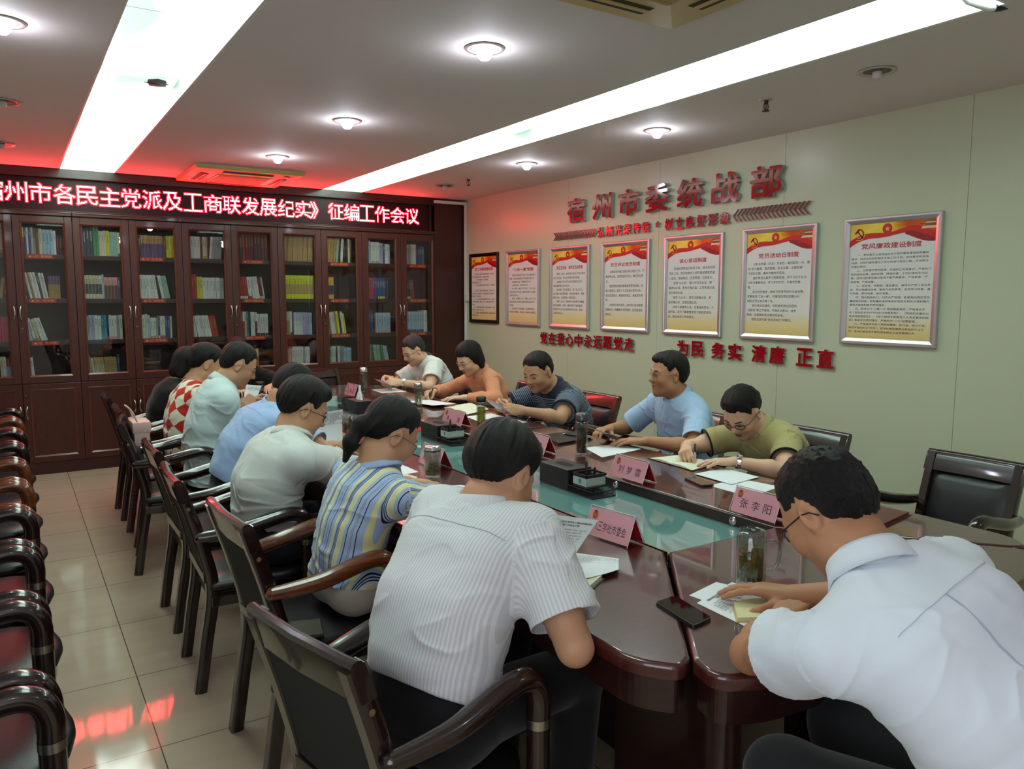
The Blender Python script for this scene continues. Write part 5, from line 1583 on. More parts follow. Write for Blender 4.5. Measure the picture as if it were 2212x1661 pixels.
flat('white sheet in front of the man in the grey polo, by the amber tea', ((1.38, 3.93, .014), (1.505, 3.915, .0), (1.52, 4.03, .0), (1.40, 4.11, .0)), lines=DOC2[:3])
flat('white sheet before the man in sky blue', ((1.28, 4.30, .0), (1.30, 4.55, .0), (1.48, 4.53, .0), (1.46, 4.28, .0)))
flat('white sheet before the woman in the diamond blouse', ((1.30, 5.30, .0), (1.30, 5.52, .0), (1.55, 5.52, .0), (1.55, 5.30, .0)))
sheet('paper_sheet', 'sheet read by the woman in the striped knit, beside the pinstriped shoulder', ((1.27, 2.60, .785), (1.59, 2.645, .766), (1.545, 2.80, .772), (1.29, 2.80, .792)), DOC2, lift=.004)
sheet('paper_sheet', 'sheet held upright in front of the face of the man in the grey polo', ((1.27, 3.74, .835), (1.385, 3.74, .825), (1.395, 3.76, .985), (1.27, 3.76, .975)), DOC2, lift=-.012)
sheet('paper_sheet', 'sheet held by the man in the long-sleeved pale shirt', ((1.19, 4.93, .90), (1.27, 4.96, .885), (1.33, 5.03, .985), (1.235, 5.03, 1.00)), DOC2[:4], lift=-.006)
sheet('paper_sheet', 'folded sheets held by the stocky man in navy', ((2.70, 4.08, .790), (2.715, 4.30, .800), (2.575, 4.34, .895), (2.55, 4.10, .885)), None, lift=-.012)
sheet('paper_sheet', 'sheet held by the older man with grey hair', ((2.72, 6.02, .80), (2.72, 6.22, .80), (2.60, 6.24, .855), (2.60, 6.03, .855)), None, lift=-.008)
M_tablet = mat('tablet_grey', (88, 84, 90), .25)
sheet('paper_sheet', 'grey sheet lifted at one edge in front of the man in light blue', ((2.785, 3.12, .766), (2.80, 3.36, .766), (2.64, 3.36, .845), (2.60, 3.16, .838)), None, m=M_tablet, lift=.010)
def phone(label, c, z=TZ):
    pts = [Vector((p[0], p[1], 0)) for p in c]; O = sum(pts, Vector()) / 4
    o = thing('mobile_phone', label, 'phone', (O.x, O.y, z))
    q = fillet([(p.x - O.x, p.y - O.y) for p in pts], [.012] * 4, 5)
    b = MB(); b.prism(q, .0008, .0095, mat('phone_case', (18, 18, 20), .4), .002, 2); soft(b.build('case', o), 40)
    b = MB(); b.prism([(x * .95, y * .97) for x, y in q], .0095, .0099, mat('phone_screen', (10, 9, 12), .03, spec=.6)); b.build('screen', o)
    return o
phone('black mobile phone at the near left corner of the table', ((1.337, 1.275), (1.412, 1.287), (1.438, 1.440), (1.363, 1.436)))
phone('dark mobile phone under the papers of the woman in olive', ((2.40, 2.27), (2.46, 2.25), (2.50, 2.39), (2.44, 2.41)))
phone('dark mobile phone on the sheets of the man in navy', ((2.50, 4.12), (2.56, 4.11), (2.58, 4.26), (2.52, 4.27)), TZ + .001)
phone('dark mobile phone behind the striped shoulder, by the notebook', ((1.29, 3.50), (1.36, 3.52), (1.35, 3.66), (1.285, 3.65)))
pen('pen', 'black pen lying on the black folder', (2.62, 3.55, TZ + .0165), (2.66, 3.42, TZ + .0165), M_black)
t = notebook('black notebook lying on the seat of the amber-armed chair', ((.70, 2.40), (.80, 2.375), (.83, 2.50), (.735, 2.53)), .012, M_black, page=mat('notebook_edge', (60, 54, 40), .5))
t.location.z = .4515
o = sheet('red_leaflet', 'bright red leaflet beside the middle organiser', ((2.12, 4.36, GZ + .0012), (2.19, 4.34, GZ + .0012), (2.19, 4.52, GZ + .0012), (2.12, 4.54, GZ + .0012)), None, m=mat('leaflet_red', (214, 20, 26), .3), cat='leaflet')

# --- pink handbag hanging on a chair back
M_bag = mat('bag_pink', (206, 170, 164), .45)
t = thing('handbag', 'small pale pink handbag hung on the back of a left-row chair', 'bag', (.60, 4.92, .70))
b = MB(); b.box((-.045, -.095, .0), (.04, .10, .135), M_bag, .014); soft(b.build('bag_body', t), 40)
b = MB(); b.box((-.052, -.098, .075), (.047, .103, .142), M_bag, .012); soft(b.build('flap', t), 40)
b = MB(); b.box((.046, -.012, .082), (.052, .012, .10), M_steel, .003); b.build('clasp', t)
b = MB(); b.tube(bez([(-.02, -.09, .13), (-.045, -.06, .20), (-.075, .0, .232), (-.045, .06, .20), (-.02, .095, .13)], 6), .006, M_bag, 8, flat=.5); b.build('strap', t)
# watches

t = thing('sensor_patch', 'small dark patch hanging on the left ceiling light trough', 'sensor', (.755, 4.80, H + .0945))
b = MB(); vs = [(-.05, -.03, 0), (.0, -.075, -.004), (.045, -.05, 0), (.05, .02, -.006), (.015, .085, 0), (-.03, .05, -.003)]
b.add([(x, y, z - .012) for x, y, z in vs] + [(x * .9, y * .9, -.0008) for x, y, z in vs], [tuple(range(6)), tuple(range(11, 5, -1))] + [(k, (k + 1) % 6, 6 + (k + 1) % 6, 6 + k) for k in range(6)], M_black); b.build('patch', t)
b = MB(); b.tube([(-.06, .0, -.010), (.0, .01, -.016), (.06, -.01, -.010)], .003, M_steel, 6); b.build('wire', t)
# ------------------------------------------------------------------ people: smooth distance fields meshed with surface nets
V3 = lambda *a: np.array(a, float)
def nrm(v): return v / max(1e-9, np.linalg.norm(v))
class Field:
    def __init__(self): self.p = []
    def cap(self, a, b, ra, rb=None, k=.02, op='+'):
        self.p.append(('c', np.array(a, float), np.array(b, float), ra, ra if rb is None else rb, k, op)); return self
    def ball(self, c, r, k=.02, op='+'): return self.cap(c, np.array(c) + 1e-4, r, r, k, op)
    def ell(self, c, r, ax=None, k=.02, op='+'):
        self.p.append(('e', np.array(c, float), np.array(r, float), np.eye(3) if ax is None else np.array(ax, float), None, k, op)); return self
    def cyl(self, a, b, r, k=.004, op='-'):
        self.p.append(('y', np.array(a, float), np.array(b, float), r, r, k, op)); return self
    def clip(self, pt, n, k=.004):
        self.p.append(('p', np.array(pt, float), nrm(np.array(n, float)), 0, 0, k, '&')); return self
    @staticmethod
    def dist(q, P):
        if q[0] == 'c':
            pa = P - q[1]; ba = q[2] - q[1]
            h = np.clip((pa @ ba) / (ba @ ba), 0, 1)
            return np.sqrt(((pa - h[..., None] * ba) ** 2).sum(-1)) - (q[3] + (q[4] - q[3]) * h)
        if q[0] == 'y':
            pa = P - q[1]; ba = q[2] - q[1]; L = np.linalg.norm(ba); t = pa @ (ba / L)
            rad = np.sqrt(np.maximum(0, (pa ** 2).sum(-1) - t * t))
            return np.maximum(rad - q[3], np.abs(t - L / 2) - L / 2)
        if q[0] == 'e':
            l = (P - q[1]) @ q[3].T
            k0 = np.sqrt(((l / q[2]) ** 2).sum(-1)); k1 = np.sqrt(((l / q[2] ** 2) ** 2).sum(-1))
            return np.where(k1 > 1e-6, k0 * (k0 - 1) / np.maximum(k1, 1e-6), -q[2].min())
        return (P - q[1]) @ q[2]
    def ev(self, P, cen, rad, margin):
        D = np.full(P.shape[:2], 9.0, np.float32)
        for q in self.p:
            k = q[5]; dc = self.dist(q, cen)
            if q[6] == '&': m = dc > -(k + rad + margin)
            elif q[6] == '-': m = dc < k + rad + margin
            else: m = dc < k + rad * (1.0 if q[0] == 'c' else 1.6) + margin
            if not m.any(): continue
            e = self.dist(q, P[m]).astype(np.float32); d = D[m]
            if q[6] == '+':
                h = np.maximum(k - np.abs(d - e), 0) / k
                D[m] = np.minimum(d, e) - h * h * k * .25
            else:
                if q[6] == '-': e = -e
                h = np.maximum(k - np.abs(d - e), 0) / k
                D[m] = np.maximum(d, e) + h * h * k * .25
        return D
    def bounds(self):
        lo = V3(9, 9, 9); hi = -lo
        for q in self.p:
            if q[6] != '+': continue
            if q[0] == 'c':
                r = max(q[3], q[4]); lo = np.minimum(lo, np.minimum(q[1], q[2]) - r); hi = np.maximum(hi, np.maximum(q[1], q[2]) + r)
            else:
                r = q[2].max(); lo = np.minimum(lo, q[1] - r); hi = np.maximum(hi, q[1] + r)
        return lo - .03, hi + .03
    def mesh(self, res, extra=None):
        lo, hi = self.bounds()
        nb = np.ceil((hi - lo) / res / 8).astype(int) + 1
        n = nb * 8; B = res * 8
        bi = np.stack(np.meshgrid(*[np.arange(k) for k in nb], indexing='ij'), -1).reshape(-1, 3)
        cen = lo + (bi + .5) * B - res * .5
        dc = self.ev(cen[:, None, :], cen, 0.0, B * 1.4 + .03)[:, 0]
        act = np.abs(dc) < B * 1.05 + .012
        o = np.stack(np.meshgrid(*[np.arange(8)] * 3, indexing='ij'), -1).reshape(-1, 3)
        ab = bi[act]
        P = lo + (ab[:, None, :] * 8 + o[None]) * res
        D = np.repeat(dc[:, None], 512, 1)
        D[act] = self.ev(P, cen[act], B * .87, .012) if extra is None else extra(self.ev(P, cen[act], B * .87, .02), P)
        D = D.reshape(*nb, 8, 8, 8).transpose(0, 3, 1, 4, 2, 5).reshape(*n)
        return surface_nets(D, lo, res)
def surface_nets(D, lo, res):
    S = D < 0
    c = S.astype(np.uint8)
    s = c[:-1] + c[1:]; s = s[:, :-1] + s[:, 1:]; s = s[:, :, :-1] + s[:, :, 1:]
    cell = np.argwhere((s > 0) & (s < 8))
    idx = np.full(s.shape, -1, np.int32); idx[tuple(cell.T)] = np.arange(len(cell))
    acc = np.zeros((len(cell), 3)); cnt = np.zeros(len(cell))
    for ax in range(3):
        o1, o2 = [a for a in range(3) if a != ax]
        for i in (0, 1):
            for j in (0, 1):
                a = cell.copy(); a[:, o1] += i; a[:, o2] += j
                b = a.copy(); b[:, ax] += 1
                d0 = D[tuple(a.T)]; d1 = D[tuple(b.T)]
                m = (d0 < 0) != (d1 < 0)
                t = d0[m] / (d0[m] - d1[m])
                q = a[m].astype(float); q[:, ax] += t
                acc[m] += q; cnt[m] += 1
    V = lo + acc / cnt[:, None] * res
    F = []
    for ax in range(3):
        o1, o2 = (ax + 1) % 3, (ax + 2) % 3
        sl0 = [slice(None)] * 3; sl1 = [slice(None)] * 3
        sl0[ax] = slice(0, -1); sl1[ax] = slice(1, None)
        e = np.argwhere(S[tuple(sl0)] != S[tuple(sl1)])
        e = e[(e[:, o1] > 0) & (e[:, o2] > 0) & (e[:, o1] < D.shape[o1] - 1) & (e[:, o2] < D.shape[o2] - 1)]
        ins = S[tuple(e.T)]
        q = []
        for i, j in ((1, 1), (0, 1), (0, 0), (1, 0)):
            f = e.copy(); f[:, o1] -= i; f[:, o2] -= j; q.append(idx[tuple(f.T)])
        q = np.stack(q, 1)
        q[~ins] = q[~ins][:, ::-1]
        F.append(q)
    F = np.concatenate(F); F = F[(F >= 0).all(1)]
    return V, F
def relax(V, F, it=1, w=.5):
    """light smoothing over the quad edges"""
    E = np.concatenate([F[:, [0, 1]], F[:, [1, 2]], F[:, [2, 3]], F[:, [3, 0]]])
    for _ in range(it):
        A = np.zeros_like(V); n = np.zeros(len(V))
        for k in range(3): A[:, k] = np.bincount(E[:, 0], V[E[:, 1], k], len(V)) + np.bincount(E[:, 1], V[E[:, 0], k], len(V))
        n = np.bincount(E[:, 0], minlength=len(V)) + np.bincount(E[:, 1], minlength=len(V))
        V = V + w * (A / np.maximum(n, 1)[:, None] - V)
    return V
def normals(V, F):
    fn = np.cross(V[F[:, 2]] - V[F[:, 0]], V[F[:, 3]] - V[F[:, 1]])
    N = np.zeros_like(V)
    for k in range(3):
        for c in range(4): N[:, k] += np.bincount(F[:, c], fn[:, k], len(V))
    return N / np.maximum(np.linalg.norm(N, axis=1), 1e-9)[:, None]
def vnoise(P, seed=0):
    """smooth value noise in 3-D, about -1..1"""
    i = np.floor(P).astype(np.int64); f = P - i; f = f * f * (3 - 2 * f)
    def h(a):
        x = (a[:, 0] * 73856093) ^ (a[:, 1] * 19349663) ^ (a[:, 2] * 83492791) ^ (seed * 2654435761 & 0x7fffffff)
        x = (x ^ (x >> 13)) * 1274126177 & 0x7fffffff
        return ((x ^ (x >> 16)) & 0xffff) / 32767.5 - 1
    r = 0
    for dx_ in (0, 1):
        for dy_ in (0, 1):
            for dz_ in (0, 1):
                w = np.where(dx_, f[:, 0], 1 - f[:, 0]) * np.where(dy_, f[:, 1], 1 - f[:, 1]) * np.where(dz_, f[:, 2], 1 - f[:, 2])
                r = r + w * h(i + np.array([dx_, dy_, dz_]))
    return r
def np_obj(name, V, F, mats, parent, mi=None, attr=None, smooth=True):
    me = bpy.data.meshes.new(name)
    me.vertices.add(len(V)); me.vertices.foreach_set('co', V.astype(np.float32).ravel())
    me.loops.add(F.size); me.loops.foreach_set('vertex_index', F.astype(np.int32).ravel())
    me.polygons.add(len(F)); me.polygons.foreach_set('loop_start', np.arange(len(F), dtype=np.int32) * F.shape[1])
    me.polygons.foreach_set('loop_total', np.full(len(F), F.shape[1], np.int32))
    for m in mats: me.materials.append(m)
    if mi is not None: me.polygons.foreach_set('material_index', mi.astype(np.int32))
    me.polygons.foreach_set('use_smooth', np.full(len(F), smooth))
    me.update(calc_edges=True)
    if attr is not None:
        a = me.attributes.new('pat', 'FLOAT_VECTOR', 'POINT'); a.data.foreach_set('vector', attr.astype(np.float32).ravel())
    o = bpy.data.objects.new(name, me); COL.objects.link(o); o.parent = parent
    if parent is not None: o.matrix_parent_inverse = Matrix.Translation(-Vector(parent.location))
    return o

# skin, hair and cloth materials
M_skin = {k: mat('skin_' + k, c, .5, spec=.35, sub=.08) for k, c in (('light', (214, 172, 144)), ('mid', (190, 143, 112)), ('tan', (176, 126, 94)))}
M_lip = mat('lips', (170, 96, 88), .45)
M_hair = mat('hair_black', (15, 12, 13), .48, spec=.3)
M_hairg = mat('hair_greying', (44, 40, 42), .45)
M_eye = mat('eye_dark', (24, 16, 14), .15)
M_eyew = mat('eye_white', (214, 208, 202), .3)
M_lens = pane_mat('spectacle_lens', (240, 244, 244), 1.5)
M_gl_black = mat('spectacle_black', (20, 18, 20), .3)
M_gl_gold = mat('spectacle_metal', (150, 130, 110), .25, metal=1.0)
def hair_strands(m):
    nt = m.node_tree; p = nt.nodes['Principled BSDF']; L = nt.links.new
    at = nt.nodes.new('ShaderNodeAttribute'); at.attribute_name = 'pat'
    mp = nt.nodes.new('ShaderNodeMapping'); mp.inputs['Scale'].default_value = (34, 5, 1)
    n = nt.nodes.new('ShaderNodeTexNoise'); n.inputs['Scale'].default_value = 2.0; n.inputs['Detail'].default_value = 5
    b = nt.nodes.new('ShaderNodeBump'); b.inputs['Strength'].default_value = .7; b.inputs['Distance'].default_value = .006
    L(at.outputs['Vector'], mp.inputs['Vector']); L(mp.outputs['Vector'], n.inputs['Vector']); L(n.outputs['Fac'], b.inputs['Height']); L(b.outputs['Normal'], p.inputs['Normal'])
for m in (M_hair, M_hairg): hair_strands(m)
def cloth(name, rgb, pattern=None, rough=.8, weave=True, sheen=.15):
    if name in MATS: return MATS[name]
    m = mat(name, rgb, rough, spec=.25, sheen=sheen)
    nt = m.node_tree; p = nt.nodes['Principled BSDF']; L = nt.links.new
    at = nt.nodes.new('ShaderNodeAttribute'); at.attribute_name = 'pat'
    n = nt.nodes.new('ShaderNodeTexNoise'); n.inputs['Scale'].default_value = 26; n.inputs['Detail'].default_value = 3
    b = nt.nodes.new('ShaderNodeBump'); b.inputs['Strength'].default_value = .22; b.inputs['Distance'].default_value = .004
    L(at.outputs['Vector'], n.inputs['Vector']); L(n.outputs['Fac'], b.inputs['Height']); L(b.outputs['Normal'], p.inputs['Normal'])
    if pattern: pattern(nt, p, at)
    return m
def _math(nt, op, a, b=None):
    n = nt.nodes.new('ShaderNodeMath'); n.operation = op
    for i, x in enumerate((a, b)):
        if x is None: continue
        if isinstance(x, (int, float)): n.inputs[i].default_value = x
        else: nt.links.new(x, n.inputs[i])
    return n.outputs[0]
def _ramp(nt, fac, stops, p, interp='CONSTANT'):
    cr = nt.nodes.new('ShaderNodeValToRGB'); cr.color_ramp.interpolation = interp
    el = cr.color_ramp.elements
    while len(el) < len(stops): el.new(.5)
    for e, (q, c) in zip(el, stops): e.position = q; e.color = (*lin(c), 1)
    nt.links.new(fac, cr.inputs[0]); nt.links.new(cr.outputs[0], p.inputs['Base Color'])
def stripes(axis, period, stops, interp='CONSTANT'):
    def f(nt, p, at):
        sp = nt.nodes.new('ShaderNodeSeparateXYZ'); nt.links.new(at.outputs['Vector'], sp.inputs[0])
        fr = _math(nt, 'FRACT', _math(nt, 'DIVIDE', _math(nt, 'ADD', sp.outputs[axis], 5.0), period))
        _ramp(nt, fr, stops, p, interp)
    return f
def diamonds(c1, c2, per):
    def f(nt, p, at):
        sp = nt.nodes.new('ShaderNodeSeparateXYZ')
        n = nt.nodes.new('ShaderNodeTexNoise'); n.inputs['Scale'].default_value = 7
        mx = nt.nodes.new('ShaderNodeVectorMath'); mx.operation = 'MULTIPLY_ADD'; mx.inputs[1].default_value = (.045, .045, 0)
        nt.links.new(at.outputs['Vector'], n.inputs['Vector']); nt.links.new(n.outputs['Color'], mx.inputs[0]); nt.links.new(at.outputs['Vector'], mx.inputs[2])
        nt.links.new(mx.outputs[0], sp.inputs[0])
        a = _math(nt, 'ADD', _math(nt, 'MULTIPLY', sp.outputs[0], 1.35), sp.outputs[1]); b = _math(nt, 'SUBTRACT', _math(nt, 'MULTIPLY', sp.outputs[0], 1.35), sp.outputs[1])
        fa = _math(nt, 'FLOOR', _math(nt, 'DIVIDE', _math(nt, 'ADD', a, 5), per)); fb = _math(nt, 'FLOOR', _math(nt, 'DIVIDE', _math(nt, 'ADD', b, 5), per))
        md = _math(nt, 'MODULO', _math(nt, 'ADD', fa, fb), 2.0)
        _ramp(nt, _math(nt, 'ABSOLUTE', md), [(0, c1), (.5, c2)], p)
    return f

def frame_of(f, u=(0, 0, 1)):
    f = nrm(np.array(f, float)); u = np.array(u, float)
    r = nrm(np.cross(f, u)); return r, f, np.cross(r, f)
def rot_about(v, ax, a):
    v = np.array(v, float); ax = nrm(ax)
    return v * math.cos(a) + np.cross(ax, v) * math.sin(a) + ax * (ax @ v) * (1 - math.cos(a))
def head_dir(yaw, pitch, roll=0):
    """yaw in degrees from +X towards +Y; pitch down positive"""
    y, p = R_(yaw), R_(pitch)
    f = V3(math.cos(y) * math.cos(p), math.sin(y) * math.cos(p), -math.sin(p))
    r = V3(math.sin(y), -math.cos(y), 0)
    u = np.cross(r, f)
    if roll: u = rot_about(u, f, R_(roll)); r = np.cross(f, u)
    return r, f, u
def ik(S, W, l1, l2, pole):
    d = W - S; L = np.linalg.norm(d); mx = (l1 + l2) * .995
    if L > mx: W = S + d / L * mx; d = W - S; L = mx
    u = d / L
    a = (l1 * l1 - l2 * l2 + L * L) / (2 * L); h = math.sqrt(max(1e-6, l1 * l1 - a * a))
    pl = np.array(pole, float); pl = pl - u * (pl @ u); pl = nrm(pl)
    return S + u * a + pl * h, W
POSES = {'flat': ([(8, 14, 8)] * 4, (.75, .62, -.12), 12), 'relaxed': ([(22, 30, 18), (26, 34, 20), (30, 36, 22), (34, 38, 24)], (.7, .6, -.3), 18),
         'grip': ([(48, 44, 22), (52, 46, 24), (56, 48, 26), (60, 50, 28)], (.35, .72, -.58), 14), 'pen': ([(46, 42, 16), (56, 52, 24), (68, 66, 36), (74, 72, 40)], (.32, .72, -.62), 26),
         'fist': ([(70, 80, 50)] * 4, (.3, .7, -.6), 40)}
def hand(F, W, fd, pn, side, pose='relaxed', sc=1.0):
    """palm, four fingers and a thumb; fd points from the wrist to the knuckles, pn is where the palm faces"""
    y = nrm(np.array(fd, float)); pn = np.array(pn, float); z = -nrm(pn - y * (pn @ y)); x = np.cross(y, z) * side   # +x towards the little finger
    P = lambda a, b, c: W + (x * a + y * b + z * c) * sc
    curls, thd, thc = POSES[pose]
    kn = [(-.0285, .088, .004), (-.0095, .093, .006), (.0095, .090, .004), (.0275, .082, .0)]
    seg = [(.043, .026, .021), (.047, .030, .022), (.044, .028, .022), (.035, .022, .019)]
    for (a, b, c), bw in zip(kn, (-.018, -.006, .006, .017)):
        F.cap(P(bw, .006, 0), P(a, b, c), .0155 * sc, .0118 * sc, .012)
    F.ell(P(.0, .05, -.004), (.032 * sc, .04 * sc, .0135 * sc), np.stack([x, y, z]), .012)
    spread = (-.12, -.03, .06, .16)
    tips = []
    for i in range(4):
        p = P(*kn[i]); d = nrm(y + x * spread[i]); ang = 0; ax = np.cross(d, -z)
        for j in range(3):
            ang += curls[i][j]
            q = p + rot_about(d, ax, R_(ang)) * seg[i][j] * sc
            r0 = (.0095, .0088, .0080)[j] - (.001 if i == 3 else 0)
            F.cap(p, q, r0 * sc, (r0 - .0006) * sc, .005); p = q
        tips.append(p)
    # thumb leaves the side of the palm near its base
    F.ell(P(-.024, .034, -.012), (.016 * sc, .028 * sc, .015 * sc), np.stack([x, y, z]), .012)
    d = nrm(x * -thd[0] + y * thd[1] + z * thd[2])
    p = P(-.022, .022, -.010); ax = np.cross(d, nrm(x * .9 - z * .3))
    for j, (l, r0) in enumerate(((.040, .0135), (.032, .0112), (.026, .0098))):
        if j: d = rot_about(d, ax, R_(thc))
        q = p + d * l * sc; F.cap(p, q, r0 * sc, (r0 - .001) * sc, .007); p = q
    return tips, p

def head(F, c, r, f, u, s=1.0, fem=False, wide=1.0):
    A = np.stack([r, f, u])
    P = lambda x, y, z: c + (r * x * wide + f * y + u * z) * s
    F.ell(P(0, -.014, .030), (.077 * s * wide, .096 * s, .088 * s), A, .02)
    F.ell(P(0, .022, -.035), (.064 * s * wide, .070 * s, .085 * s), A, .04)
    F.ell(P(0, .048, -.090), ((.030 if fem else .036) * s, .034 * s, .030 * s), A, .035)
    F.ball(P(0, .073, -.108), .015 * s, .03)
    for q in (-1, 1):
        F.ball(P(q * .046, .005, -.070), (.024 if fem else .029) * s, .04)
        F.ball(P(q * .039, .062, -.030), .025 * s, .03)
        F.ball(P(q * .031, .094, .0), .013 * s, .016, '-')
        F.ell(P(q * .031, .0770, .0), (.0150 * s, .0115 * s, .0092 * s), A, .006)
        F.cap(P(q * .012, .083, .016), P(q * .046, .068, .018), .0085 * s, .007 * s, .016)
        F.ball(P(q * .0115, .094, -.036), .0082 * s, .008)
        ex, ey, ez = q * .079, -.012, -.010
        R2 = nrm(r * q + f * -.35); A2 = np.stack([R2, np.cross(u, R2), u])
        F.ell(P(ex, ey, ez), (.0085 * s, .020 * s, .032 * s), A2, .008)
        F.ell(P(ex * 1.10, ey + .004, ez + .002), (.006 * s, .011 * s, .019 * s), A2, .006, '-')
        F.ball(P(ex * .98, ey + .006, ez - .025), .0078 * s, .006)
    F.cap(P(0, .084, .010), P(0, .104, -.026), .0075 * s, .0105 * s, .016)
    F.ball(P(0, .106, -.030), .0100 * s, .010)
    F.cap(P(-.019, .0825, -.062), P(.019, .0825, -.062), .0064 * s, .0064 * s, .010)
    F.ball(P(0, .0875, -.061), .0068 * s, .010)
    F.cap(P(-.014, .083, -.073), P(.014, .083, -.073), .0075 * s, .0075 * s, .009)
    F.cap(P(-.024, .089, -.0672), P(.024, .089, -.0672), .0022 * s, .0022 * s, .004, '-')
def hair_field(c, r, f, u, s, style, wide=1.0):
    A = np.stack([r, f, u]); P = lambda x, y, z: c + (r * x * wide + f * y + u * z) * s
    F = Field()
    top = {'short': .012, 'crop': .008, 'thick': .020, 'bob': .020, 'tail': .013, 'bun': .018, 'comb': .013}[style]
    F.ell(P(0, -.016, .034), ((.078 + top * .75) * s * wide, (.097 + top) * s, (.088 + top) * s), A, .02)
    if style in ('short', 'thick', 'crop', 'comb'):
        F.ell(P(0, -.045, -.02), ((.072 + top * .35) * s * wide, (.066 + top * .5) * s, .070 * s), A, .03)
        if style == 'thick': F.ell(P(0, .05, .085), (.06 * s * wide, .05 * s, .035 * s), A, .03)
        if style == 'comb': F.ell(P(.02, .05, .085), (.055 * s * wide, .045 * s, .030 * s), A, .03)
    if style == 'bob':
        for q in (-1, 1): F.cap(P(q * .070, -.02, .02), P(q * .070, -.035, -.085), .030 * s, .026 * s, .03)
        F.ell(P(0, -.062, -.045), (.078 * s * wide, .056 * s, .082 * s), A, .03)
    if style in ('tail', 'bun'):
        F.ell(P(0, -.05, -.02), (.070 * s * wide, .066 * s, .066 * s), A, .03)
    return F, P, A
def make_hair(pid, c, r, f, u, s, style, parent, res, matr, wide=1.0, tail=None, fringe=0.0, rough=.0, seed=1):
    F, P, A = hair_field(c, r, f, u, s, style, wide)
    if tail:
        for a, b, ra, rb, k in tail: F.cap(P(*a), P(*b), ra * s, rb * s, k)
    tail_m = tail
    top_t = {'short': .012, 'crop': .008, 'thick': .020, 'bob': .020, 'tail': .013, 'bun': .018, 'comb': .013}[style]
    def cut(D, X):
        L = ((X - c) @ A.T) / s
        x, y, z = L[..., 0] / wide, L[..., 1], L[..., 2]
        ax = np.abs(x)
        # lower border of the hair as a function of the front-back position
        if style in ('short', 'thick', 'crop', 'comb'):
            side = np.interp(y, [-.2, -.085, -.055, -.030, -.012, .004, .020, .032, .044, .060, .085, .12],
                             [-.070, -.066, -.050, -.026, .012, .012, -.016, -.010, .030, .056, .066, .070])
        elif style == 'bob':
            side = np.interp(y, [-.2, -.03, .004, .022, .036, .055, .085, .12], [-.135, -.125, -.09, -.030, .035, .056, .064, .068])
        else:
            side = np.interp(y, [-.2, -.09, -.05, -.025, -.006, .012, .028, .042, .06, .085, .12], [-.072, -.070, -.050, -.018, .014, .014, -.012, .030, .055, .066, .070])
        side = side - fringe * np.clip((y - .04) / .03, 0, 1) * np.clip(1 - ax / .07, 0, 1)
        side = side + .0025 * np.sin(x * 210 + 1.7) * np.sin(x * 93 + y * 60) * (style != 'bob')
        if rough: side = side + rough * .5 * np.sin(x * 260 + y * 90)
        g = (side - z) * s * .7
        if tail_m:
            g = np.where(((y < -.080) & (z < .06)) | (z < -.09), -.02, g)
        tp = (top_t + .005) * s * np.clip(1 - (z - side) / .075, 0, 1) ** 1.3 * (0.2 if style == 'bob' else 1.0)
        if tail_m: tp = np.where(((y < -.095) & (z < .06)) | (z < -.09), 0, tp)
        D = D + tp
        h = np.maximum(.012 - np.abs(D - g), 0) / .012
        D = np.maximum(D, g) + h * h * .003
        return D.astype(np.float32)
    V, Fc = F.mesh(res, cut)
    N = normals(V, Fc)
    L = ((V - c) @ A.T) / s
    az = np.arctan2(L[:, 0], L[:, 1] + .045); el = np.arctan2(np.hypot(L[:, 0], L[:, 1] + .045), L[:, 2] + .02)
    q = np.stack([az * 9, el * 2.2, np.zeros(len(V))], 1)
    d = .0022 * vnoise(q, seed) + (.004 * rough / .01 if rough else 0) * np.maximum(0, vnoise(L * 130, seed + 3))
    V = V + N * (d * s)[:, None]
    attr = np.stack([az, el, L[:, 2]], 1)
    return np_obj('hair', V, Fc, [matr], parent, attr=attr)
def glasses(c, r, f, u, s, m, parent, rim=True, wide=1.0):
    P = lambda x, y, z: tuple(c + (r * x * wide + f * y + u * z) * s)
    b = MB(); t = .0016 if rim else .0009
    for q in (-1, 1):
        ring = [P(q * (.033 + .0235 * math.cos(a)), .101 - .012 * abs(math.cos(a) * .5 + .5) ** 2 - .004, -.004 + .0165 * math.sin(a) * (1 if abs(math.cos(a)) < .8 else .95)) for a in [2 * PI * k / 20 for k in range(21)]]
        b.tube(ring, t, m, 6, cap=False)
        b.tube([P(q * .055, .090, .003), P(q * .074, .070, .004), P(q * .083, .0, .002), P(q * .083, -.020, -.004), P(q * .080, -.034, -.020)], .0016, m, 6)
    b.tube([P(-.0105, .101, .0), P(0, .104, .003), P(.0105, .101, .0)], .0014, m, 6)
    o = b.build('glasses', parent); o.matrix_parent_inverse = Matrix.Translation(-Vector(parent.location))
    b = MB()
    for q in (-1, 1):
        b.add([P(q * (.033 + .023 * math.cos(a)), .101 - .012 * abs(math.cos(a) * .5 + .5) ** 2 - .004, -.004 + .016 * math.sin(a)) for a in [2 * PI * k / 20 for k in range(20)]], [tuple(range(20))], M_lens)
    l = b.build('lens', o); l.matrix_parent_inverse = Matrix.Identity(4)
    return o
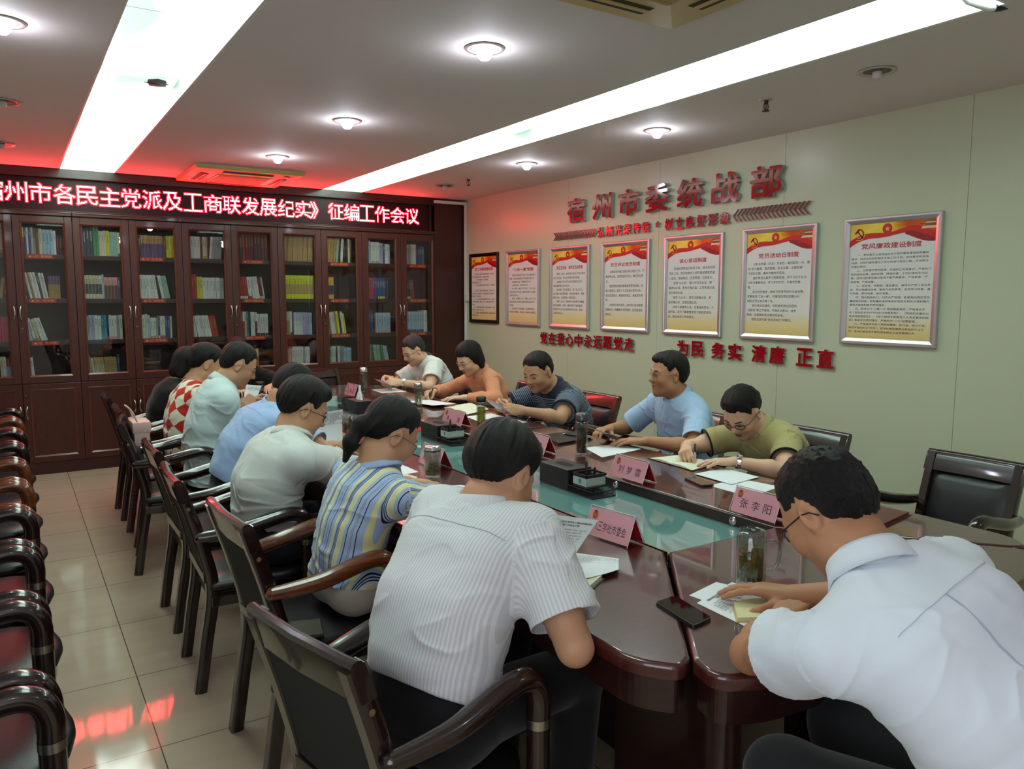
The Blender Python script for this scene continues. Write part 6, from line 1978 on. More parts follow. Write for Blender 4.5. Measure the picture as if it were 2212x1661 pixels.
def person(name, label, H, N, hc, look, F0, arms, shirt, trousers, hair, skin='mid', fem=False, glass=None, res=.005, loc=None,
           fat=1.0, wide=1.0, shoulder=None, twist=0.0, collar=None, bulge=.03, hs=1.0, knees=None, seed=1, roll=0, tail=None, fringe=0, rough=0, wr=1.0, shrug=0.0, hm=None, shirtkw=None, neck_r=.054):
    """seated figure. H hip centre, N neck base, hc head centre, look=(yaw, pitch) degrees, F0 facing yaw,
    arms = {'L': (wrist, pole, hand_dir, palm_dir, pose), 'R': ...} in metres"""
    res = res / RES
    H, N, hc = (np.array(v, float) for v in (H, N, hc))
    H[2] = max(H[2], .553)
    root = thing('person', label, 'person', (H[0], H[1], 0) if loc is None else loc, 0, 'people at the meeting')
    fx = V3(math.cos(R_(F0)), math.sin(R_(F0)), 0); rx = V3(fx[1], -fx[0], 0)
    f2 = V3(math.cos(R_(F0 + twist)), math.sin(R_(F0 + twist)), 0)
    sp = N - H; L = np.linalg.norm(sp); su = sp / L
    rs = nrm(np.cross(f2, V3(0, 0, 1))); rs = nrm(rs - su * (rs @ su) * .8)
    back = nrm(np.cross(rs, su)) * -1
    if back @ fx > 0: back = -back
    # spine levels: t, half width, radius
    lv = [(0, .076, .104), (.27, .062, .096), (.52, .070, .096), (.76, .084, .088), (.92, .078, .062)]
    if fem: lv = [(0, .084, .102), (.27, .050, .086), (.52, .056, .088), (.76, .066, .082), (.92, .062, .056)]
    cs, ws, rr, Rl = [], [], [], []
    for t, w, r in lv:
        w *= .93; r *= .95
        b = bulge * math.sin(PI * min(1, t / .95)) if t < .95 else 0
        cs.append(H + sp * t + back * b); ws.append(w * fat); rr.append(r * (fat if t < .7 else (1 + fat) / 2)); Rl.append(nrm(rx * (1 - t) + rs * t))
    shw = shoulder or (.152 if fem else .175)
    Sc = H + sp * .862 - back * .012 + su * shrug
    SH = {'R': Sc + rs * shw, 'L': Sc - rs * shw}
    l1, l2 = (.262, .232) if fem else (.285, .250)
    arm = {}
    for k, (W, pole, hd, pd, pose) in arms.items():
        E, W = ik(SH[k], np.array(W, float), l1, l2, pole)
        # an elbow over the table rests on it: swing the arm about its shoulder-wrist line until it does
        ax_ = nrm(W - SH[k]); best_ = E
        for st_ in range(0, 37):
            hit = False
            for sg_ in (1, -1):
                E2 = SH[k] + rot_about(E - SH[k], ax_, R_(5 * st_ * sg_))
                if not (1.055 < E2[0] < 2.835 and .94 < E2[1] < 6.83 and E2[2] < TZ + .041): best_ = E2; hit = True; break
            if hit: break
        E = best_
        arm[k] = (SH[k], E, W, hd, pd, pose)
    r, f, u = head_dir(*look, roll)
    kn = {}
    for k, q in (('R', 1), ('L', -1)):
        hip = H + rx * q * .085
        K = hip + fx * .42 + rx * q * (.05 if not fem else .01) + V3(0, 0, -.005) if knees is None else np.array(knees[k], float)
        kn[k] = (hip, K, V3(K[0], K[1], 0) - fx * .04 + V3(0, 0, .085))
    def torso(F, ease, k=.05, upto=5):
        for i in range(min(upto, 5) - 1):
            for q in (-1, 0, 1):
                F.cap(cs[i] + Rl[i] * ws[i] * q, cs[i + 1] + Rl[i + 1] * ws[i + 1] * q, rr[i] + ease, rr[i + 1] + ease, k)
    # ---------------- body: one continuous skin surface
    F = Field()
    torso(F, -.004)
    F.cap(SH['R'] - rs * .03, SH['L'] + rs * .03, .052, .052, .06)
    F.cap(N - su * .06, N + (hc - N) * .3, .060 * hs, neck_r * hs, .04)
    nk = hc - u * .075 * hs - f * .030 * hs
    F.cap(N, nk, neck_r * hs, (neck_r - .003) * hs, .035)
    for k in ('R', 'L'):
        hip, K, A_ = kn[k]
        F.cap(hip, K, .078 * (fat * .5 + .5), .056, .05); F.cap(K, A_, .054, .036, .03); F.cap(A_, A_ + fx * .14 - V3(0, 0, .045), .036, .030, .03)
        if k in arm:
            S, E, W, hd, pd, pose = arm[k]
            a = .92 if fem else 1.0
            F.cap(S, S * .35 + E * .65, .056 * a, .047 * a, .05); F.cap(S * .35 + E * .65, E, .047 * a, .039 * a, .03)
            F.cap(E, E * .7 + W * .3, .040 * a, .042 * a, .02); F.cap(E * .7 + W * .3, W, .042 * a, .0265 * a, .02)
    head(F, hc, r, f, u, hs, fem, wide)
    tips = {}
    for k, q in (('R', 1), ('L', -1)):
        if k in arm: tips[k] = hand(F, arm[k][2], arm[k][3], arm[k][4], q, arm[k][5], .90 if fem else 1.0)
    V, Fc = F.mesh(res)
    V = relax(V, Fc, 1, .35)
    A = np.stack([r, f, u]); Lh = ((V[Fc].mean(1) - hc) @ A.T) / hs
    lip = (np.abs(Lh[:, 0]) < .023 - .9 * np.abs(Lh[:, 2] + .067)) & (Lh[:, 1] > .078) & (Lh[:, 2] > -.081) & (Lh[:, 2] < -.0575)
    np_obj('body', V, Fc, [M_skin[skin], M_lip], root, mi=lip.astype(int))
    # eyes, brows
    P = lambda x, y, z: tuple(hc + (r * x * wide + f * y + u * z) * hs)
    eb = MB()
    for q in (-1, 1):
        n = 12
        eb.tube([P(q * .014, .0925, .0205), P(q * .028, .0905, .0245), P(q * .042, .0800, .0225), P(q * .050, .0705, .018)], [.0022, .0030, .0026, .001], M_hair, 6, flat=1.0)
    o = eb.build('eyebrows', root); o.matrix_parent_inverse = Matrix.Translation(-Vector(root.location))
    eb = MB()
    for q in (-1, 1):
        eb.tube([P(q * .0205, .0878, -.0025), P(q * .031, .0896, -.0010), P(q * .0420, .0842, -.0030)], [.0010, .0027, .0010], M_eye, 6)
    o = eb.build('eyes', root); o.matrix_parent_inverse = Matrix.Translation(-Vector(root.location))
    make_hair(seed, hc, r, f, u, hs, hair, root, res * .85, hm or M_hair, wide, tail, fringe, rough, seed)
    if glass: glasses(hc, r, f, u, hs, glass[0], root, glass[1], wide)
    # ---------------- shirt
    kw = dict(ease=.014, sleeve=.60, tuck=True, sw=.070, cuff=None, mat=None, flare=.012)
    kw.update(shirtkw or {})
    F = Field(); e = kw['ease']
    if not kw['tuck']:
        F.cap(H + rx * .08 - su * .10, H - rx * .08 - su * .10, rr[0] + e, None, .06)
        for k in ('R', 'L'): F.cap(kn[k][0], kn[k][0] * .75 + kn[k][1] * .25, .084 + e * .4, .080, .04)
    torso(F, e)
    F.cap(SH['R'] - rs * .03, SH['L'] + rs * .03, .053 + e * .4, None, .05)
    F.cap(N - su * .09, N - su * .055, .074, .068, .06)
    arms_seg = {}
    for k in ('R', 'L'):
        if k not in arm: continue
        S, E, W = arm[k][:3]
        s0 = kw['sw'] * (.92 if fem else 1)
        if kw['sleeve'] <= 0: continue
        if kw['sleeve'] <= 1:
            C = S + (E - S) * kw['sleeve']
            F.cap(S, C, s0, s0 - .006 + kw['flare'], .045)
            arms_seg[k] = [(S, C)]
        else:
            g = kw['sleeve'] - 1
            C = E + (W - E) * g
            F.cap(S, E, s0 - .004, .056, .045); F.cap(E, E * .5 + C * .5, .056, .052, .03); F.cap(E * .5 + C * .5, C, .052, .040, .03)
            arms_seg[k] = [(S, E), (E, C)]
    F.cap(N - su * .012, N + nrm(nk - N) * .10, .058, .06, .012, '-')
    if kw['sleeve'] <= 0:
        for k in ('R', 'L'): F.cap(SH[k] + rs * (.035 if k == 'R' else -.035), arm[k][1], .075, .06, .02, '-')
    if kw['tuck']: F.clip(H + su * L * .13, -su)
    else: F.clip(H - su * kw.get('drop', .07), -V3(su[0] * .3, su[1] * .3, 1))
    for k, seg in arms_seg.items():
        A0, B0 = seg[-1]; d = nrm(B0 - A0)
        # flat hem, then an open cuff hollowed out behind it
        rout = (kw['sw'] - .006 + kw['flare']) * (.92 if fem else 1) if kw['sleeve'] <= 1 else .040
        F.cyl(B0, B0 + d * .13, rout + .030)
        F.cyl(B0 - d * .022, B0 + d * .02, rout - max(.006, 2.0 * res))
    V, Fc = F.mesh(res)
    N_ = normals(V, Fc)
    # pattern coordinates: torso (lateral, along spine, 0) or sleeve (round, along, 1)
    levels = np.array(cs); best = np.full(len(V), 9.0); lat = np.zeros(len(V)); alo = np.zeros(len(V)); reg = np.zeros(len(V))
    cum = 0
    for i in range(4):
        ba = levels[i + 1] - levels[i]; pa = V - levels[i]; h = np.clip(pa @ ba / (ba @ ba), -.6 if i == 0 else 0, 1.6 if i == 3 else 1)
        rad = pa - h[:, None] * ba
        d = np.linalg.norm(rad, axis=1); m = d < best; hh = np.clip(h, 0, 1)[:, None]
        rl = Rl[i] * (1 - hh) + Rl[i + 1] * hh
        best[m] = d[m]; lat[m] = (rad * rl).sum(1)[m]; alo[m] = (cum + h * np.linalg.norm(ba))[m]; cum += np.linalg.norm(ba)
    best = best - .14
    for k, seg in arms_seg.items():
        cu = 0
        for (A0, B0) in seg:
            ba = B0 - A0; pa = V - A0; h = np.clip(pa @ ba / (ba @ ba), -.12 if cu == 0 else 0, 1.2); rad = pa - h[:, None] * ba; d = np.linalg.norm(rad, axis=1) - .062
            ln = np.linalg.norm(ba)
            n1 = nrm(np.cross(ba, V3(0, 0, 1)) if abs(nrm(ba)[2]) < .95 else np.cross(ba, rx)); n2 = np.cross(nrm(ba), n1)
            m = (d < best - .004) & (h > -.01 if cu == 0 else h >= 0)
            ang = np.arctan2(rad @ n1, rad @ n2)
            best[m] = d[m]; lat[m] = (ang * .07)[m]; alo[m] = (cu + h * ln)[m]; reg[m] = 1; cu += ln
    # cloth folds: drapes that run along the body, creases round the sleeves
    w1 = vnoise(np.stack([lat * 9 + alo * 5, alo * 6 - lat * 4, reg * 5 + seed], 1), seed)
    w2 = vnoise(np.stack([lat * 16 + 3 * w1, alo * 26 + 2 * w1, reg * 5 + seed], 1), seed + 1)
    w3 = 1 - np.abs(vnoise(np.stack([lat * 7 - alo * 9, alo * 13 + lat * 6 + w1, reg + seed], 1), seed + 2))
    amp = np.where(reg > 0, .7, 1.0) * wr
    low = np.clip(1.25 - alo / (L * .8), .35, 1.2)
    disp = amp * (.0055 * w1 + .0022 * w2 + .0085 * (w3 ** 5) * low - .003)
    V = V + N_ * disp[:, None]
    so = np_obj('shirt', V, Fc, [kw['mat']], root, attr=np.stack([lat, alo, reg], 1))
    SD = dict(V=V, N=normals(V, Fc), lat=lat, alo=alo, reg=reg, so=so, fx=f2, L=L, mid=cs)
    if kw['cuff']:
        for k, seg in arms_seg.items():
            A0, B0 = seg[-1]; d = nrm(B0 - A0); n1 = nrm(np.cross(d, V3(.3, .2, 1))); n2 = np.cross(d, n1); w = kw.get('cuffw', .022)
            ro = (kw['sw'] - .006 + kw['flare']) * (.92 if fem else 1) + .0005
            pr = [(-w, ro - .004), (-w, ro + .0015), (0.001, ro + .002), (.001, ro - .008), (-w * .8, ro - .010)]
            n = 40; vs = np.array([B0 + d * x + (n1 * math.cos(2 * PI * i / n) + n2 * math.sin(2 * PI * i / n)) * r_ for i in range(n) for x, r_ in pr])
            fs = np.array([(i*5+j, ((i+1) % n)*5+j, ((i+1) % n)*5+j+1, i*5+j+1) for i in range(n) for j in range(4)])
            np_obj('cuff', vs, fs, [kw['cuff']], so, attr=vs).matrix_parent_inverse = Matrix.Identity(4)
    # ---------------- collar
    if collar:
        cm, ch, gap = collar['mat'], collar.get('h', .036), collar.get('gap', 24)
        ax = nrm(nk - N); c0 = N + ax * .010
        fc = nrm(f2 - ax * (f2 @ ax)); rc = nrm(np.cross(fc, ax))
        prof = [(.004, -.050), (.001, ch * .6), (.003, ch), (.008, ch + .003), (.013, ch * .86), (.019, ch * .35), (.027, -ch * .18), (.0245, -ch * .18), (.015, ch * .3), (.010, ch * .5), (.010, -.050)]
        vs = []; n = 44
        for i in range(n + 1):
            ph = (-PI + R_(gap)) + (2 * PI - 2 * R_(gap)) * i / n      # 0 is the nape
            dn = -math.cos(ph)                                         # +1 at the throat
            drop = max(0, dn) ** 2 * collar.get('drop', .008)
            rad0 = neck_r * hs + .007 + .012 * max(0, dn)
            for p_, (o_, h_) in enumerate(prof):
                ex = 0
                if collar.get('point') and p_ in (5, 6, 7, 8):
                    ex = max(0, 1 - min(i, n - i) / 7.0) * collar['point']
                rad = rad0 + o_ * (1 + .25 * max(0, dn))
                vs.append(c0 + (-fc * math.cos(ph) + rc * math.sin(ph)) * rad + ax * (h_ - drop - ex))
        k = len(prof); vs = np.array(vs)
        fs = [(i*k+j, (i+1)*k+j, (i+1)*k+(j+1) % k, i*k+(j+1) % k) for i in range(n) for j in range(k)]
        np_obj('collar', vs, np.array(fs), [cm], so, attr=np.stack([np.linspace(0, 1, len(vs)), np.zeros(len(vs)), np.zeros(len(vs))], 1)).matrix_parent_inverse = Matrix.Identity(4)
    # ---------------- trousers and shoes
    F = Field()
    torso(F, .008, upto=2)
    for k in ('R', 'L'):
        hip, K, A_ = kn[k]
        F.cap(hip, K, .092 * (fat * .5 + .5), .070, .05); F.cap(K, A_ + V3(0, 0, .02), .070, .058, .03)
    V, Fc = F.mesh(max(res * 1.3, .006))
    N_ = normals(V, Fc)
    V = V + N_ * (.004 * vnoise(V * 14, seed + 9))[:, None]
    np_obj('trousers', V, Fc, [trousers], root, attr=V - H)
    for k in ('R', 'L'):
        A_ = kn[k][2]
        F = Field(); F.cap(A_ - V3(0, 0, .04), A_ + fx * .13 - V3(0, 0, .052), .036, .032, .02); F.clip(V3(0, 0, .004), V3(0, 0, -1)); F.clip(A_ + V3(0, 0, -.012), V3(0, 0, 1))
        V, Fc = F.mesh(.007)
        np_obj('shoe', V, Fc, [M_shoe], root)
    return dict(SD=SD, root=root, arm=arm, tips=tips, head=(hc, r, f, u), SH=SH, N=N, su=su)
M_shoe = mat('shoe_leather', (20, 18, 18), .3)
# ------------------------------------------------------------------ the people
W_pin = cloth('shirt_pinstripe', (206, 206, 210), stripes(0, .0085, [(0, (196, 197, 203)), (.5, (214, 215, 220))]))
W_plain = cloth('shirt_white', (214, 222, 232))
W_polo = cloth('polo_white', (218, 222, 220))
W_grey = cloth('polo_pale_grey', (206, 210, 208))
W_sky = cloth('shirt_sky', (158, 184, 226))
W_pale = cloth('shirt_pale_blue', (196, 214, 216))
W_blue = cloth('shirt_light_blue', (164, 192, 226))
W_navy = cloth('polo_navy', (26, 32, 58), stripes(1, .0125, [(0, (24, 30, 52)), (.60, (136, 150, 172)), (.97, (24, 30, 52))]))
W_navyp = cloth('navy_rib', (20, 26, 50))
W_orange = cloth('shirt_orange', (212, 140, 104))
W_olive = cloth('blouse_olive', (172, 162, 110))
W_black = cloth('tee_black', (16, 16, 18))
_k, _y, _b, _w, _g = (24, 24, 36), (222, 218, 160), (168, 186, 222), (214, 220, 228), (120, 134, 164)
W_knit = cloth('knit_striped', (176, 190, 220), stripes(0, .092, [(0, _b), (.05, _k), (.075, _b), (.10, _k), (.12, _b), (.145, _k), (.165, _w), (.22, _y), (.36, _b), (.46, _k), (.485, _b), (.60, _g), (.615, _b), (.64, _g), (.655, _b), (.74, _k), (.765, _b), (.90, _y)]))
W_knitp = cloth('knit_rib', (150, 170, 208))
W_diam = cloth('blouse_diamond', (200, 60, 40), diamonds((186, 44, 30), (226, 220, 200), .098))
T_black = cloth('trousers_black', (20, 20, 24)); T_navy = cloth('trousers_navy', (30, 34, 46)); T_beige = cloth('trousers_beige', (186, 176, 162))
S_pipe = cloth('piping_black', (18, 18, 20))

C = {}
C['P1'] = person('person', 'man in a white pinstriped short-sleeved shirt, back to the camera, reading a held sheet',
  (.80, 1.62, .535), (1.0, 1.69, .99), (1.075, 1.725, 1.088), (20, 36), 15,
  {'R': ((1.125, 1.585, .835), (-.25, -1, -.65), (.35, .85, .12), (.2, -.1, -1), 'pen'), 'L': ((1.235, 1.95, .885), (-.3, .9, -.7), (.45, -.88, .05), (.1, .3, -1), 'grip')},
  None, T_black, 'thick', 'mid', res=.0042, fat=1.0, wide=1.04, twist=8, collar=dict(mat=W_pin, h=.040, gap=20, point=.02), bulge=.055, shrug=.05, shoulder=.155, seed=3, shirtkw=dict(mat=W_pin, sleeve=.78, sw=.078, ease=.020, flare=.016))
C['P2'] = person('person', 'woman with a low ponytail in a striped knit top and beige trousers',
  (.955, 2.58, .535), (1.06, 2.53, .945), (1.125, 2.55, 1.065), (0, 36), 5,
  {'R': ((1.25, 2.60, .805), (.0, -1, -.5), (.7, .5, -.1), (0, 0, -1), 'relaxed'), 'L': ((1.33, 2.86, .80), (-.2, 1, -.5), (.8, -.3, -.1), (0, 0, -1), 'flat')},
  None, T_beige, 'tail', 'mid', True, (M_gl_gold, True), res=.0045, fat=.92, twist=10, bulge=.035, seed=5,
  tail=[((0, -.100, .005), (0, -.122, -.03), .018, .022, .012), ((0, -.122, -.03), (.0, -.112, -.10), .026, .026, .02), ((0, -.112, -.10), (.0, -.095, -.165), .026, .010, .02)],
  collar=dict(mat=W_knitp, h=.018, gap=30), shirtkw=dict(mat=W_knit, sleeve=.93, sw=.066, ease=.016, cuff=W_knitp, cuffw=.05, tuck=False, drop=-.02))
C['P3'] = person('person', 'man with black glasses in a pale grey polo shirt, writing, on the left row',
  (.89, 3.28, .535), (.968, 3.26, .955), (1.045, 3.285, 1.075), (-4, 30), 0,
  {'R': ((1.20, 3.47, .815), (.1, -1, -.4), (.35, .9, .0), (.4, .2, -1), 'pen'), 'L': ((1.29, 3.60, .83), (-.2, 1, -.5), (.8, -.2, .2), (0, -.3, -1), 'grip')},
  None, T_navy, 'thick', 'mid', glass=(M_gl_black, True), res=.0045, fat=1.06, wide=1.03, collar=dict(mat=W_grey, h=.026, gap=28), bulge=.06, seed=7, shirtkw=dict(mat=W_grey, sleeve=.72, sw=.074, ease=.017))
C['P4'] = person('person', 'man in a sky blue shirt bending over the table, face hidden',
  (.90, 3.97, .545), (1.115, 3.97, .98), (1.205, 3.955, 1.078), (5, 46), 0,
  {'R': ((1.36, 3.82, .80), (0, -1, -.4), (.9, .3, 0), (0, 0, -1), 'relaxed'), 'L': ((1.38, 4.12, .80), (0, 1, -.4), (.9, -.3, 0), (0, 0, -1), 'flat')},
  None, T_navy, 'short', 'mid', res=.0055, fat=1.02, collar=dict(mat=W_sky, h=.038, gap=22, point=.02), bulge=.06, seed=9, shirtkw=dict(mat=W_sky, sleeve=.75, sw=.074, ease=.018))
C['P5'] = person('person', 'man with thin glasses in a loose long-sleeved pale shirt, holding a sheet up',
  (.95, 4.78, .545), (1.02, 4.76, 1.035), (1.13, 4.75, 1.150), (-8, 30), -5,
  {'R': ((1.15, 4.78, .90), (-.2, -1, -.8), (.75, .5, .35), (.1, .6, -.3), 'grip'), 'L': ((1.24, 4.98, .88), (-.2, 1, -.8), (.8, -.2, .3), (0, -.7, -.3), 'grip')},
  None, T_navy, 'short', 'mid', glass=(M_gl_gold, False), res=.0055, collar=dict(mat=W_pale, h=.040, gap=20, point=.02), bulge=.035, seed=11, shirtkw=dict(mat=W_pale, sleeve=1.85, sw=.074, ease=.024, tuck=False, drop=.09))
C['P6'] = person('person', 'woman in a sleeveless red and cream diamond patterned blouse',
  (.92, 5.42, .54), (1.0, 5.41, .975), (1.08, 5.42, 1.110), (0, 24), 0,
  {'R': ((1.27, 5.30, .80), (-.2, -1, -.6), (.9, .2, 0), (0, 0, -1), 'relaxed'), 'L': ((1.29, 5.55, .80), (-.2, 1, -.6), (.9, -.2, 0), (0, 0, -1), 'flat')},
  None, W_diam, 'bun', 'mid', True, res=.006, bulge=.03, seed=13, tail=[((0, -.085, .055), (0, -.10, .0), .042, .040, .03)], shirtkw=dict(mat=W_diam, sleeve=0.06, sw=.07, ease=.016))
C['P7'] = person('person', 'woman in black at the far end of the left row, mostly hidden',
  (.90, 6.07, .52), (1.0, 6.03, .93), (1.075, 6.01, 1.050), (0, 28), 0,
  {'R': ((1.16, 5.90, .80), (-.8, -.8, -.4), (.9, .2, 0), (0, 0, -1), 'relaxed'), 'L': ((1.24, 6.2, .80), (-.2, 1, -.5), (.9, -.2, 0), (0, 0, -1), 'flat')},
  None, T_black, 'bob', 'light', True, res=.007, bulge=.04, seed=15, shirtkw=dict(mat=W_black, sleeve=1.6, sw=.07, ease=.02, tuck=False))
C['P8'] = person('person', 'woman in a black short-sleeved top at the far table end, hand on the table',
  (1.62, 6.98, .54), (1.62, 6.88, .95), (1.60, 6.80, 1.075), (268, 25), 268,
  {'R': ((1.52, 6.52, .80), (-.8, .4, -.4), (.2, -.9, 0), (0, 0, -1), 'relaxed'), 'L': ((1.78, 6.55, .795), (.9, .3, -.2), (-.25, -.9, -.1), (0, 0, -1), 'flat')},
  None, T_black, 'bob', 'light', True, res=.007, bulge=.02, seed=17, shirtkw=dict(mat=W_black, sleeve=.75, sw=.072, ease=.02, tuck=False))
C['R1'] = person('person', 'woman with a ponytail and black glasses in an olive blouse, writing in a notebook',
  (3.32, 2.58, .54), (3.13, 2.575, .90), (3.005, 2.59, .992), (190, 42), 180,
  {'R': ((2.745, 2.70, .815), (.1, 1, -.35), (-.75, -.65, .0), (-.1, -.6, -1), 'pen'), 'L': ((2.79, 2.44, .795), (.35, -1, -.3), (-.85, .45, .0), (0, 0, -1), 'flat')},
  None, T_black, 'tail', 'light', True, (M_gl_black, True), res=.0045, fat=1.12, wide=1.04, bulge=.05, seed=19,
  tail=[((0, -.092, .004), (.0, -.132, -.020), .017, .024, .012), ((0, -.132, -.020), (-.0, -.150, -.085), .028, .010, .02)],
  collar=dict(mat=W_olive, h=.032, gap=30, point=.03), shirtkw=dict(mat=W_olive, sleeve=.66, sw=.074, ease=.017, cuff=S_pipe, cuffw=.007))
C['R2'] = person('person', 'man with thin glasses in a light blue shirt, sitting upright and looking left',
  (3.34, 3.26, .555), (3.21, 3.225, .985), (3.135, 3.24, 1.120), (160, 2), 178,
  {'R': ((2.93, 3.50, .785), (.5, .8, -.5), (-.8, -.2, 0), (0, 0, -1), 'relaxed'), 'L': ((2.80, 3.04, .795), (.4, -1, -.5), (-.7, .6, 0), (0, 0, -1), 'flat')},
  None, T_black, 'comb', 'tan', glass=(M_gl_gold, False), res=.0045, fat=1.04, wide=1.02, twist=-6, collar=dict(mat=W_blue, h=.034, gap=26, point=.035), bulge=.015, seed=21, shirtkw=dict(mat=W_blue, sleeve=.82, sw=.066, ease=.018))
C['R3'] = person('person', 'stocky man with a crew cut in a navy striped polo, holding a paper',
  (3.30, 4.37, .555), (3.125, 4.345, .93), (2.985, 4.33, 1.055), (196, 24), 182,
  {'R': ((2.78, 4.42, .835), (.2, 1, -.4), (-.8, -.35, .1), (-.1, -.9, -.3), 'grip'), 'L': ((2.715, 4.10, .835), (.35, -1, -.5), (-.75, .3, .1), (-.2, .8, -.3), 'grip')},
  None, T_navy, 'crop', 'mid', res=.005, fat=1.1, wide=1.12, hs=1.04, collar=dict(mat=W_navyp, h=.034, gap=28, point=.015), bulge=.04, seed=23, neck_r=.062, shirtkw=dict(mat=W_navy, sleeve=.72, sw=.080, ease=.018, cuff=W_navyp, cuffw=.024))
C['R4'] = person('person', 'woman with a dark bob in an orange long-sleeved shirt, holding a pen',
  (3.29, 5.30, .545), (3.125, 5.335, .960), (3.0, 5.30, 1.075), (186, 30), 180,
  {'R': ((2.775, 5.47, .81), (.1, 1, -.4), (-.9, -.35, 0), (0, -.4, -1), 'pen'), 'L': ((2.845, 5.10, .80), (.3, -1, -.4), (-.9, .25, 0), (0, 0, -1), 'flat')},
  None, T_black, 'bob', 'light', True, (M_gl_gold, False), res=.0055, bulge=.03, seed=25, collar=dict(mat=W_orange, h=.034, gap=26, point=.03), shirtkw=dict(mat=W_orange, sleeve=1.88, sw=.07, ease=.018))
C['R5'] = person('person', 'older man with receding grey hair in a white polo with a dark collar',
  (3.27, 6.22, .555), (3.11, 6.30, .985), (2.985, 6.27, 1.085), (184, 30), 183,
  {'R': ((2.78, 6.27, .84), (.2, 1, -.5), (-.9, -.15, .1), (0, -.7, -.7), 'grip'), 'L': ((2.79, 6.09, .825), (.3, -1, -.5), (-.9, .15, .1), (0, .7, -.7), 'grip')},
  None, T_navy, 'short', 'light', glass=(M_gl_gold, False), res=.006, hm=M_hairg, bulge=.03, seed=27, collar=dict(mat=W_navyp, h=.034, gap=26, point=.02), shirtkw=dict(mat=W_polo, sleeve=.70, sw=.078, ease=.02))
C['F1'] = person('person', 'man in a plain white short-sleeved shirt at the bottom right, bent over papers',
  (1.47, .56, .60), (1.335, .815, 1.035), (1.355, .945, 1.128), (92, 46), 100,
  {'L': ((1.50, 1.15, .795), (-.75, .3, -.9), (.9, .35, 0), (0, 0, -1), 'relaxed'), 'R': ((1.64, 1.22, .80), (.8, -.2, -.4), (-.5, .8, 0), (0, 0, -1), 'flat')},
  None, T_black, 'crop', 'tan', glass=(M_gl_black, True), res=.0040, fat=1.0, hs=.94, twist=-22, collar=dict(mat=W_plain, h=.042, gap=22, point=.02), bulge=.075, seed=29, rough=.010, wide=1.02, shirtkw=dict(mat=W_plain, sleeve=.52, sw=.072, ease=.020, flare=.018))
# ------------------------------------------------------------------ worn and held small things
def watch(who, k, label, metal, r0=.030, w=.008):
    S, E, W, hd, pd, pose = C[who]['arm'][k]
    d = nrm(W - E); c = W - d * .022; n1 = nrm(-np.array(pd, float) + d * (np.array(pd, float) @ d)); n2 = np.cross(d, n1); root = C[who]['root']
    b = MB(); n = 26
    prof = [(-w, 0), (-w * .7, .003), (w * .7, .003), (w, 0)]
    vs = []
    for q in range(n):
        a = 2 * PI * q / n
        for x, e in prof: vs.append(c + d * x + (n1 * math.cos(a) + n2 * math.sin(a)) * (r0 + e * (1 if q % 2 else .3)))
    b.add(vs, [(q*4+j, ((q+1) % n)*4+j, ((q+1) % n)*4+j+1, q*4+j+1) for q in range(n) for j in range(3)], metal)
    o = b.build('wristwatch', root); o.matrix_parent_inverse = Matrix.Translation(-Vector(root.location)); o['label'] = label
    b = MB(); f = c + n1 * (r0 + .001)
    b.tube([f, f + n1 * .006], .014, metal, 20); b.tube([f + n1 * .006, f + n1 * .0065], .0115, mat('watch_dial', (214, 214, 206), .3), 20)
    l = b.build('watch_case', o)
watch('R1', 'L', 'chunky silver bracelet watch', M_chrome, .0275, .011)
watch('R5', 'L', 'steel wristwatch', M_steel, .030)
def held_pen(who, k, label, m, up=.10, lean=(0, 0)):
    tips, th = C[who]['tips'][k]
    a = (np.array(tips[0]) + np.array(th)) / 2
    S, E, W, hd, pd, pose = C[who]['arm'][k]
    back = nrm(-np.array(hd, float) * .45 + V3(lean[0], lean[1], 1.0))
    p0 = a - back * .035; p1 = a + back * up
    if p0[2] < TZ + .001: p0[2] = TZ + .0015
    pen('pen', label, p0, p1, m)
held_pen('P1', 'R', 'dark pen in the right hand of the pinstriped man', M_black)
held_pen('P3', 'R', 'dark pen in the hand of the man in the grey polo', M_black)
held_pen('R1', 'R', 'clear pen with a dark cap, held upright by the woman in olive', mat('pen_clear', (196, 196, 200), .2))
held_pen('R4', 'R', 'dark pen held by the woman in orange', M_black)

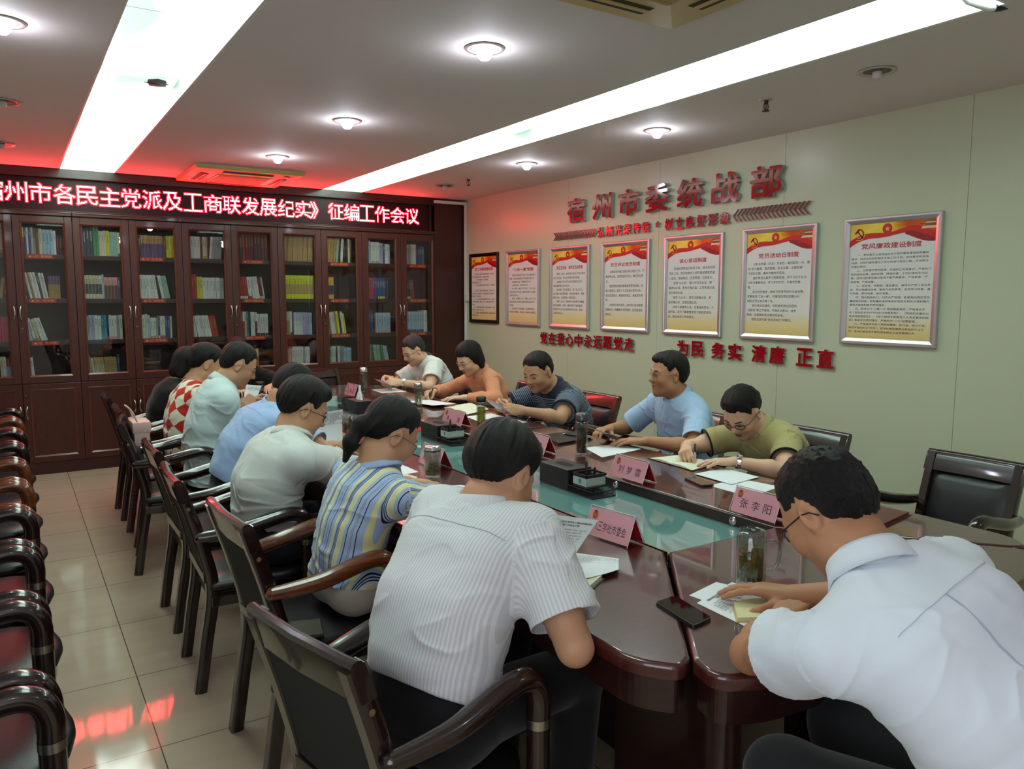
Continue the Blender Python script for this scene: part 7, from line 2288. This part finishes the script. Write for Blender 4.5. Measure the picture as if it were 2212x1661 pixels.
# seams, buttons, pocket
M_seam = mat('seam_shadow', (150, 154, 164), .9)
M_btn = mat('shirt_button', (226, 230, 234), .3)
def on_shirt(who, lat, alo, front=False, reg=0):
    """the point of the shirt nearest a lateral / along-spine coordinate"""
    d = C[who]['SD']; sgn = (d['N'] @ d['fx']) > 0
    cost = (d['lat'] - lat) ** 2 + (d['alo'] - alo) ** 2 + np.where(sgn == front, 0, 9) + np.where(d['reg'] == reg, 0, 9)
    i = int(np.argmin(cost)); return d['V'][i], d['N'][i]
def seam(who, pts, m=M_seam, r=.0008, name='seam'):
    so = C[who]['SD']['so']; P = []
    for q in pts:
        v, n = on_shirt(who, *q); P.append(Vector(v + n * .0016))
    for _ in range(3): P = [P[0]] + [(P[i - 1] + P[i] * 2 + P[i + 1]) / 4 for i in range(1, len(P) - 1)] + [P[-1]]
    b = MB(); b.tube(P, r, m, 5); o = b.build(name, so); o.matrix_parent_inverse = Matrix.Identity(4); return o
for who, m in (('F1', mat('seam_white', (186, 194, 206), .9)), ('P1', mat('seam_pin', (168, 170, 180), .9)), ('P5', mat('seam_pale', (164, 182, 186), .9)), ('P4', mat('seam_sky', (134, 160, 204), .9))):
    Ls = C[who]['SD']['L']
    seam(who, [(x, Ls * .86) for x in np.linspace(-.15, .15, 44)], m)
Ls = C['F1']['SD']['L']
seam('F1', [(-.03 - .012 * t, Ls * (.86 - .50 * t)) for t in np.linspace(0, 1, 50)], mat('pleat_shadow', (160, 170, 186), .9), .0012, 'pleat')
d = C['R2']['SD']
for k in range(5):
    v, n = on_shirt('R2', .0, d['L'] * (.84 - .17 * k), True)
    b = MB(); v, n = Vector(v), Vector(n); b.tube([v, v + n * .0025], [.0055, .005], M_btn, 12); o = b.build('button', d['so']); o.matrix_parent_inverse = Matrix.Identity(4)
v, n = on_shirt('R3', .0, C['R3']['SD']['L'] * .80, True)
b = MB(); v, n = Vector(v), Vector(n); b.tube([v, v + n * .003], [.0055, .005], M_btn, 12); o = b.build('button', C['R3']['SD']['so']); o.matrix_parent_inverse = Matrix.Identity(4)
